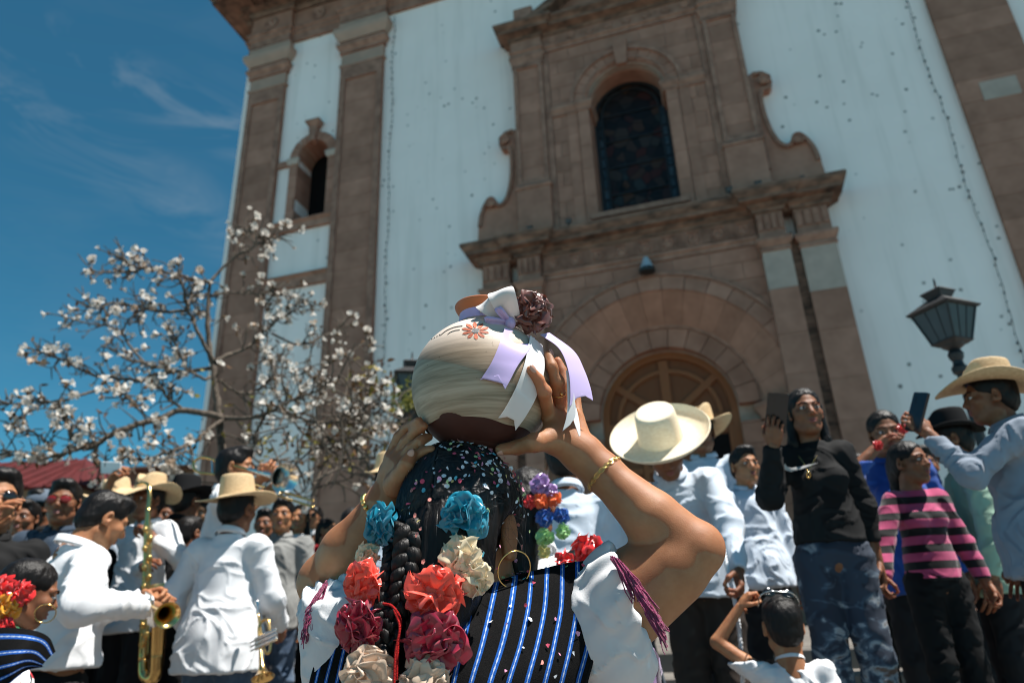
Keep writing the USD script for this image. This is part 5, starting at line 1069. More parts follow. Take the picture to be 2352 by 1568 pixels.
def flakes(v, f, n, sel, size=(0.0026, 0.0044), lift=0.003):
    nn = vnormals(v, f); idx = np.where(sel)[0]
    for i in r_.choice(idx, n, replace=False):
        d = nrm(nn[i] + r_.normal(0, 0.35, 3)); fr = frame_to(d, r_.normal(0, 1, 3)); k = r_.integers(5, 8); a = np.sort(r_.uniform(0, 2 * np.pi, k)) if r_.uniform() < 0.4 else np.arange(k) * 2 * np.pi / k
        s = r_.uniform(*size); ring_ = np.stack([np.cos(a) * s, np.sin(a) * s * r_.uniform(0.65, 1), np.zeros(k)], 1); ring_[:, 2] = 40 * ring_[:, 0] ** 2
        q = np.vstack([[0, 0, 0], ring_]) @ fr.T + v[i] + nn[i] * lift
        pcs.append((q, np.array([[0, 1 + j, 1 + (j + 1) % k] for j in range(k)])))
U, V = px_of(hm[0]); hn = vnormals(*hm); fac = (hn @ -CAM_F) > 0.05
sel = fac & (V < 1180) & (V > 1020)
dens = np.exp(-((U - 1120) / 120) ** 2) * np.exp(-np.clip(V - 1090, 0, 999) / 45.0)
flakes(hm[0], hm[1], 190, sel & (r_.uniform(size=len(U)) < dens + 0.03), lift=0.0068); flakes(hm[0], hm[1], 34, fac & (V > 1150) & (V < 1330), lift=0.0068)
U, V = px_of(gv); flakes(gv, gf, 40, (V < 1345) & (U > 1130) & (nn[:, 2] > -2)); flakes(gv, gf, 26, (V < 1560) & (U > 1120)); flakes(brl_v := gv, gf, 6, (U < 860) & (V < 1500))
bu, bv = px_of(bm[0]); 
solo('confetti', cat(*pcs), M_conf, uv=np.vstack([np.full((len(q[0]), 2), r_.uniform()) for q in pcs]), label='scattered bits of coloured paper confetti on hair and shawl', cat='confetti', kind='stuff')
# ------------------------------------------------------------------ the jug
jug = thing('clay_jug', 'round pale painted clay jug with dark base, carried on the woman\'s head', 'jug', JC - JAX * JR * 0.93)
JB = JC - JAX * JR * 0.93; JF = frame_to(JAX, CAM_R)
def jp(name, m, mt, smooth=True, label=None, parent=None, uv=None): return part(parent or jug, name, (np.asarray(m[0]) - JB, m[1]), mt, smooth=smooth, label=label, uv=uv)
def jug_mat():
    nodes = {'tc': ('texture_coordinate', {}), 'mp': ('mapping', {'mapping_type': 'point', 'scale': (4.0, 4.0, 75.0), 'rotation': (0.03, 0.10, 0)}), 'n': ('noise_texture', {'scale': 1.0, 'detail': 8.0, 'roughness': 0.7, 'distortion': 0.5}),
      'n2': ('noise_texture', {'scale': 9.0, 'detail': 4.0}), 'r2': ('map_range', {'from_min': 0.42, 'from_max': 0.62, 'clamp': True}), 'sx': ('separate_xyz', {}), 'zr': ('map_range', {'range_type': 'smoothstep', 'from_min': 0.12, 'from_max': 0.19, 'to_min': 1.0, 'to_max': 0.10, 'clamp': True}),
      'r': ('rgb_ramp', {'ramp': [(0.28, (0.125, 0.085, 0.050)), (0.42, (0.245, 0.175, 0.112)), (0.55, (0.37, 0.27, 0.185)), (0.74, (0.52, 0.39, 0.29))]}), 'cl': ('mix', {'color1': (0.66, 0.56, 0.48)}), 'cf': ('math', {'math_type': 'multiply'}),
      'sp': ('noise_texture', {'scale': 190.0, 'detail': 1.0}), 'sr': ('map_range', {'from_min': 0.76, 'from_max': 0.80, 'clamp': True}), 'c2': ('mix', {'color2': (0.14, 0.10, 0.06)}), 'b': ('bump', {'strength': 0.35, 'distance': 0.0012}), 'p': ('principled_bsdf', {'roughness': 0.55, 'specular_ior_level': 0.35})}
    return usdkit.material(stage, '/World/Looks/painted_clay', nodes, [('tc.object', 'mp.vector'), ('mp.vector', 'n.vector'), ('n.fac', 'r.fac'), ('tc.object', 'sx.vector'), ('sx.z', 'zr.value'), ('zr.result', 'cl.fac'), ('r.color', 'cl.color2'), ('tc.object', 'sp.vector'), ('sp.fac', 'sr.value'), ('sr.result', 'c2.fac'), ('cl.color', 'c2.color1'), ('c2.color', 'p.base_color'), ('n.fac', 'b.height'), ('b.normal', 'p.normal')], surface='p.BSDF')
M_clay = mat('dark_red_clay', (0.060, 0.017, 0.011), 0.6, 0.3, 0.15, 14.0, 0.3, 90.0, bdist=0.002); M_rim = mat('terracotta', (0.42, 0.115, 0.038), 0.5, 0.35, 0.1, 12.0, 0.15, 90.0, bdist=0.002)
th = np.linspace(-0.74, 1.08, 60); prof = [(JR * math.cos(t), JR * (math.sin(t) * 0.985)) for t in th]
prof += [(0.048, JR * 0.90), (0.0465, JR * 0.95), (0.0465, JR * 1.06)]
jb = lathe(prof, 96); jv = jb[0]
jr_ = jv.reshape(96, len(prof), 3); ja = np.arctan2(jr_[:, 0, 1], jr_[:, 0, 0]); jw = 0.0030 * np.sin(ja * 3 + 1.1) + 0.0012 * np.sin(ja * 8)
for q_ in range(4): jr_[:, q_, 2] += jw * (1 - q_ / 4)
jv[:] = jr_.reshape(-1, 3)
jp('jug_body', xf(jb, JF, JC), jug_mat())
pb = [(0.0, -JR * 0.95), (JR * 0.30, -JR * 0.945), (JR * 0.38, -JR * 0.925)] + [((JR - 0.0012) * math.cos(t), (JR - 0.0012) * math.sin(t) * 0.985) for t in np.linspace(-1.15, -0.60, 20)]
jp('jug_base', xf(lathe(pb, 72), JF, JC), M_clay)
rimp = [(0.0465, JR * 1.05), (0.050, JR * 1.10), (0.0545, JR * 1.145), (0.0575, JR * 1.19), (0.0575, JR * 1.215), (0.054, JR * 1.235), (0.049, JR * 1.225), (0.043, JR * 1.12), (0.041, JR * 0.95)]
jp('jug_rim', xf(lathe(spline(rimp, 30), 72), JF, JC), M_rim)
# painted flower and scroll, thin layers of paint on the clay
M_op = mat('orange_paint', (0.58, 0.15, 0.075), 0.6, 0.3, 0.3, 60.0); M_gp = mat('grey_paint', (0.30, 0.29, 0.29), 0.6, 0.3, 0.5, 250.0, col2=(0.06, 0.06, 0.06)); M_bp = mat('black_paint', (0.015, 0.015, 0.018), 0.6, 0.3)
def paint(poly_px, mt, name, lift=0.0004):
    p = Polygon(poly_px); m = trimesh.creation.triangulate_polygon(p.segmentize(4.0), engine='earcut'); v = np.array([js(x, y, lift) for x, y in m[0]]); f = np.array(m[1])
    n = vnormals(v, f); f = f[:, ::-1] if (n.mean(0) @ (v.mean(0) - JC)) < 0 else f
    jp(name, (v, f), mt)
fc = (1092, 759)
for k in range(10):
    a = 2 * np.pi * k / 10 + 0.25; d = np.array([math.cos(a), math.sin(a) * 0.62]); n2 = np.array([-math.sin(a), math.cos(a) * 0.62]); c = np.array(fc)
    paint([c + d * 8, c + d * 16 + n2 * 4.2, c + d * 26 + n2 * 4.8, c + d * 33, c + d * 27 - n2 * 4.4, c + d * 16 - n2 * 3.6], M_op, 'painted_petal')
paint([(fc[0] + 8.5 * math.cos(t), fc[1] + 5.6 * math.sin(t)) for t in np.linspace(0, 2 * np.pi, 14)[:-1]], M_gp, 'painted_centre', 0.0008)
for pts, w in (([(1062, 748), (1044, 751), (1027, 758), (1016, 766), (1012, 770)], 0.0006), ([(1056, 757), (1044, 759), (1034, 763), (1028, 768)], 0.0005)):
    jp('painted_scroll', tube([js(x, y, 0.0001) for x, y in spline(np.array(pts), 26)], w, 6), M_bp)
for x in range(4): jp('painted_dot', xf(tm(trimesh.creation.icosphere(1, 0.0011)), np.eye(3), js(1010 - x * 6, 769 + x * 3.2, 0)), M_bp)
# ribbons
def ribbon(left, right, n=40, w=9, thick=0.0006, notch=0.0, curl=0.0):
    a, b = spline(np.array(left), n), spline(np.array(right), n); t = np.linspace(0, 1, w)
    nn_ = nrm(np.cross(np.gradient(a, axis=0), b - a))
    v = a[:, None] * (1 - t)[None, :, None] + b[:, None] * t[None, :, None] + nn_[:, None] * (np.sin(t * np.pi) * curl)[None, :, None]
    if notch:                                                     # swallowtail end
        d = nrm(a[-1] - a[-3] + b[-1] - b[-3]); k = np.abs(t - 0.5) * 2
        for r in range(5): v[n - 5 + r] -= d * (notch * (1 - k) * (r + 1) / 5)[:, None]
    v = v.reshape(-1, 3); return shell(v, grid_faces(n, w), thick)
o = 0.004
jp('ribbon_tail', ribbon([js(1160, 752, o), js(1147, 790, o), js(1130, 830, o), js(1110, 862, o + .001), js(1103, 872, o + .002)], [js(1240, 766, o), js(1216, 802, o), js(1190, 838, o), js(1172, 872, o + .003), js(1160, 894, o + .006)], notch=0.018), S_lav, label='lavender ribbon tail')
jp('ribbon_tail', ribbon([js(1218, 770, o + .002), js(1206, 830, o + .002), js(1185, 890, o + .003), js(1160, 938, o + .005), js(1144, 960, o + .007)], [js(1252, 790, o + .002), js(1250, 850, o + .002), js(1232, 910, o + .003), js(1208, 955, o + .006), js(1184, 988, o + .008)], notch=0.016), S_white, label='white ribbon tail')
jp('ribbon_tail', ribbon([at(1240, 768, 1.05), at(1284, 800, 1.045), at(1305, 850, 1.045), at(1310, 900, 1.045), at(1308, 935, 1.045)], [at(1262, 764, 1.07), at(1318, 806, 1.075), at(1342, 850, 1.075), at(1356, 890, 1.075), at(1362, 920, 1.075)], notch=0.018), S_lav, label='long lavender ribbon tail over the fingers')
jp('ribbon_tail', ribbon([at(1300, 850, 1.05), at(1303, 900, 1.048), at(1302, 950, 1.046), at(1292, 990, 1.045)], [at(1312, 850, 1.052), at(1318, 900, 1.05), at(1322, 950, 1.048), at(1310, 975, 1.046)], notch=0.0), S_white, label='narrow white ribbon end')
jp('ribbon_tail', ribbon([at(1312, 930, 1.055), at(1316, 960, 1.052), at(1324, 985, 1.05), at(1330, 1002, 1.05)], [at(1322, 930, 1.06), at(1328, 955, 1.058), at(1332, 980, 1.055), at(1333, 1000, 1.052)]), S_white, label='narrow white ribbon end')
# neck band, bow and rose
nb_ = lathe([(0.0482, JR * 0.93), (0.0482, JR * 1.075)], 72); jp('neck_ribbon', shell(*xf(nb_, JF, JC), 0.0008), S_lav)
def loop(c, d, up_, L, W, open_=0.35):
    t = np.linspace(0, 2 * np.pi, 40); d, up_ = nrm(d), nrm(up_); s = nrm(np.cross(d, up_))
    p = c + d * (L * (1 - np.cos(t)) / 2)[:, None] + s * (L * open_ * np.sin(t) * (1 - np.cos(t)) / 2)[:, None]
    wv = W * (0.30 + 0.70 * np.sin(t / 2) ** 0.7) * (1 - 0.30 * np.exp(-((t - np.pi) / 0.45) ** 2)); a, b = p - up_ * (wv / 2)[:, None], p + up_ * (wv / 2)[:, None]
    u = np.linspace(0, 1, 8); v = a[:, None] * (1 - u)[None, :, None] + b[:, None] * u[None, :, None]; v = v + s * (0.0025 * np.sin(u * np.pi * 2))[None, :, None]
    return shell(v.reshape(-1, 3), grid_faces(40, 8), 0.0006)
kn = at(1172, 742, 1.03)
jp('bow_loop', loop(kn, at(1118, 692, 1.035) - kn, nrm(CAM_U * 0.5 + CAM_R * 0.75), 0.056, 0.046, 0.55), S_pale, label='white bow loop')
jp('bow_loop', loop(kn + CAM_R * 0.004, at(1146, 676, 1.02) - kn, nrm(CAM_R * 0.9 + CAM_U * 0.3), 0.058, 0.046, 0.55), S_pale, label='white bow loop')
jp('bow_loop', loop(kn, at(1120, 738, 1.02) - kn, nrm(CAM_U * 0.9 - CAM_R * 0.2), 0.042, 0.016, 0.28), S_lav, label='lavender bow loop')
jp('bow_loop', loop(kn, at(1144, 708, 1.01) - kn, nrm(CAM_U * 0.3 + CAM_R * 0.6), 0.034, 0.014, 0.25), S_lav, label='lavender bow loop')
jp('bow_knot', Field().ell(kn + -CAM_F * 0.003, (0.009, 0.009, 0.011), 0.003).build(0.0025), S_lav)
c = at(1222, 716, 1.04); R = 58 * np.linalg.norm(at(1223, 716, 1.04) - c)
m = rose(33, None, 84, 1.25); q = m[0] * [1.0, 1.0, 1.0] * R * 0.95; fr = frame_to(nrm(-CAM_F * 0.75 + CAM_R * 0.45 + CAM_U * 0.35), CAM_R)
jp('ribbon_rose', (q @ fr.T + c, m[1]), S_brown, label='dark brown satin rose')
# ------------------------------------------------------------------ the crowd
Wp = lambda u, v, y: ('w', at(u, v, y))
HAT1 = straw_hat(0.200, 0.115, 0.016, cr=0.088); HAT2 = straw_hat(0.185, 0.11, 0.045, cr=0.088, pinch=0.6); HAT3 = straw_hat(0.20, 0.11, 0.040, cr=0.090, pinch=0.8); HAT4 = straw_hat(0.15, 0.10, 0.02, cr=0.09, pinch=0.8)
SOMB = straw_hat(0.236, 0.138, 0.0, cr=0.101, pinch=0.0, edge=0.05, dip=0.0)
def bands(name, c1, c2, scale, duty=0.5, axis='z'):
    return usdkit.material(stage, '/World/Looks/' + name, {'tc': ('texture_coordinate', {}), 'sx': ('separate_xyz', {}), 'm': ('math', {'math_type': 'multiply', 'value2': scale}), 'f': ('math', {'math_type': 'fraction'}), 'l': ('math', {'math_type': 'less_than', 'value2': duty}), 'c': ('mix', {'color1': c1, 'color2': c2}), 'n': ('noise_texture', {'scale': 500.0}), 'b': ('bump', {'strength': 0.3, 'distance': 0.001}), 'p': ('principled_bsdf', {'roughness': 0.9, 'specular_ior_level': 0.2, 'sheen_weight': 0.2})},
        [('tc.object', 'sx.vector'), ('sx.' + axis, 'm.value1'), ('m.value', 'f.value1'), ('f.value', 'l.value1'), ('l.value', 'c.fac'), ('c.color', 'p.base_color'), ('tc.object', 'n.vector'), ('n.fac', 'b.height'), ('b.normal', 'p.normal')], surface='p.BSDF')
C_stripe = bands('pink_black_stripes', (0.008, 0.008, 0.009), (0.40, 0.060, 0.145), 10.6, 0.52)
C_purple = bands('purple_stripes', (0.03, 0.012, 0.035), (0.26, 0.17, 0.30), 38.0, 0.55, 'x')
C_embroid = usdkit.material(stage, '/World/Looks/embroidered_cotton', {'tc': ('texture_coordinate', {}), 'v': ('voronoi_texture', {'scale': 24.0}), 'n': ('noise_texture', {'scale': 7.0, 'detail': 2.0}), 'sp': ('separate_color', {}), 'r': ('rgb_ramp', {'interpolate': False, 'ramp': [(0.0, (0.02, 0.12, 0.05)), (0.3, (0.55, 0.02, 0.03)), (0.5, (0.6, 0.14, 0.03)), (0.62, (0.7, 0.7, 0.7)), (0.8, (0.015, 0.02, 0.02))]}), 'k': ('math', {'math_type': 'greater_than', 'value2': 0.52}), 'c': ('mix', {'color1': (0.78, 0.78, 0.8)}), 'p': ('principled_bsdf', {'roughness': 0.85})},
    [('tc.object', 'v.vector'), ('tc.object', 'n.vector'), ('v.color', 'sp.color'), ('sp.r', 'r.fac'), ('n.fac', 'k.value1'), ('k.value', 'c.fac'), ('r.color', 'c.color2'), ('c.color', 'p.base_color')], surface='p.BSDF')
C_ripped = usdkit.material(stage, '/World/Looks/ripped_denim', {'tc': ('texture_coordinate', {}), 'mp': ('mapping', {'mapping_type': 'point', 'scale': (9.0, 9.0, 16.0)}), 'n': ('noise_texture', {'scale': 1.0, 'detail': 5.0, 'distortion': 0.8}), 'sx': ('separate_xyz', {}), 'zr': ('map_range', {'from_min': 0.42, 'from_max': 0.72, 'to_min': 0.12, 'to_max': -0.06, 'clamp': True}), 'a': ('math', {'math_type': 'add'}), 'r': ('rgb_ramp', {'ramp': [(0.50, (0.016, 0.024, 0.042)), (0.58, (0.05, 0.075, 0.11)), (0.64, (0.22, 0.25, 0.28)), (0.72, (0.10, 0.06, 0.045))]}), 'p': ('principled_bsdf', {'roughness': 0.85})},
    [('tc.object', 'mp.vector'), ('mp.vector', 'n.vector'), ('tc.object', 'sx.vector'), ('sx.z', 'zr.value'), ('n.fac', 'a.value1'), ('zr.result', 'a.value2'), ('a.value', 'r.fac'), ('r.color', 'p.base_color')], surface='p.BSDF')
def att(path, base_k, name, m, mt, az, k, base, smooth=True, label=None, parent=None):
    """A world-space mesh stored in a person's own space."""
    a = math.radians(az); Rz = np.array([[math.cos(a), math.sin(a), 0], [-math.sin(a), math.cos(a), 0], [0, 0, 1.0]])
    return part(parent or path, name, (((np.asarray(m[0]) - base) @ Rz) / k, m[1]), mt, smooth=smooth, label=label)
def px_rose(p, az, u, v, y, rpx, mt, seed, label=None, tilt=(0, 0.2), name='ribbon_rose'):
    path, wld, J = p; c = at(u, v, y); R = rpx * np.linalg.norm(at(u + 1, v, y) - c); m = rose(seed, None, 30, 1.2); fr = frame_to(nrm(-CAM_F + CAM_R * tilt[0] + CAM_U * tilt[1]), CAM_R)
    att(path, None, name, (m[0] * R @ fr.T + c, m[1]), mt, az, J['k'], J['base'], label=label)
def rope(p, az, pts, r, mt, name, n=30, sides=7): att(p[0], None, name, tube(spline(pts, n), r, sides), mt, az, p[2]['k'], p[2]['base'])

# ---- left of the woman
hatman = person('man in loose white shirt and straw hat seen from behind left of the woman', (548, 1119), 3.42, 8, hat=HAT1, hattilt=(4, -3), shirt=C_white, loose=1.22, hem=0.80, fold=0.015, vox=0.0085, heavy=1.02, trousers=C_jean, rh=(0.20, 0.26, 1.00), lh=(-0.27, 0.16, 0.98), rhand='grip', lhand='grip', hyaw=10, skin=SK2, seed=3, name='person')
trombonist = person('dark haired trombone player in white shirt facing right', (543, 1030), 4.15, 72, shirt=C_white, sleeve='short', loose=1.1, rh=Wp(640, 1110, 3.98), lh=Wp(600, 1098, 4.0), rhand='grip', lhand='grip', skin=SK1, hyaw=8, seed=4, fold=0.016)
hornman = person('black haired man in white shirt looking down at the brass he holds', (270, 1138), 3.05, 42, hs=0.96, shirt=C_white, hem=1.03, loose=1.12, heavy=1.0, fold=0.015, vox=0.0095, rh=Wp(342, 1392, 2.86), lh=Wp(326, 1380, 2.95), rhand='grip', lhand='grip', relb=(0.7, -0.5, -0.5), trousers=C_black, hpitch=24, skin=SK1, seed=5)
person('man with red lensed sunglasses and dark denim shirt', (156, 1107), 3.95, 168, shirt=C_navy, glasses=M_redlens, skin=SK2, hyaw=-6, heavy=1.1, seed=6, fold=0.02)
person('person in black with dark sunglasses at the left edge of the photo', (8, 1085), 3.2, 140, shirt=C_black, glasses=M_darklens, skin=SK1, rh=(0.05, 0.25, 1.46), seed=7)
person('person in black wearing a blue grey cap', (103, 1128), 4.7, 215, shirt=C_black, cap=cloth('cap_blue', (0.09, 0.115, 0.15)), skin=SK2, seed=8, face=False)
girl_l = person('girl with red and yellow hair flowers and gold hoop earring, bottom left corner', (92, 1290), 2.35, 48, fem=True, hair='bun', shirt=C_embroid, sleeve='short', skirt=cloth('wine_wool2', (0.10, 0.012, 0.03)), skin=SK2, hpitch=14, seed=9, vox=0.009, loose=1.15, fold=0.018)
saxman = person('straw hatted saxophone player in white shirt behind the others', (347, 1108), 4.3, 200, hat=HAT2, shirt=C_white, rh=Wp(330, 1300, 4.12), lh=Wp(352, 1235, 4.12), rhand='grip', lhand='grip', skin=SK2, seed=10, loose=1.1)
filmer = person('person in straw hat holding up a white phone', (270, 1118), 4.95, 175, hat=HAT3, hattilt=(0, 8), shirt=C_blueish, rh=Wp(262, 1090, 4.6), rhand='hold', skin=SK1, seed=11)
person('person in black shirt and black hat behind the saxophone player', (430, 1112), 4.75, 15, hat=HAT3, hatm=M_felt, shirt=C_black, skin=SK2, seed=12, face=False)
person('man in grey t-shirt and jeans behind the straw hatted man', (652, 1148), 4.9, 172, shirt=C_grey, sleeve='short', trousers=C_jean, skin=SK1, seed=13)
wa = person('long haired woman in white tank top and dark waistcoat', (690, 1160), 6.3, 178, fem=True, hair='long', shirt=C_white, sleeve='none', hem=1.0, trousers=C_char, skin=SK1, seed=14, collar=False, fold=0.008)
person('long haired woman in white tank top with sunglasses', (724, 1163), 6.9, 190, fem=True, hair='long', shirt=C_white, sleeve='none', hem=1.0, trousers=C_navy, glasses=M_darklens, skin=SK3, seed=15, collar=False, fold=0.008)
person('small woman in red top beside the two in tank tops', (752, 1192), 6.2, 110, fem=True, hair='tied', shirt=C_red, sleeve='short', trousers=C_char, skin=SK3, seed=16, collar=False)
strapman = person('man in pale shirt with dark braces and straw hat half hidden by her raised arm', (898, 1062), 3.75, 18, hat=HAT4, shirt=C_blueish, loose=1.15, trousers=C_char, skin=SK2, seed=17, fold=0.016, lh=(-0.30, 0.1, 1.05))
person('person in white shirt half hidden behind her left forearm', (812, 1168), 4.4, 10, shirt=C_white, skin=SK1, seed=18, loose=1.1)
person('man in dark clothes in the crowd beyond the sunglasses wearer', (40, 1140), 5.2, 185, shirt=C_char, skin=SK1, seed=30)
person('woman with tied hair in pale blouse deep in the left crowd', (205, 1158), 5.6, 170, fem=True, hair='tied', shirt=C_blueish, skin=SK2, seed=31, skirt=C_navy)
person('man in black T-shirt deep in the crowd beneath the tree', (470, 1150), 6.2, 185, shirt=C_black, sleeve='short', skin=SK1, seed=32)
for lab, tp_, yy, az_f, kw in (('man in black shirt beside the left edge, behind the sunglasses wearers', (66, 1152), 4.5, 170, dict(shirt=C_black)), ('man in navy shirt between the straw hats and the tree trunk', (395, 1150), 5.3, 190, dict(shirt=C_navy)), ('woman in black with long hair behind the brass players', (215, 1172), 4.3, 160, dict(fem=True, hair='long', shirt=C_black)),
        ('man in charcoal jacket under the low branches right of the trombone', (612, 1172), 5.6, 175, dict(shirt=C_char)), ('woman in dark blue top standing under the tree near the tank tops', (778, 1205), 5.4, 200, dict(fem=True, hair='tied', shirt=C_navy)), ('man in black shirt just left of the pale straw hat', (438, 1188), 4.5, 20, dict(shirt=C_black, face=False))):
    person(lab, tp_, yy, az_f, skin=SK2, seed=int(tp_[0]), **kw)
# ---- right of the woman
flower = person('woman with purple, orange, blue and green flowers down her braids', (1213, 1080), 2.15, 6, fem=True, hair='tied', shirt=C_white, sleeve='short', skirt=C_navy, skin=SK2, seed=19, face=False)
shirtman = person('man in pale blue shirt whose head is hidden by the raised hand', (1290, 1000), 2.95, 0, shirt=C_blueish, loose=1.15, skin=SK2, seed=20, face=False, fold=0.016)
redrose = person('woman with red satin rose in her hair and purple striped rebozo', (1338, 1262), 1.78, 14, fem=True, hair='bun', shirt=C_purple, skirt=C_navy, skin=SK2, seed=21, face=False, collar=False, loose=1.1)
somb = person('bowed man in white shirt and wide brimmed sombrero leading a boy by the hand', (1512, 984), 2.86, 190, lean=22, lside=9, hpitch=20, hat=SOMB, hatm=M_straw2, hattilt=(0, 0), shirt=C_blueish, loose=1.15, hem=0.86, fold=0.015, vox=0.0095, trousers=C_brown, rh=(0.30, 0.3, 0.95), lh=Wp(1706, 1350, 2.70), lhand='grip', lelb=(-0.8, -0.3, 0.0), skin=SK2, seed=22)
person('man in straw hat behind the sombrero wearer', (1602, 952), 4.0, 200, hat=HAT3, shirt=C_blueish, skin=SK2, seed=23)
person('dark haired person in pale blue shirt with black strap behind the bowed man', (1702, 1030), 3.6, 170, shirt=C_blueish, loose=1.15, trousers=C_char, skin=SK1, seed=24, fold=0.02, hem=0.85)
boy = person('small boy in white shirt with sunglasses pushed up on his hair', (1788, 1372), 2.6, 8, H=1.15, hs=1.42, hair='short', shirt=C_white, sleeve='short', hem=0.86, trousers=C_ltjean, lh=Wp(1700, 1392, 2.64), lhand='grip', lelb=(-0.8, 0.1, -0.5), skin=SK1, seed=25, vox=0.012, loose=1.12, fold=0.016)
phonew = person('woman in black sweatshirt and ripped jeans filming with her phone', (1838, 897), 2.82, 192, fem=True, hair='long', shirt=C_black, hem=0.97, loose=1.10, heavy=1.0, fold=0.016, vox=0.0095, trousers=C_ripped, rh=Wp(1776, 1022, 2.66), rhand='hold', relb=(0.25, -0.3, -1.0), rup=(0.2, 1.0, 0.0), lh=Wp(2018, 1300, 2.84), lhand='grip', skin=SK2, hyaw=-6, seed=26, collar=False)
stripeg = person('girl in pink and black striped sweater holding hands', (2074, 1016), 3.02, 178, fem=True, H=1.3, hs=1.18, hair='tied', shirt=C_stripe, hem=0.93, fold=0.010, vox=0.0095, trousers=C_black, rh=Wp(2030, 1330, 2.92), rhand='grip', lh=(-0.27, 0.06, 0.88), lhand='grip', skin=SK2, hyaw=-24, seed=27, collar=False, loose=1.06)
bluew = person('dark haired woman in royal blue top with red flower behind her ear', (2022, 945), 3.5, 196, fem=True, hair='tied', shirt=C_blue, skin=SK2, rh=(0.10, 0.2, 1.5), hpitch=8, seed=28)
person('man in black hat and pale green scarf beside the lamp post', (2172, 962), 3.55, 290, hat=HAT4, hatm=M_felt, shirt=C_green, skin=SK2, seed=29)
cowboy = person('man in straw cowboy hat and grey blue shirt holding up a phone', (2262, 858), 2.52, 292, hat=HAT3, hattilt=(6, 0), shirt=C_greyblue, loose=1.12, heavy=1.02, fold=0.020, vox=0.0095, trousers=C_black, lh=Wp(2128, 992, 2.52), lhand='hold', lelb=(-0.2, 0.0, -1.0), skin=SK2, seed=33)
person('woman with pale flowers in her hair far behind the raised elbow', (1388, 1182), 4.6, 4, fem=True, hair='tied', shirt=C_white, skirt=C_red, skin=SK2, seed=34, face=False)
person('woman with black braid far behind the bowed man', (1424, 1190), 4.3, 350, fem=True, hair='long', shirt=C_blueish, skirt=C_navy, skin=SK2, seed=35, face=False)
person('person in white head cover behind the woman in black', (1962, 1050), 4.1, 185, fem=True, hair='short', cap=C_white, shirt=C_char, skin=SK2, seed=36)
person('man in dark green jacket behind the girl in stripes', (2110, 1030), 4.3, 200, shirt=cloth('dark_green', (0.03, 0.05, 0.04)), skin=SK2, seed=37)
# ---- flowers, jewellery and the like
S_pur = satin('purple_satin', (0.36, 0.20, 0.46)); S_mag = satin('magenta_satin', (0.42, 0.03, 0.16)); S_or = satin('orange_satin', (0.80, 0.13, 0.02)); S_blu = satin('blue_satin', (0.012, 0.09, 0.38)); S_grn = satin('green_satin', (0.32, 0.58, 0.22)); S_yel = satin('yellow_satin', (0.75, 0.62, 0.20)); S_red = satin('red_satin', (0.60, 0.012, 0.012)); S_amb = satin('amber_satin', (0.80, 0.34, 0.02))
for i, (u, v, r, m, l) in enumerate(((1240, 1112, 27, S_pur, 'purple'), (1265, 1128, 20, S_pur, 'purple'), (1243, 1150, 23, S_or, 'orange'), (1272, 1146, 21, S_or, 'orange'), (1252, 1188, 24, S_blu, 'blue'), (1288, 1184, 22, S_blu, 'blue'), (1252, 1232, 24, S_grn, 'green'), (1292, 1220, 20, S_grn, 'green'), (1250, 1266, 18, S_yel, 'yellow'), (1218, 1152, 18, S_red, 'red'))):
    px_rose(flower, 6, u, v, 2.02, r, m, 40 + i, l + ' satin rose')
for i, (u, v, r, m, l) in enumerate(((1352, 1262, 44, S_red, 'red'), (1300, 1292, 30, S_red, 'red'), (1380, 1285, 22, S_red, 'red'), (1330, 1300, 20, S_grn, 'green'))):
    px_rose(redrose, 14, u, v, 1.64, r, m, 55 + i, l + ' satin rose', (0.1, 0.4))
px_rose(redrose, 14, 1474, 1550, 1.60, 26, S_teal, 61, 'teal satin rose'); px_rose(redrose, 14, 1452, 1528, 1.64, 18, S_red, 62, 'red satin rose')
for i, (u, v, r, m, l) in enumerate(((8, 1352, 34, S_red, 'red'), (48, 1362, 30, S_red, 'red'), (15, 1392, 36, S_amb, 'amber'), (10, 1440, 26, S_red, 'red'))):
    px_rose(girl_l, 48, u, v, 2.10, r, m, 65 + i, l + ' satin flower', (0.1, 0.2))
px_rose(bluew, 196, 2072, 985, 3.40, 14, S_red, 70, 'red flower'); px_rose(stripeg, 178, 2016, 1022, 2.98, 13, S_red, 71, 'red hair bow')
k_, b_ = girl_l[2]['k'], girl_l[2]['base']
att(girl_l[0], None, 'hoop_earring', xf(torus(0.026, 0.0016), frame_to(nrm(-CAM_F + CAM_R * 0.4)), at(104, 1408, 2.10)), M_gold, 48, k_, b_)
lft = [at(-40, 1440, 2.12), at(20, 1440, 2.05), at(75, 1446, 2.02), at(112, 1462, 2.06), at(128, 1495, 2.10)]; rgt = [at(-60, 1640, 2.05), at(-20, 1600, 2.0), at(20, 1570, 1.98), at(60, 1540, 2.02), at(104, 1530, 2.08)]
nl, nw = 30, 14; a_, b2_ = spline(np.array(lft), nl), spline(np.array(rgt), nl); t_ = np.linspace(0, 1, nw); rv = (a_[:, None] * (1 - t_)[None, :, None] + b2_[:, None] * t_[None, :, None] - CAM_F * (0.03 * np.sin(np.pi * t_))[None, :, None]).reshape(-1, 3)
az_ = math.radians(48); Rz_ = np.array([[math.cos(az_), math.sin(az_), 0], [-math.sin(az_), math.cos(az_), 0], [0, 0, 1.0]])
part(girl_l[0], 'rebozo', (((rv - b_) @ Rz_) / k_, grid_faces(nl, nw)), M_shawl, smooth=True, uv=np.stack(np.meshgrid(np.linspace(0, 0.30, nw), np.linspace(0, 0.5, nl), indexing='xy'), -1).reshape(-1, 2))
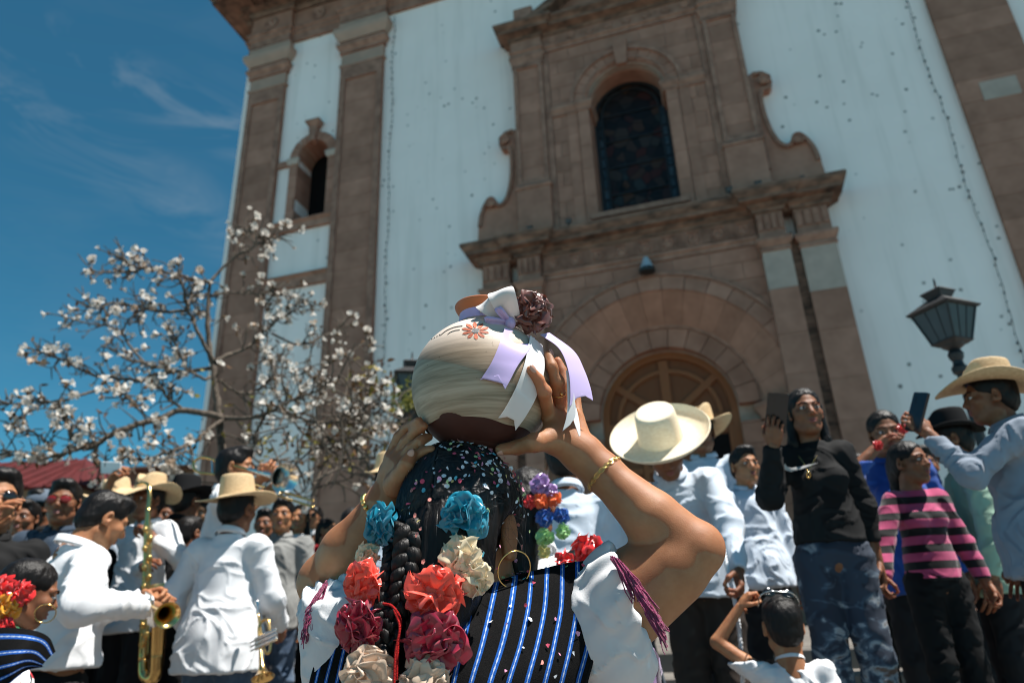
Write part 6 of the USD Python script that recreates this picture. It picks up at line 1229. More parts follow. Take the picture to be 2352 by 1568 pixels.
# pendant and chest mark of the woman in black
def surf(pth, az, J, u, v, lift=0.004):
    """The point of a garment under a pixel."""
    P_ = np.array(UsdGeom.Mesh(stage.GetPrimAtPath(pth)).GetPointsAttr().Get()); a = math.radians(az); Rz = np.array([[math.cos(a), math.sin(a), 0], [-math.sin(a), math.cos(a), 0], [0, 0, 1.0]])
    W = J['base'] + (P_ * J['k']) @ Rz.T; q = np.stack([(W - CAM_P) @ CAM_R, (W - CAM_P) @ CAM_U, (W - CAM_P) @ CAM_F], -1); U_, V_ = 1176 + FPX * q[:, 0] / q[:, 2], 784 - FPX * q[:, 1] / q[:, 2]
    m = np.hypot(U_ - u, V_ - v) < 14
    dep = q[m, 2].min() if m.any() else q[:, 2].min(); d = ray(u, v); return CAM_P + d * (dep - lift)
ps = phonew[0] + '/shirt'
rope(phonew, 192, [surf(ps, 192, phonew[2], u, v, 0.006) for u, v in ((1834, 1046), (1846, 1064), (1856, 1080), (1866, 1064), (1876, 1046))], 0.0010, M_gold, 'necklace')
att(phonew[0], None, 'pendant', xf((torus(1, 0.35, 16, 6)[0] * [0.007, 0.011, 0.007], torus(1, 0.35, 16, 6)[1]), frame_to(-CAM_F), surf(ps, 192, phonew[2], 1857, 1090, 0.008)), M_gold, 192, phonew[2]['k'], phonew[2]['base'])
sw_ = [(x_ - 10, y_ + 44) for x_, y_ in ((1812, 1020), (1812, 1034), (1826, 1039), (1850, 1033), (1890, 1018), (1850, 1027), (1828, 1030), (1817, 1027))]
att(phonew[0], None, 'chest_mark', shell(np.array([surf(ps, 192, phonew[2], x, y, 0.007) for x, y in sw_]), np.array([[0, 1, 7], [1, 2, 7], [7, 2, 6], [2, 3, 6], [6, 3, 5], [3, 4, 5]]), 0.002), mat('white_print', (0.38, 0.38, 0.38)), 192, phonew[2]['k'], phonew[2]['base'])
# sunglasses on the boy's hair
for s in (-1, 1): att(boy[0], None, 'sunglasses_lens', xf((tm(trimesh.creation.icosphere(2, 1.0))[0] * [0.022, 0.017, 0.005], tm(trimesh.creation.icosphere(2, 1.0))[1]), frame_to(nrm(-CAM_F + CAM_U * 0.8)), at(1788 + s * 22, 1362 + 2 * s, 2.57)), M_phone, 8, boy[2]['k'], boy[2]['base'])
rope(boy, 8, [at(1742, 1392, 2.60), at(1746, 1368, 2.56), at(1768, 1357, 2.54), at(1790, 1358, 2.54), at(1815, 1360, 2.54), at(1832, 1374, 2.56), at(1836, 1398, 2.60)], 0.0022, M_silver, 'sunglasses_frame')
# braces of the half hidden man, strap of the man behind the sombrero
# ---- held things
def slab(name, c, w, h, d, nrm_, up_, mt, label, cat_, r=0.006):
    z = nrm(nrm_); x = nrm(np.cross(up_, z)); y = np.cross(z, x); root = thing(name, label, cat_, c)
    p = sbox(-w / 2 + r, -h / 2 + r, w / 2 - r, h / 2 - r).buffer(r, 4); m = trimesh.creation.extrude_polygon(p, d, engine='earcut'); R = np.stack([x, y, z], 1)
    part(root, 'case', (np.array(m.vertices) @ R.T, np.array(m.faces)), mt, smooth=30)
    q = trimesh.creation.extrude_polygon(sbox(-w / 2 + 0.004, -h / 2 + 0.004, w / 2 - 0.004, h / 2 - 0.004), 0.0006, engine='earcut'); part(root, 'screen', (np.array(q.vertices) @ R.T + z * d, np.array(q.faces)), M_phone)
    for k in range(2): l = trimesh.creation.cylinder(0.005, 0.002, sections=12); part(root, 'camera_lens', (np.array(l.vertices) @ R.T + x * (w * 0.28) + y * (h * 0.36 - k * 0.015) - z * 0.001, np.array(l.faces)), M_darklens)
slab('phone', at(1784, 948, 2.64), 0.078, 0.155, 0.009, nrm(CAM_F + CAM_R * 0.35 + CAM_U * 0.1), nrm(CAM_U + CAM_R * 0.08), M_phone, 'black phone held up by the woman in the black sweatshirt', 'phone')
slab('phone', at(2104, 945, 2.52), 0.075, 0.15, 0.010, nrm(CAM_R * 0.95 + CAM_F * 0.10 - CAM_U * 0.3), nrm(CAM_U - CAM_R * 0.42), M_phone, 'black phone seen edge on in the hand of the man in the cowboy hat', 'phone')
slab('phone', at(254, 1074, 4.58), 0.15, 0.078, 0.011, nrm(CAM_F + CAM_R * 0.2), CAM_U, mat('white_plastic', (0.75, 0.76, 0.77), 0.3, 0.5), 'white phone raised above the straw hats', 'phone')
# ---- brass instruments
def bell_mesh(r0, r1, L, n=26):
    t = np.linspace(0, 1, n); r = r0 + (r1 - r0) * (0.18 * t + 0.82 * t ** 6); return shell(*lathe(np.stack([r, t * L], 1), 28), 0.0012)
tb = thing('trombone', 'silver and brass trombone across the shoulder of the dark haired player', 'trombone', at(560, 1090, 4.0)); tb0 = at(560, 1090, 4.0)
def ip(root, o, name, m, mt): part(root, name, (np.asarray(m[0]) - o, m[1]), mt, smooth=True)
d0 = nrm(at(640, 1092, 3.9) - at(468, 1066, 4.2)); p0, p1 = at(468, 1068, 4.2), at(585, 1082, 4.0)
ip(tb, tb0, 'tuning_slide', tube(spline([at(505, 1060, 4.13), at(470, 1050, 4.19), at(450, 1056, 4.22), at(445, 1070, 4.22), at(456, 1084, 4.2), at(490, 1088, 4.14)], 40), 0.008, 9), M_brass)
ip(tb, tb0, 'brace', tube([at(487, 1056, 4.16), at(489, 1088, 4.14)], 0.006, 7), M_silver)
ip(tb, tb0, 'neck_tube', tube([at(505, 1060, 4.13), at(580, 1080, 4.0)], 0.008, 9), M_brass)
ip(tb, tb0, 'lower_tube', tube([at(490, 1088, 4.14), at(560, 1104, 4.02)], 0.008, 9), M_brass)
ip(tb, tb0, 'bell', xf(bell_mesh(0.010, 0.088, 0.36), frame_to(nrm(at(640, 1094, 3.86) - at(570, 1077, 4.02))), at(570, 1077, 4.02)), M_silver)
for q in (0, 9): ip(tb, tb0, 'slide_tube', tube([at(560, 1104 + q, 4.02), at(720, 1150 + q * 1.5, 3.72)], 0.0065, 8), M_brass)
ip(tb, tb0, 'mouthpiece', xf(lathe([(0.005, 0), (0.006, 0.03), (0.012, 0.05), (0.0125, 0.055), (0.009, 0.056)], 14), frame_to(-d0), at(572, 1098, 4.02)), M_silver)
sx = thing('saxophone', 'tall gold saxophone with keys held upright by the straw hatted player', 'saxophone', at(335, 1330, 4.05)); sx0 = at(335, 1330, 4.05)
ip(sx, sx0, 'neck', tube(spline([at(318, 1112, 4.12), at(330, 1108, 4.10), at(342, 1116, 4.08), at(344, 1140, 4.06), at(340, 1170, 4.05)], 30), np.linspace(0.008, 0.014, 30), 9), M_brass)
ip(sx, sx0, 'body_tube', tube(spline([at(340, 1168, 4.05), at(338, 1260, 4.04), at(333, 1400, 4.02), at(329, 1520, 4.0)], 30), np.linspace(0.014, 0.026, 30), 12), M_brass)
ip(sx, sx0, 'bow', tube(spline([at(329, 1515, 4.0), at(331, 1548, 3.99), at(345, 1558, 3.97), at(358, 1545, 3.96), at(362, 1500, 3.95)], 30), np.linspace(0.026, 0.034, 30), 12), M_brass)
ip(sx, sx0, 'bell', xf(bell_mesh(0.034, 0.075, 0.34), frame_to(nrm(at(372, 1330, 3.86) - at(362, 1500, 3.95))), at(362, 1500, 3.95)), M_brass)
for k in range(13):
    c = at(339 - k * 0.7 + (6 if k % 2 else -4), 1215 + k * 22, 3.985); ip(sx, sx0, 'key_cup', xf(lathe([(0, 0.012), (0.014, 0.011), (0.018, 0.006), (0.018, 0.0), (0.0, 0.0)], 14), frame_to(-CAM_F + CAM_R * (0.4 if k % 2 else -0.3)), c), M_gold)
for q in (-8, 9): ip(sx, sx0, 'rod', tube([at(340 + q, 1200, 4.0), at(331 + q, 1500, 3.96)], 0.003, 6), M_gold)
for nm, lab, (mu, mv, my), (bu, bv, by), sc_ in (('trumpet', 'gold trumpet in the hands of the man looking down', (318, 1372, 2.95), (385, 1412, 2.70), 1.0), ('trumpet', 'gold trumpet hanging bell down beside the straw hatted man', (592, 1420, 3.22), (604, 1556, 3.12), 1.0)):
    o = at(mu, mv, my); e = at(bu, bv, by); d = nrm(e - o); L = np.linalg.norm(e - o); root = thing(nm, lab, 'trumpet', o); up_ = nrm(np.cross(d, CAM_F)) * (1 if abs(d[2]) < 0.8 else -1)
    ip(root, o, 'bell', xf(bell_mesh(0.007, 0.046, L * 0.45), frame_to(d), o + d * L * 0.55), M_brass)
    ip(root, o, 'bell_tube', tube(spline([o + d * L * 0.56, o + d * L * 0.2, o + d * L * 0.1 - up_ * 0.012, o + d * L * 0.08 - up_ * 0.03, o + d * L * 0.12 - up_ * 0.048, o + d * L * 0.3 - up_ * 0.05], 40), 0.0065, 8), M_brass)
    ip(root, o, 'lead_pipe', tube(spline([o - d * L * 0.08 - up_ * 0.004, o + d * L * 0.4 - up_ * 0.006 + CAM_F * 0.012, o + d * L * 0.62 - up_ * 0.02, o + d * L * 0.64 - up_ * 0.04, o + d * L * 0.5 - up_ * 0.05], 40), 0.006, 8), M_brass)
    for k in range(3): c = o + d * L * (0.34 + 0.07 * k) - up_ * 0.03; ip(root, o, 'valve', tube([c - up_ * 0.05, c + up_ * 0.05, c + up_ * 0.052, c + up_ * 0.075], [0.010, 0.010, 0.004, 0.004], 10), M_silver)
    ip(root, o, 'mouthpiece', xf(lathe([(0.004, 0), (0.005, 0.04), (0.011, 0.06), (0.0115, 0.065), (0.008, 0.066)], 14), frame_to(-d), o - d * L * 0.05 - up_ * 0.004), M_silver)
rp_ = thing('rope', 'white twisted rope hanging from the bowed man\'s hand', 'rope', at(1690, 1400, 2.8)); o = at(1690, 1400, 2.8)
c_ = spline([at(1662, 1262, 2.74), at(1674, 1320, 2.70), at(1690, 1392, 2.68), at(1700, 1470, 2.67), at(1708, 1600, 2.66)], 60); t_ = nrm(np.gradient(c_, axis=0)); a1 = nrm(np.cross(t_, [0, 1.0, 0])); b1 = np.cross(t_, a1)
for k in range(3):
    ph = np.linspace(0, 22 * np.pi, 60) + k * 2.094; ip(rp_, o, 'strand', tube(c_ + a1 * (np.cos(ph) * 0.004)[:, None] + b1 * (np.sin(ph) * 0.004)[:, None], 0.0045, 6), C_white)
# ------------------------------------------------------------------ blossoming tree
c4 = lambda x, y: (0.4 * x, 517.4 + 0.4 * y)
LIMBS = [
 ('T', None, [(1300, 1700), (1295, 1411), (1270, 1200), (1265, 1000), (1245, 800), (1220, 600), (1215, 420), (1205, 330)], 15, 5, 0.0),
 ('B', 'T', [(1205, 330), (1100, 300), (980, 275), (850, 250), (760, 275), (640, 275), (520, 265)], 5, 2.2, -0.5), ('B2', 'B', [(850, 250), (760, 210), (690, 180)], 3, 1.8, -0.7),
 ('C', 'T', [(1210, 320), (1270, 260), (1350, 200), (1440, 150), (1490, 100), (1560, 90), (1610, 60)], 4.5, 2, 0.3), ('C2', 'C', [(1490, 100), (1450, 60), (1400, 10)], 2.5, 1.5, 0.4),
 ('D', 'T', [(1225, 780), (1160, 650), (1100, 530), (1075, 480), (1060, 400), (1040, 330), (1010, 290)], 7, 3, -0.5),
 ('E', 'D', [(1075, 490), (980, 490), (900, 480), (800, 470), (700, 440), (600, 460), (500, 470)], 5, 2.2, -0.8), ('F', 'D', [(1080, 480), (1090, 430), (1130, 400), (1190, 400)], 3.5, 2.5, 0.1),
 ('G', 'T', [(1240, 780), (1330, 740), (1440, 710), (1530, 640), (1600, 570), (1680, 510), (1720, 470)], 7, 2.5, 0.5), ('G2', 'G', [(1530, 640), (1530, 540), (1540, 420), (1570, 400)], 3, 2, 0.4),
 ('H', 'T', [(1215, 820), (1130, 830), (1000, 840), (880, 820), (800, 790), (700, 760), (640, 710), (580, 690)], 6.5, 2.2, 0.6), ('I', 'T', [(1215, 870), (1160, 880), (1080, 810), (1030, 760), (1005, 690), (990, 600)], 5, 2.2, -0.4),
 ('J', 'H', [(1000, 840), (900, 860), (820, 910), (700, 920), (600, 910), (500, 880), (400, 830), (300, 770), (210, 720)], 6, 2.2, -0.3), ('K', 'H', [(880, 820), (830, 780), (760, 700), (700, 640), (600, 590), (480, 560), (390, 530)], 4, 2, 0.9), ('L', 'K', [(700, 620), (740, 530), (820, 490)], 3, 2, 0.6),
 ('M', 'J', [(600, 940), (480, 960), (330, 1000), (180, 1010), (60, 1020), (-20, 1000)], 5, 2.2, -0.9),
 ('N', 'T', [(1280, 1110), (1200, 1080), (1050, 1060), (950, 1100), (850, 1140), (720, 1180), (620, 1230), (550, 1240), (460, 1200), (420, 1140), (370, 1070), (330, 1000)], 11, 4, -0.9),
 ('O', 'N', [(1050, 1060), (1000, 1000), (940, 930), (880, 860)], 5, 2.5, -0.3), ('P', 'T', [(1285, 1110), (1200, 1170), (1150, 1210), (1080, 1250), (980, 1300), (860, 1340), (760, 1330)], 7, 3, -0.7),
 ('Q', 'T', [(1290, 1105), (1400, 1110), (1520, 1090), (1600, 1050), (1700, 1000), (1800, 970), (1880, 900)], 8, 2.5, -0.4), ('R', 'Q', [(1600, 1045), (1680, 1080), (1780, 1110), (1900, 1110), (2000, 1100), (2150, 1020), (2300, 1000)], 6, 2.2, -0.7),
 ('S', 'R', [(1900, 1110), (2050, 1140), (2200, 1120), (2340, 1130)], 5, 2.2, -0.5), ('U2', 'T', [(1262, 890), (1350, 950), (1450, 950), (1550, 890), (1600, 800), (1620, 740)], 4, 2, 0.8),
 ('U', 'G', [(1560, 620), (1700, 690), (1800, 680), (1900, 630), (1980, 560)], 4, 2, 0.9), ('V', 'U', [(1800, 680), (1760, 800), (1720, 920)], 3, 1.8, 0.6), ('W', 'G', [(1540, 640), (1520, 760), (1560, 850), (1580, 950)], 3, 2, -0.3),
 ('Y', 'T', [(1215, 400), (1330, 385), (1450, 385), (1560, 380), (1740, 420), (1790, 470)], 3.2, 1.6, 0.5), ('Z', 'N', [(550, 1240), (440, 1290), (330, 1330), (200, 1340), (90, 1300), (-30, 1290)], 6, 2.5, -0.6),
 ('a', 'N', [(560, 1240), (555, 1330), (600, 1400)], 7, 5, -0.6), ('b', 'Q', [(1520, 1090), (1480, 1180), (1450, 1270), (1380, 1360)], 5, 3, 0.3), ('c', 'R', [(1780, 1110), (1840, 1190), (1950, 1240), (2060, 1260)], 4, 2, -0.2), ('d', 'S', [(2050, 1140), (2100, 1060), (2120, 950), (2090, 870)], 3, 1.8, 0.0),
 ('e', 'P', [(1080, 1250), (1060, 1330), (980, 1390)], 4, 2, -0.5), ('f', 'Q', [(1700, 1000), (1760, 880), (1860, 800), (1980, 740), (2140, 640)], 3.2, 1.6, 0.5), ('g', 'N', [(850, 1140), (800, 1060), (740, 1010), (690, 960)], 3, 1.8, -1.1), ('h', 'Z', [(330, 1330), (260, 1250), (160, 1180), (60, 1160)], 4, 2, -0.4),
]
TY = 6.3
tree = thing('blossom_tree', 'bare branched tree covered in white blossoms beside the church tower', 'tree', (at(522, 1200, TY)[0], TY, ground_z(at(522, 1200, TY))))
t0 = np.array([at(522, 1200, TY)[0], TY, ground_z(at(522, 1200, TY))])
M_bark = mat('grey_bark', (0.15, 0.12, 0.095), 0.9, 0.15, 0.3, 25.0, 0.8, 80.0, col2=(0.05, 0.04, 0.032))
def tp(name, m, mt, smooth=True, kind=None, label=None): return part(tree, name, (np.asarray(m[0]) - t0, m[1]), mt, smooth=smooth, kind=kind, label=label)
r_ = np.random.default_rng(77); lim = {}; twigs = []; tips = []
mpx = lambda p: np.linalg.norm(p - CAM_P) / FPX
for key, par, pts, ra, rb, off in LIMBS:
    px = spline(np.array([c4(*q) for q in pts]), 12 * len(pts)); n = len(px)
    d0 = 0.0
    if par: q = lim[par]; i = np.argmin(((q[0] - px[0]) ** 2).sum(1)); d0 = q[1][i]
    dy = d0 + (off - d0) * np.linspace(0, 1, n) ** 0.8 if par else np.zeros(n)
    P = np.array([at(u, v, TY + y) for (u, v), y in zip(px, dy)])
    if par is None: P[0] = t0 + [0, 0, -0.05]; P[1:6] = P[0] + (P[6] - P[0]) * (np.arange(1, 6) / 6)[:, None]
    P = P + np.cumsum(r_.normal(0, 0.004, (n, 3)), 0) * (np.sin(np.linspace(0, np.pi, n)) if n > 2 else 1)[:, None]
    R = np.linspace(ra, rb, n) * 0.5 * mpx(P[n // 2]) * 1.35 * (1 + 0.12 * r_.normal(0, 1, n).cumsum() / math.sqrt(n))
    tp('trunk' if par is None else 'limb', tube(P, np.maximum(R, 0.003), 8), M_bark)
    lim[key] = (px, dy, P)
    tips.append((P[-1], nrm(P[-1] - P[-4])))
    m = int(n * 0.42) if par else 10
    for i in r_.choice(np.arange(n // 4, n), min(m, n // 2 + 4), replace=False) if par else r_.choice(np.arange(int(n * .45), n), 12, replace=False):
        t = nrm(P[min(i + 1, n - 1)] - P[max(i - 1, 0)]); d = nrm(np.cross(t, r_.normal(0, 1, 3)) + t * 0.7 + [0, 0, 0.08]); L = r_.uniform(0.06, 0.24); s = np.linspace(0, 1, 7)[:, None]
        c = P[i] + d * s * L + np.array([0, 0, 1.0]) * (s ** 2) * L * r_.uniform(-0.3, 0.3) + np.cross(d, r_.normal(0, 1, 3)) * np.sin(s * 3) * L * 0.12
        twigs.append(tube(c, np.linspace(0.0075, 0.0035, 7) * r_.uniform(0.8, 1.2), 5)); tips.append((c[-1], nrm(c[-1] - c[-2])))
        if r_.uniform() < 0.5:
            d2 = nrm(d + r_.normal(0, 0.7, 3)); c2 = c[3] + d2 * s * L * 0.6; twigs.append(tube(c2, np.linspace(0.006, 0.004, 7), 5)); tips.append((c2[-1], d2))
# the denser thicket on the lower right
for i in range(150):
    u, v = r_.uniform(540, 950), r_.uniform(880, 1120); 
    if (v - 880) / 240 < abs(u - 760) / 330 - 0.15: continue
    c = at(u, v, TY + r_.uniform(-0.8, 1.0)); d = nrm(r_.normal(0, 1, 3) + [0, 0, 0.4]); L = r_.uniform(0.25, 0.7); s = np.linspace(0, 1, 8)[:, None]
    q = c + d * s * L + np.cross(d, r_.normal(0, 1, 3)) * np.sin(s * 2.6) * L * 0.25; twigs.append(tube(q, np.linspace(0.010, 0.005, 8), 5)); 
    if r_.uniform() < 0.5: tips.append((q[-1], nrm(q[-1] - q[-2])))
tp('twigs', cat(*twigs), M_bark, kind='stuff')
M_blos = mat('white_petal', (0.70, 0.66, 0.60), 0.6, 0.3, 0.06, 20.0, trans=0.35); M_blos2 = mat('fading_petal', (0.66, 0.55, 0.45), 0.7, 0.2, 0.2, 30.0, trans=0.3, col2=(0.35, 0.22, 0.13)); M_calyx = mat('calyx', (0.14, 0.085, 0.045), 0.8, 0.2)
def blossom(seed, R=0.05):
    r = np.random.default_rng(seed); out = []
    for k in range(5):
        a = np.linspace(-1, 1, 5)[:, None]; b = np.linspace(0, 1, 5)[None, :]; th = 2 * np.pi * k / 5 + r.uniform(-.2, .2) + a * 0.62 * np.sin(np.clip(b * 2.2 + 0.25, 0, 2.6)); op = r.uniform(0.55, 1.05)
        rad = R * op * b ** 0.9; z = R * (1.25 * np.sin(b * 1.35) - 0.25 * b ** 3 * op) + 0 * a
        out.append((np.stack([rad * np.cos(th), rad * np.sin(th), z], -1).reshape(-1, 3), grid_faces(5, 5)))
    return cat(*out)
bls = [blossom(s) for s in range(8)]; r_.shuffle(tips); nb = 0; rest = []; cal = []
for p, d in tips:
    for q in range(r_.choice([0, 0, 0, 0, 0, 1, 1, 2])):
        c = p + r_.normal(0, 0.022, 3) * (q > 0); fr = frame_to(nrm(d + r_.normal(0, 0.55, 3) + [0, 0, 0.15]), r_.normal(0, 1, 3)); m = bls[r_.integers(8)]; s = r_.uniform(0.55, 1.15); g_ = xf(m, fr, c, s)
        cal.append(xf((tm(trimesh.creation.icosphere(1, 1.0))[0] * [0.014, 0.014, 0.02], tm(trimesh.creation.icosphere(1, 1.0))[1]), fr, c, s))
        if nb < 290: tp('blossom', g_, M_blos2 if r_.uniform() < 0.14 else M_blos); nb += 1
        else: rest.append(g_)
if rest: tp('more_blossoms', cat(*rest), M_blos, kind='stuff')
tp('calyxes', cat(*cal), M_calyx, kind='stuff')
M_leaf = mat('yellow_green_leaf', (0.16, 0.17, 0.03), 0.6, 0.3, 0.3, 3.0, col2=(0.30, 0.20, 0.05), trans=0.3); M_leaf2 = mat('dry_leaf', (0.16, 0.085, 0.04), 0.8, 0.2, 0.3, 5.0, trans=0.2)
def leaf(L, w): 
    t = np.linspace(0, 1, 5); e = w * np.sin(np.pi * t ** 0.8); return np.vstack([np.stack([e, t * L, 0.15 * L * np.sin(t * 3)], 1), np.stack([-e, t * L, 0.15 * L * np.sin(t * 3)], 1)]), np.vstack([[[i, i + 1, 6 + i], [i, 6 + i, 5 + i]] for i in range(4)])
lf, lf2 = [], []
for (u, v, su, sv, n) in ((845, 868, 30, 22, 55), (800, 960, 50, 40, 40), (850, 1020, 40, 40, 60), (640, 1010, 50, 25, 34), (700, 1050, 70, 30, 40), (600, 960, 90, 60, 30)):
    for i in range(n):
        c = at(r_.normal(u, su), r_.normal(v, sv), TY + r_.uniform(-0.4, 0.5)); (lf if r_.uniform() < 0.6 else lf2).append(xf(leaf(r_.uniform(0.05, 0.10), r_.uniform(0.012, 0.024)), frame_to(r_.normal(0, 1, 3), r_.normal(0, 1, 3)), c))
for p, d in tips[::4]: lf2.append(xf(leaf(0.07, 0.012), frame_to(r_.normal(0, 1, 3), d), p))
tp('green_leaves', cat(*lf), M_leaf, kind='stuff'); tp('dry_leaves', cat(*lf2), M_leaf2, kind='stuff')
# ------------------------------------------------------------------ red roofed house at the far left
RB = at(40, 1100, 24.0); RB[2] = 0.9
house = thing('red_roofed_house', 'low house with dark red pitched roof beyond the crowd at the far left', 'house', RB)
M_red = mat('red_roof', (0.085, 0.010, 0.010), 0.8, 0.25, 0.2, 3.0, 0.3, 30.0); M_ochre = mat('ochre_plaster', (0.36, 0.24, 0.15), 0.9, 0.2)
zr = at(75, 1012, 24.0)[2] - 0.9; ze = at(0, 1120, 24.0)[2] - 0.9
part(house, 'wall', boxm((-6.5, 0, 0), (2.2, 6, ze)), M_ochre)
rv = np.array([(-7, -0.4, ze - 0.1), (2.8, -0.4, ze - 0.1), (2.8, 6.4, ze - 0.1), (-7, 6.4, ze - 0.1), (-5, 3, zr), (0.4, 3, zr)]); part(house, 'roof', (rv, np.array([[0, 1, 5], [0, 5, 4], [1, 2, 5], [2, 3, 4], [2, 4, 5], [3, 0, 4], [0, 2, 1], [0, 3, 2]])), M_red)
for k in range(3):
    w_ = part(house, 'window', boxm((-5.2 + k * 2.4, -0.05, 1.2), (-4.2 + k * 2.4, 0.02, 2.6)), M_wood2); part(w_, 'pane', boxm((-5.1 + k * 2.4, -0.06, 1.3), (-4.3 + k * 2.4, -0.052, 2.5)), M_phone)
for k in range(16): part(house, 'roof_rib', tube([np.array([-6.8 + k * 0.62, -0.42, ze - 0.06]), np.array([np.clip(-6.8 + k * 0.62, -5, 0.4), 3, zr + 0.03])], 0.04, 6), M_red)
# low buildings closing the square at the left
BB = at(250, 1150, 30.0); BB[2] = 0.9
low = thing('low_building', 'long low brown building behind the tree', 'building', BB)
part(low, 'wall', boxm((-4, 0, 0), (7.5, 6, at(250, 1085, 30.0)[2] - 0.9)), M_ochre); part(low, 'roof', boxm((-4.3, -0.4, at(250, 1085, 30.0)[2] - 0.89), (7.8, 6.3, at(250, 1078, 30.0)[2] - 0.9)), M_stained)
for k in range(4):
    w_ = part(low, 'window', boxm((-3 + k * 2.5, -0.04, 1.0), (-2 + k * 2.5, 0.02, 2.4)), M_wood2); part(w_, 'pane', boxm((-2.9 + k * 2.5, -0.05, 1.1), (-2.1 + k * 2.5, -0.042, 2.3)), M_phone)
# ------------------------------------------------------------------ street lamps
M_lglass = mat('lantern_glass', (0.06, 0.07, 0.075), 0.4, 0.4, 0.1)
def lamp(name, P, S, rz, label):
    g0 = np.array([P[0], P[1], ground_z(P)]); h = (P[2] - g0[2]) / S; root = thing(name, label, 'street lamp', g0, rz, S)
    part(root, 'post', lathe(spline([(0.13, 0), (0.13, 0.25), (0.09, 0.35), (0.075, 0.5), (0.06, 0.9), (0.05, h - 0.75), (0.045, h - 0.35)], 40), 16), M_iron, smooth=True)
    part(root, 'collar', lathe([(0.045, h - 0.36), (0.075, h - 0.33), (0.082, h - 0.28), (0.055, h - 0.24), (0.05, h - 0.2), (0.072, h - 0.16), (0.08, h - 0.12), (0.055, h - 0.07), (0.11, h - 0.03), (0.125, h), (0.0, h)], 16), M_iron, smooth=25)
    b, t, H_ = 0.135, 0.225, 0.40
    for k in range(4):
        a = math.pi / 2 * k + math.pi / 4; a2 = a + math.pi / 2; s2 = math.sqrt(2)
        c0, c1 = np.array([math.cos(a) * b * s2, math.sin(a) * b * s2, h + 0.02]), np.array([math.cos(a) * t * s2, math.sin(a) * t * s2, h + H_]); e0, e1 = np.array([math.cos(a2) * b * s2, math.sin(a2) * b * s2, h + 0.02]), np.array([math.cos(a2) * t * s2, math.sin(a2) * t * s2, h + H_])
        part(root, 'corner_bar', tube([c0, c1], 0.014, 6), M_iron); part(root, 'bottom_rail', tube([c0, e0], 0.016, 6), M_iron); part(root, 'top_rail', tube([c1, e1], 0.018, 6), M_iron)
        q = 0.985; part(root, 'pane', shell(np.array([c0 * [q, q, 1], e0 * [q, q, 1], e1 * [q, q, 1], c1 * [q, q, 1]]), np.array([[0, 1, 2], [0, 2, 3]]), 0.004), M_lglass)
        for w in (0.36, 0.68): part(root, 'glazing_bar', tube([c0 + (e0 - c0) * w, c1 + (e1 - c1) * w], 0.007, 5), M_iron)
    def frus(z0, z1, a, b): return np.array([(sx_ * a, sy_ * a, z0) for sx_, sy_ in ((-1, -1), (1, -1), (1, 1), (-1, 1))] + [(sx_ * b, sy_ * b, z1) for sx_, sy_ in ((-1, -1), (1, -1), (1, 1), (-1, 1))]), np.array([[0, 2, 1], [0, 3, 2], [4, 5, 6], [4, 6, 7]] + [x for i in range(4) for x in ([i, (i + 1) % 4, 4 + (i + 1) % 4], [i, 4 + (i + 1) % 4, 4 + i])])
    part(root, 'base_plate', frus(h - 0.02, h + 0.02, 0.10, 0.155), M_iron)
    part(root, 'roof', frus(h + H_ + 0.012, h + H_ + 0.14, 0.265, 0.10), M_iron); part(root, 'eaves', frus(h + H_ - 0.012, h + H_ + 0.011, 0.25, 0.268), M_iron)
    part(root, 'chimney', frus(h + H_ + 0.141, h + H_ + 0.22, 0.085, 0.125), M_iron); part(root, 'chimney_cap', frus(h + H_ + 0.221, h + H_ + 0.245, 0.135, 0.11), M_iron)
    part(root, 'finial', lathe([(0.03, h + H_ + 0.246), (0.035, h + H_ + 0.27), (0.016, h + H_ + 0.29), (0.012, h + H_ + 0.38), (0.0, h + H_ + 0.42)], 10), M_iron, smooth=40)
    return root
lamp('street_lamp', at(2188, 790, 4.9), 0.68, 22, 'black iron street lamp with glazed lantern at the right of the portal')
lamp('street_lamp', at(945, 925, 6.9), 0.70, 10, 'black street lamp half hidden behind the jug')
pl = at(938, 935, 6.6); plant = thing('hanging_plant', 'leafy green plant hanging at the lamp beside the jug', 'plant', pl); lv = []
for i in range(260):
    d = r_.normal(0, 1, 3) * [0.09, 0.09, 0.12]; lv.append(xf(leaf(r_.uniform(0.05, 0.09), 0.018), frame_to(r_.normal(0, 1, 3), r_.normal(0, 1, 3)), d))
part(plant, 'foliage', cat(*lv), mat('green_leaf', (0.07, 0.11, 0.025), 0.6, 0.3, 0.3, 4.0, col2=(0.20, 0.18, 0.04), trans=0.3), smooth=False, kind='stuff'); part(plant, 'pot', xf(lathe([(0, -0.22), (0.09, -0.22), (0.13, -0.06), (0.12, -0.06), (0.0, -0.08)], 16)), M_iron, smooth=30)
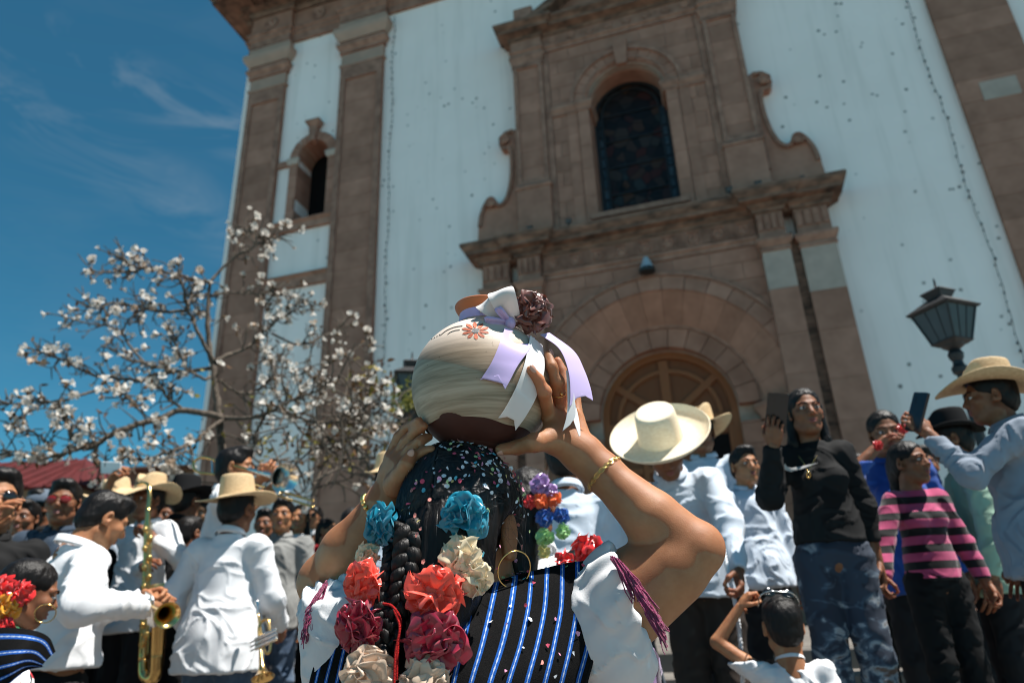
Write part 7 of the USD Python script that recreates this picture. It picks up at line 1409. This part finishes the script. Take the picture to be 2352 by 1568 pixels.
# ------------------------------------------------------------------ small fittings on the facade
fl = thing('wall_lamp', 'bell shaped pale wall lamp above the crown of the door arch', 'lamp', fpt(0.0, 0.48, 8.72))
part(fl, 'bracket', tube([-FN * 0.2 + [0, 0, 0.05], np.array([0, 0, 0.08])], 0.03, 8), M_iron); part(fl, 'hood', lathe(spline([(0.0, 0.30), (0.06, 0.29), (0.10, 0.18), (0.17, 0.02), (0.185, 0.0)], 20), 20), mat('pale_blue_enamel', (0.40, 0.50, 0.56), 0.4, 0.5), smooth=True)
part(fl, 'shade', lathe([(0.186, -0.001), (0.20, -0.03), (0.185, -0.09), (0.10, -0.12), (0.0, -0.12)], 20), M_iron, smooth=40)
for i, (s, z, n) in enumerate(((-4.25, 10.23, 0.15), (-2.75, 10.23, 0.58), (-1.75, 10.23, 0.58), (2.1, 10.23, 0.58), (2.75, 10.23, 0.60), (3.7, 10.23, 0.45))):
    o = fpt(s, n, z + 0.12); fx_ = thing('floodlight', ('small black floodlight %s on the portal cornice' % ('at its left end', 'in front of the left pedestal', 'left of the stained glass window', 'right of the stained glass window', 'in front of the right pedestal', 'under the right scroll')[i]), 'floodlight', o, math.degrees(YAW))
    part(fx_, 'stand', boxm((-0.02, -0.02, -0.12), (0.02, 0.02, -0.03)), M_iron); q = boxm((-0.075, -0.055, -0.06), (0.075, 0.055, 0.065), 0.012); part(fx_, 'housing', (q[0] @ rot((1, 0, 0), 0.5).T, q[1]), M_iron); q = boxm((-0.06, -0.062, -0.045), (0.06, -0.056, 0.05)); part(fx_, 'lens', (q[0] @ rot((1, 0, 0), 0.5).T, q[1]), M_lglass)
for i, (s, z0, z1) in enumerate(((-7.02, 5.0, 19.5), (7.02, 3.0, 19.5))):
    zz = np.linspace(z0, z1, 120); w = np.array([fpt(s + 0.03 * math.sin(z * 1.7 + i) + 0.012 * math.sin(z * 9), 0.05, z) for z in zz]); o = w[0].copy()
    root = thing('light_string', ('string of small dark lamps hung down the white wall right of the tower pilaster', 'string of small dark lamps hung down the white wall beside the right pilaster')[i], 'light string', o)
    part(root, 'wire', (tube(w, 0.006, 5)[0] - o, tube(w, 0.006, 5)[1]), M_iron)
    bl_ = []
    for z in np.arange(z0, z1, 0.21): c = fpt(s + 0.03 * math.sin(z * 1.7 + i) + r_.uniform(-0.035, 0.035), 0.06, z + r_.uniform(-0.04, 0.04)); k = r_.uniform(0.010, 0.024); bl_.append((tm(trimesh.creation.icosphere(1, k))[0] * [1, 1, 1.7] + c - o, tm(trimesh.creation.icosphere(1, k))[1]))
    part(root, 'bulbs', cat(*bl_), M_iron, smooth=True, kind='stuff')
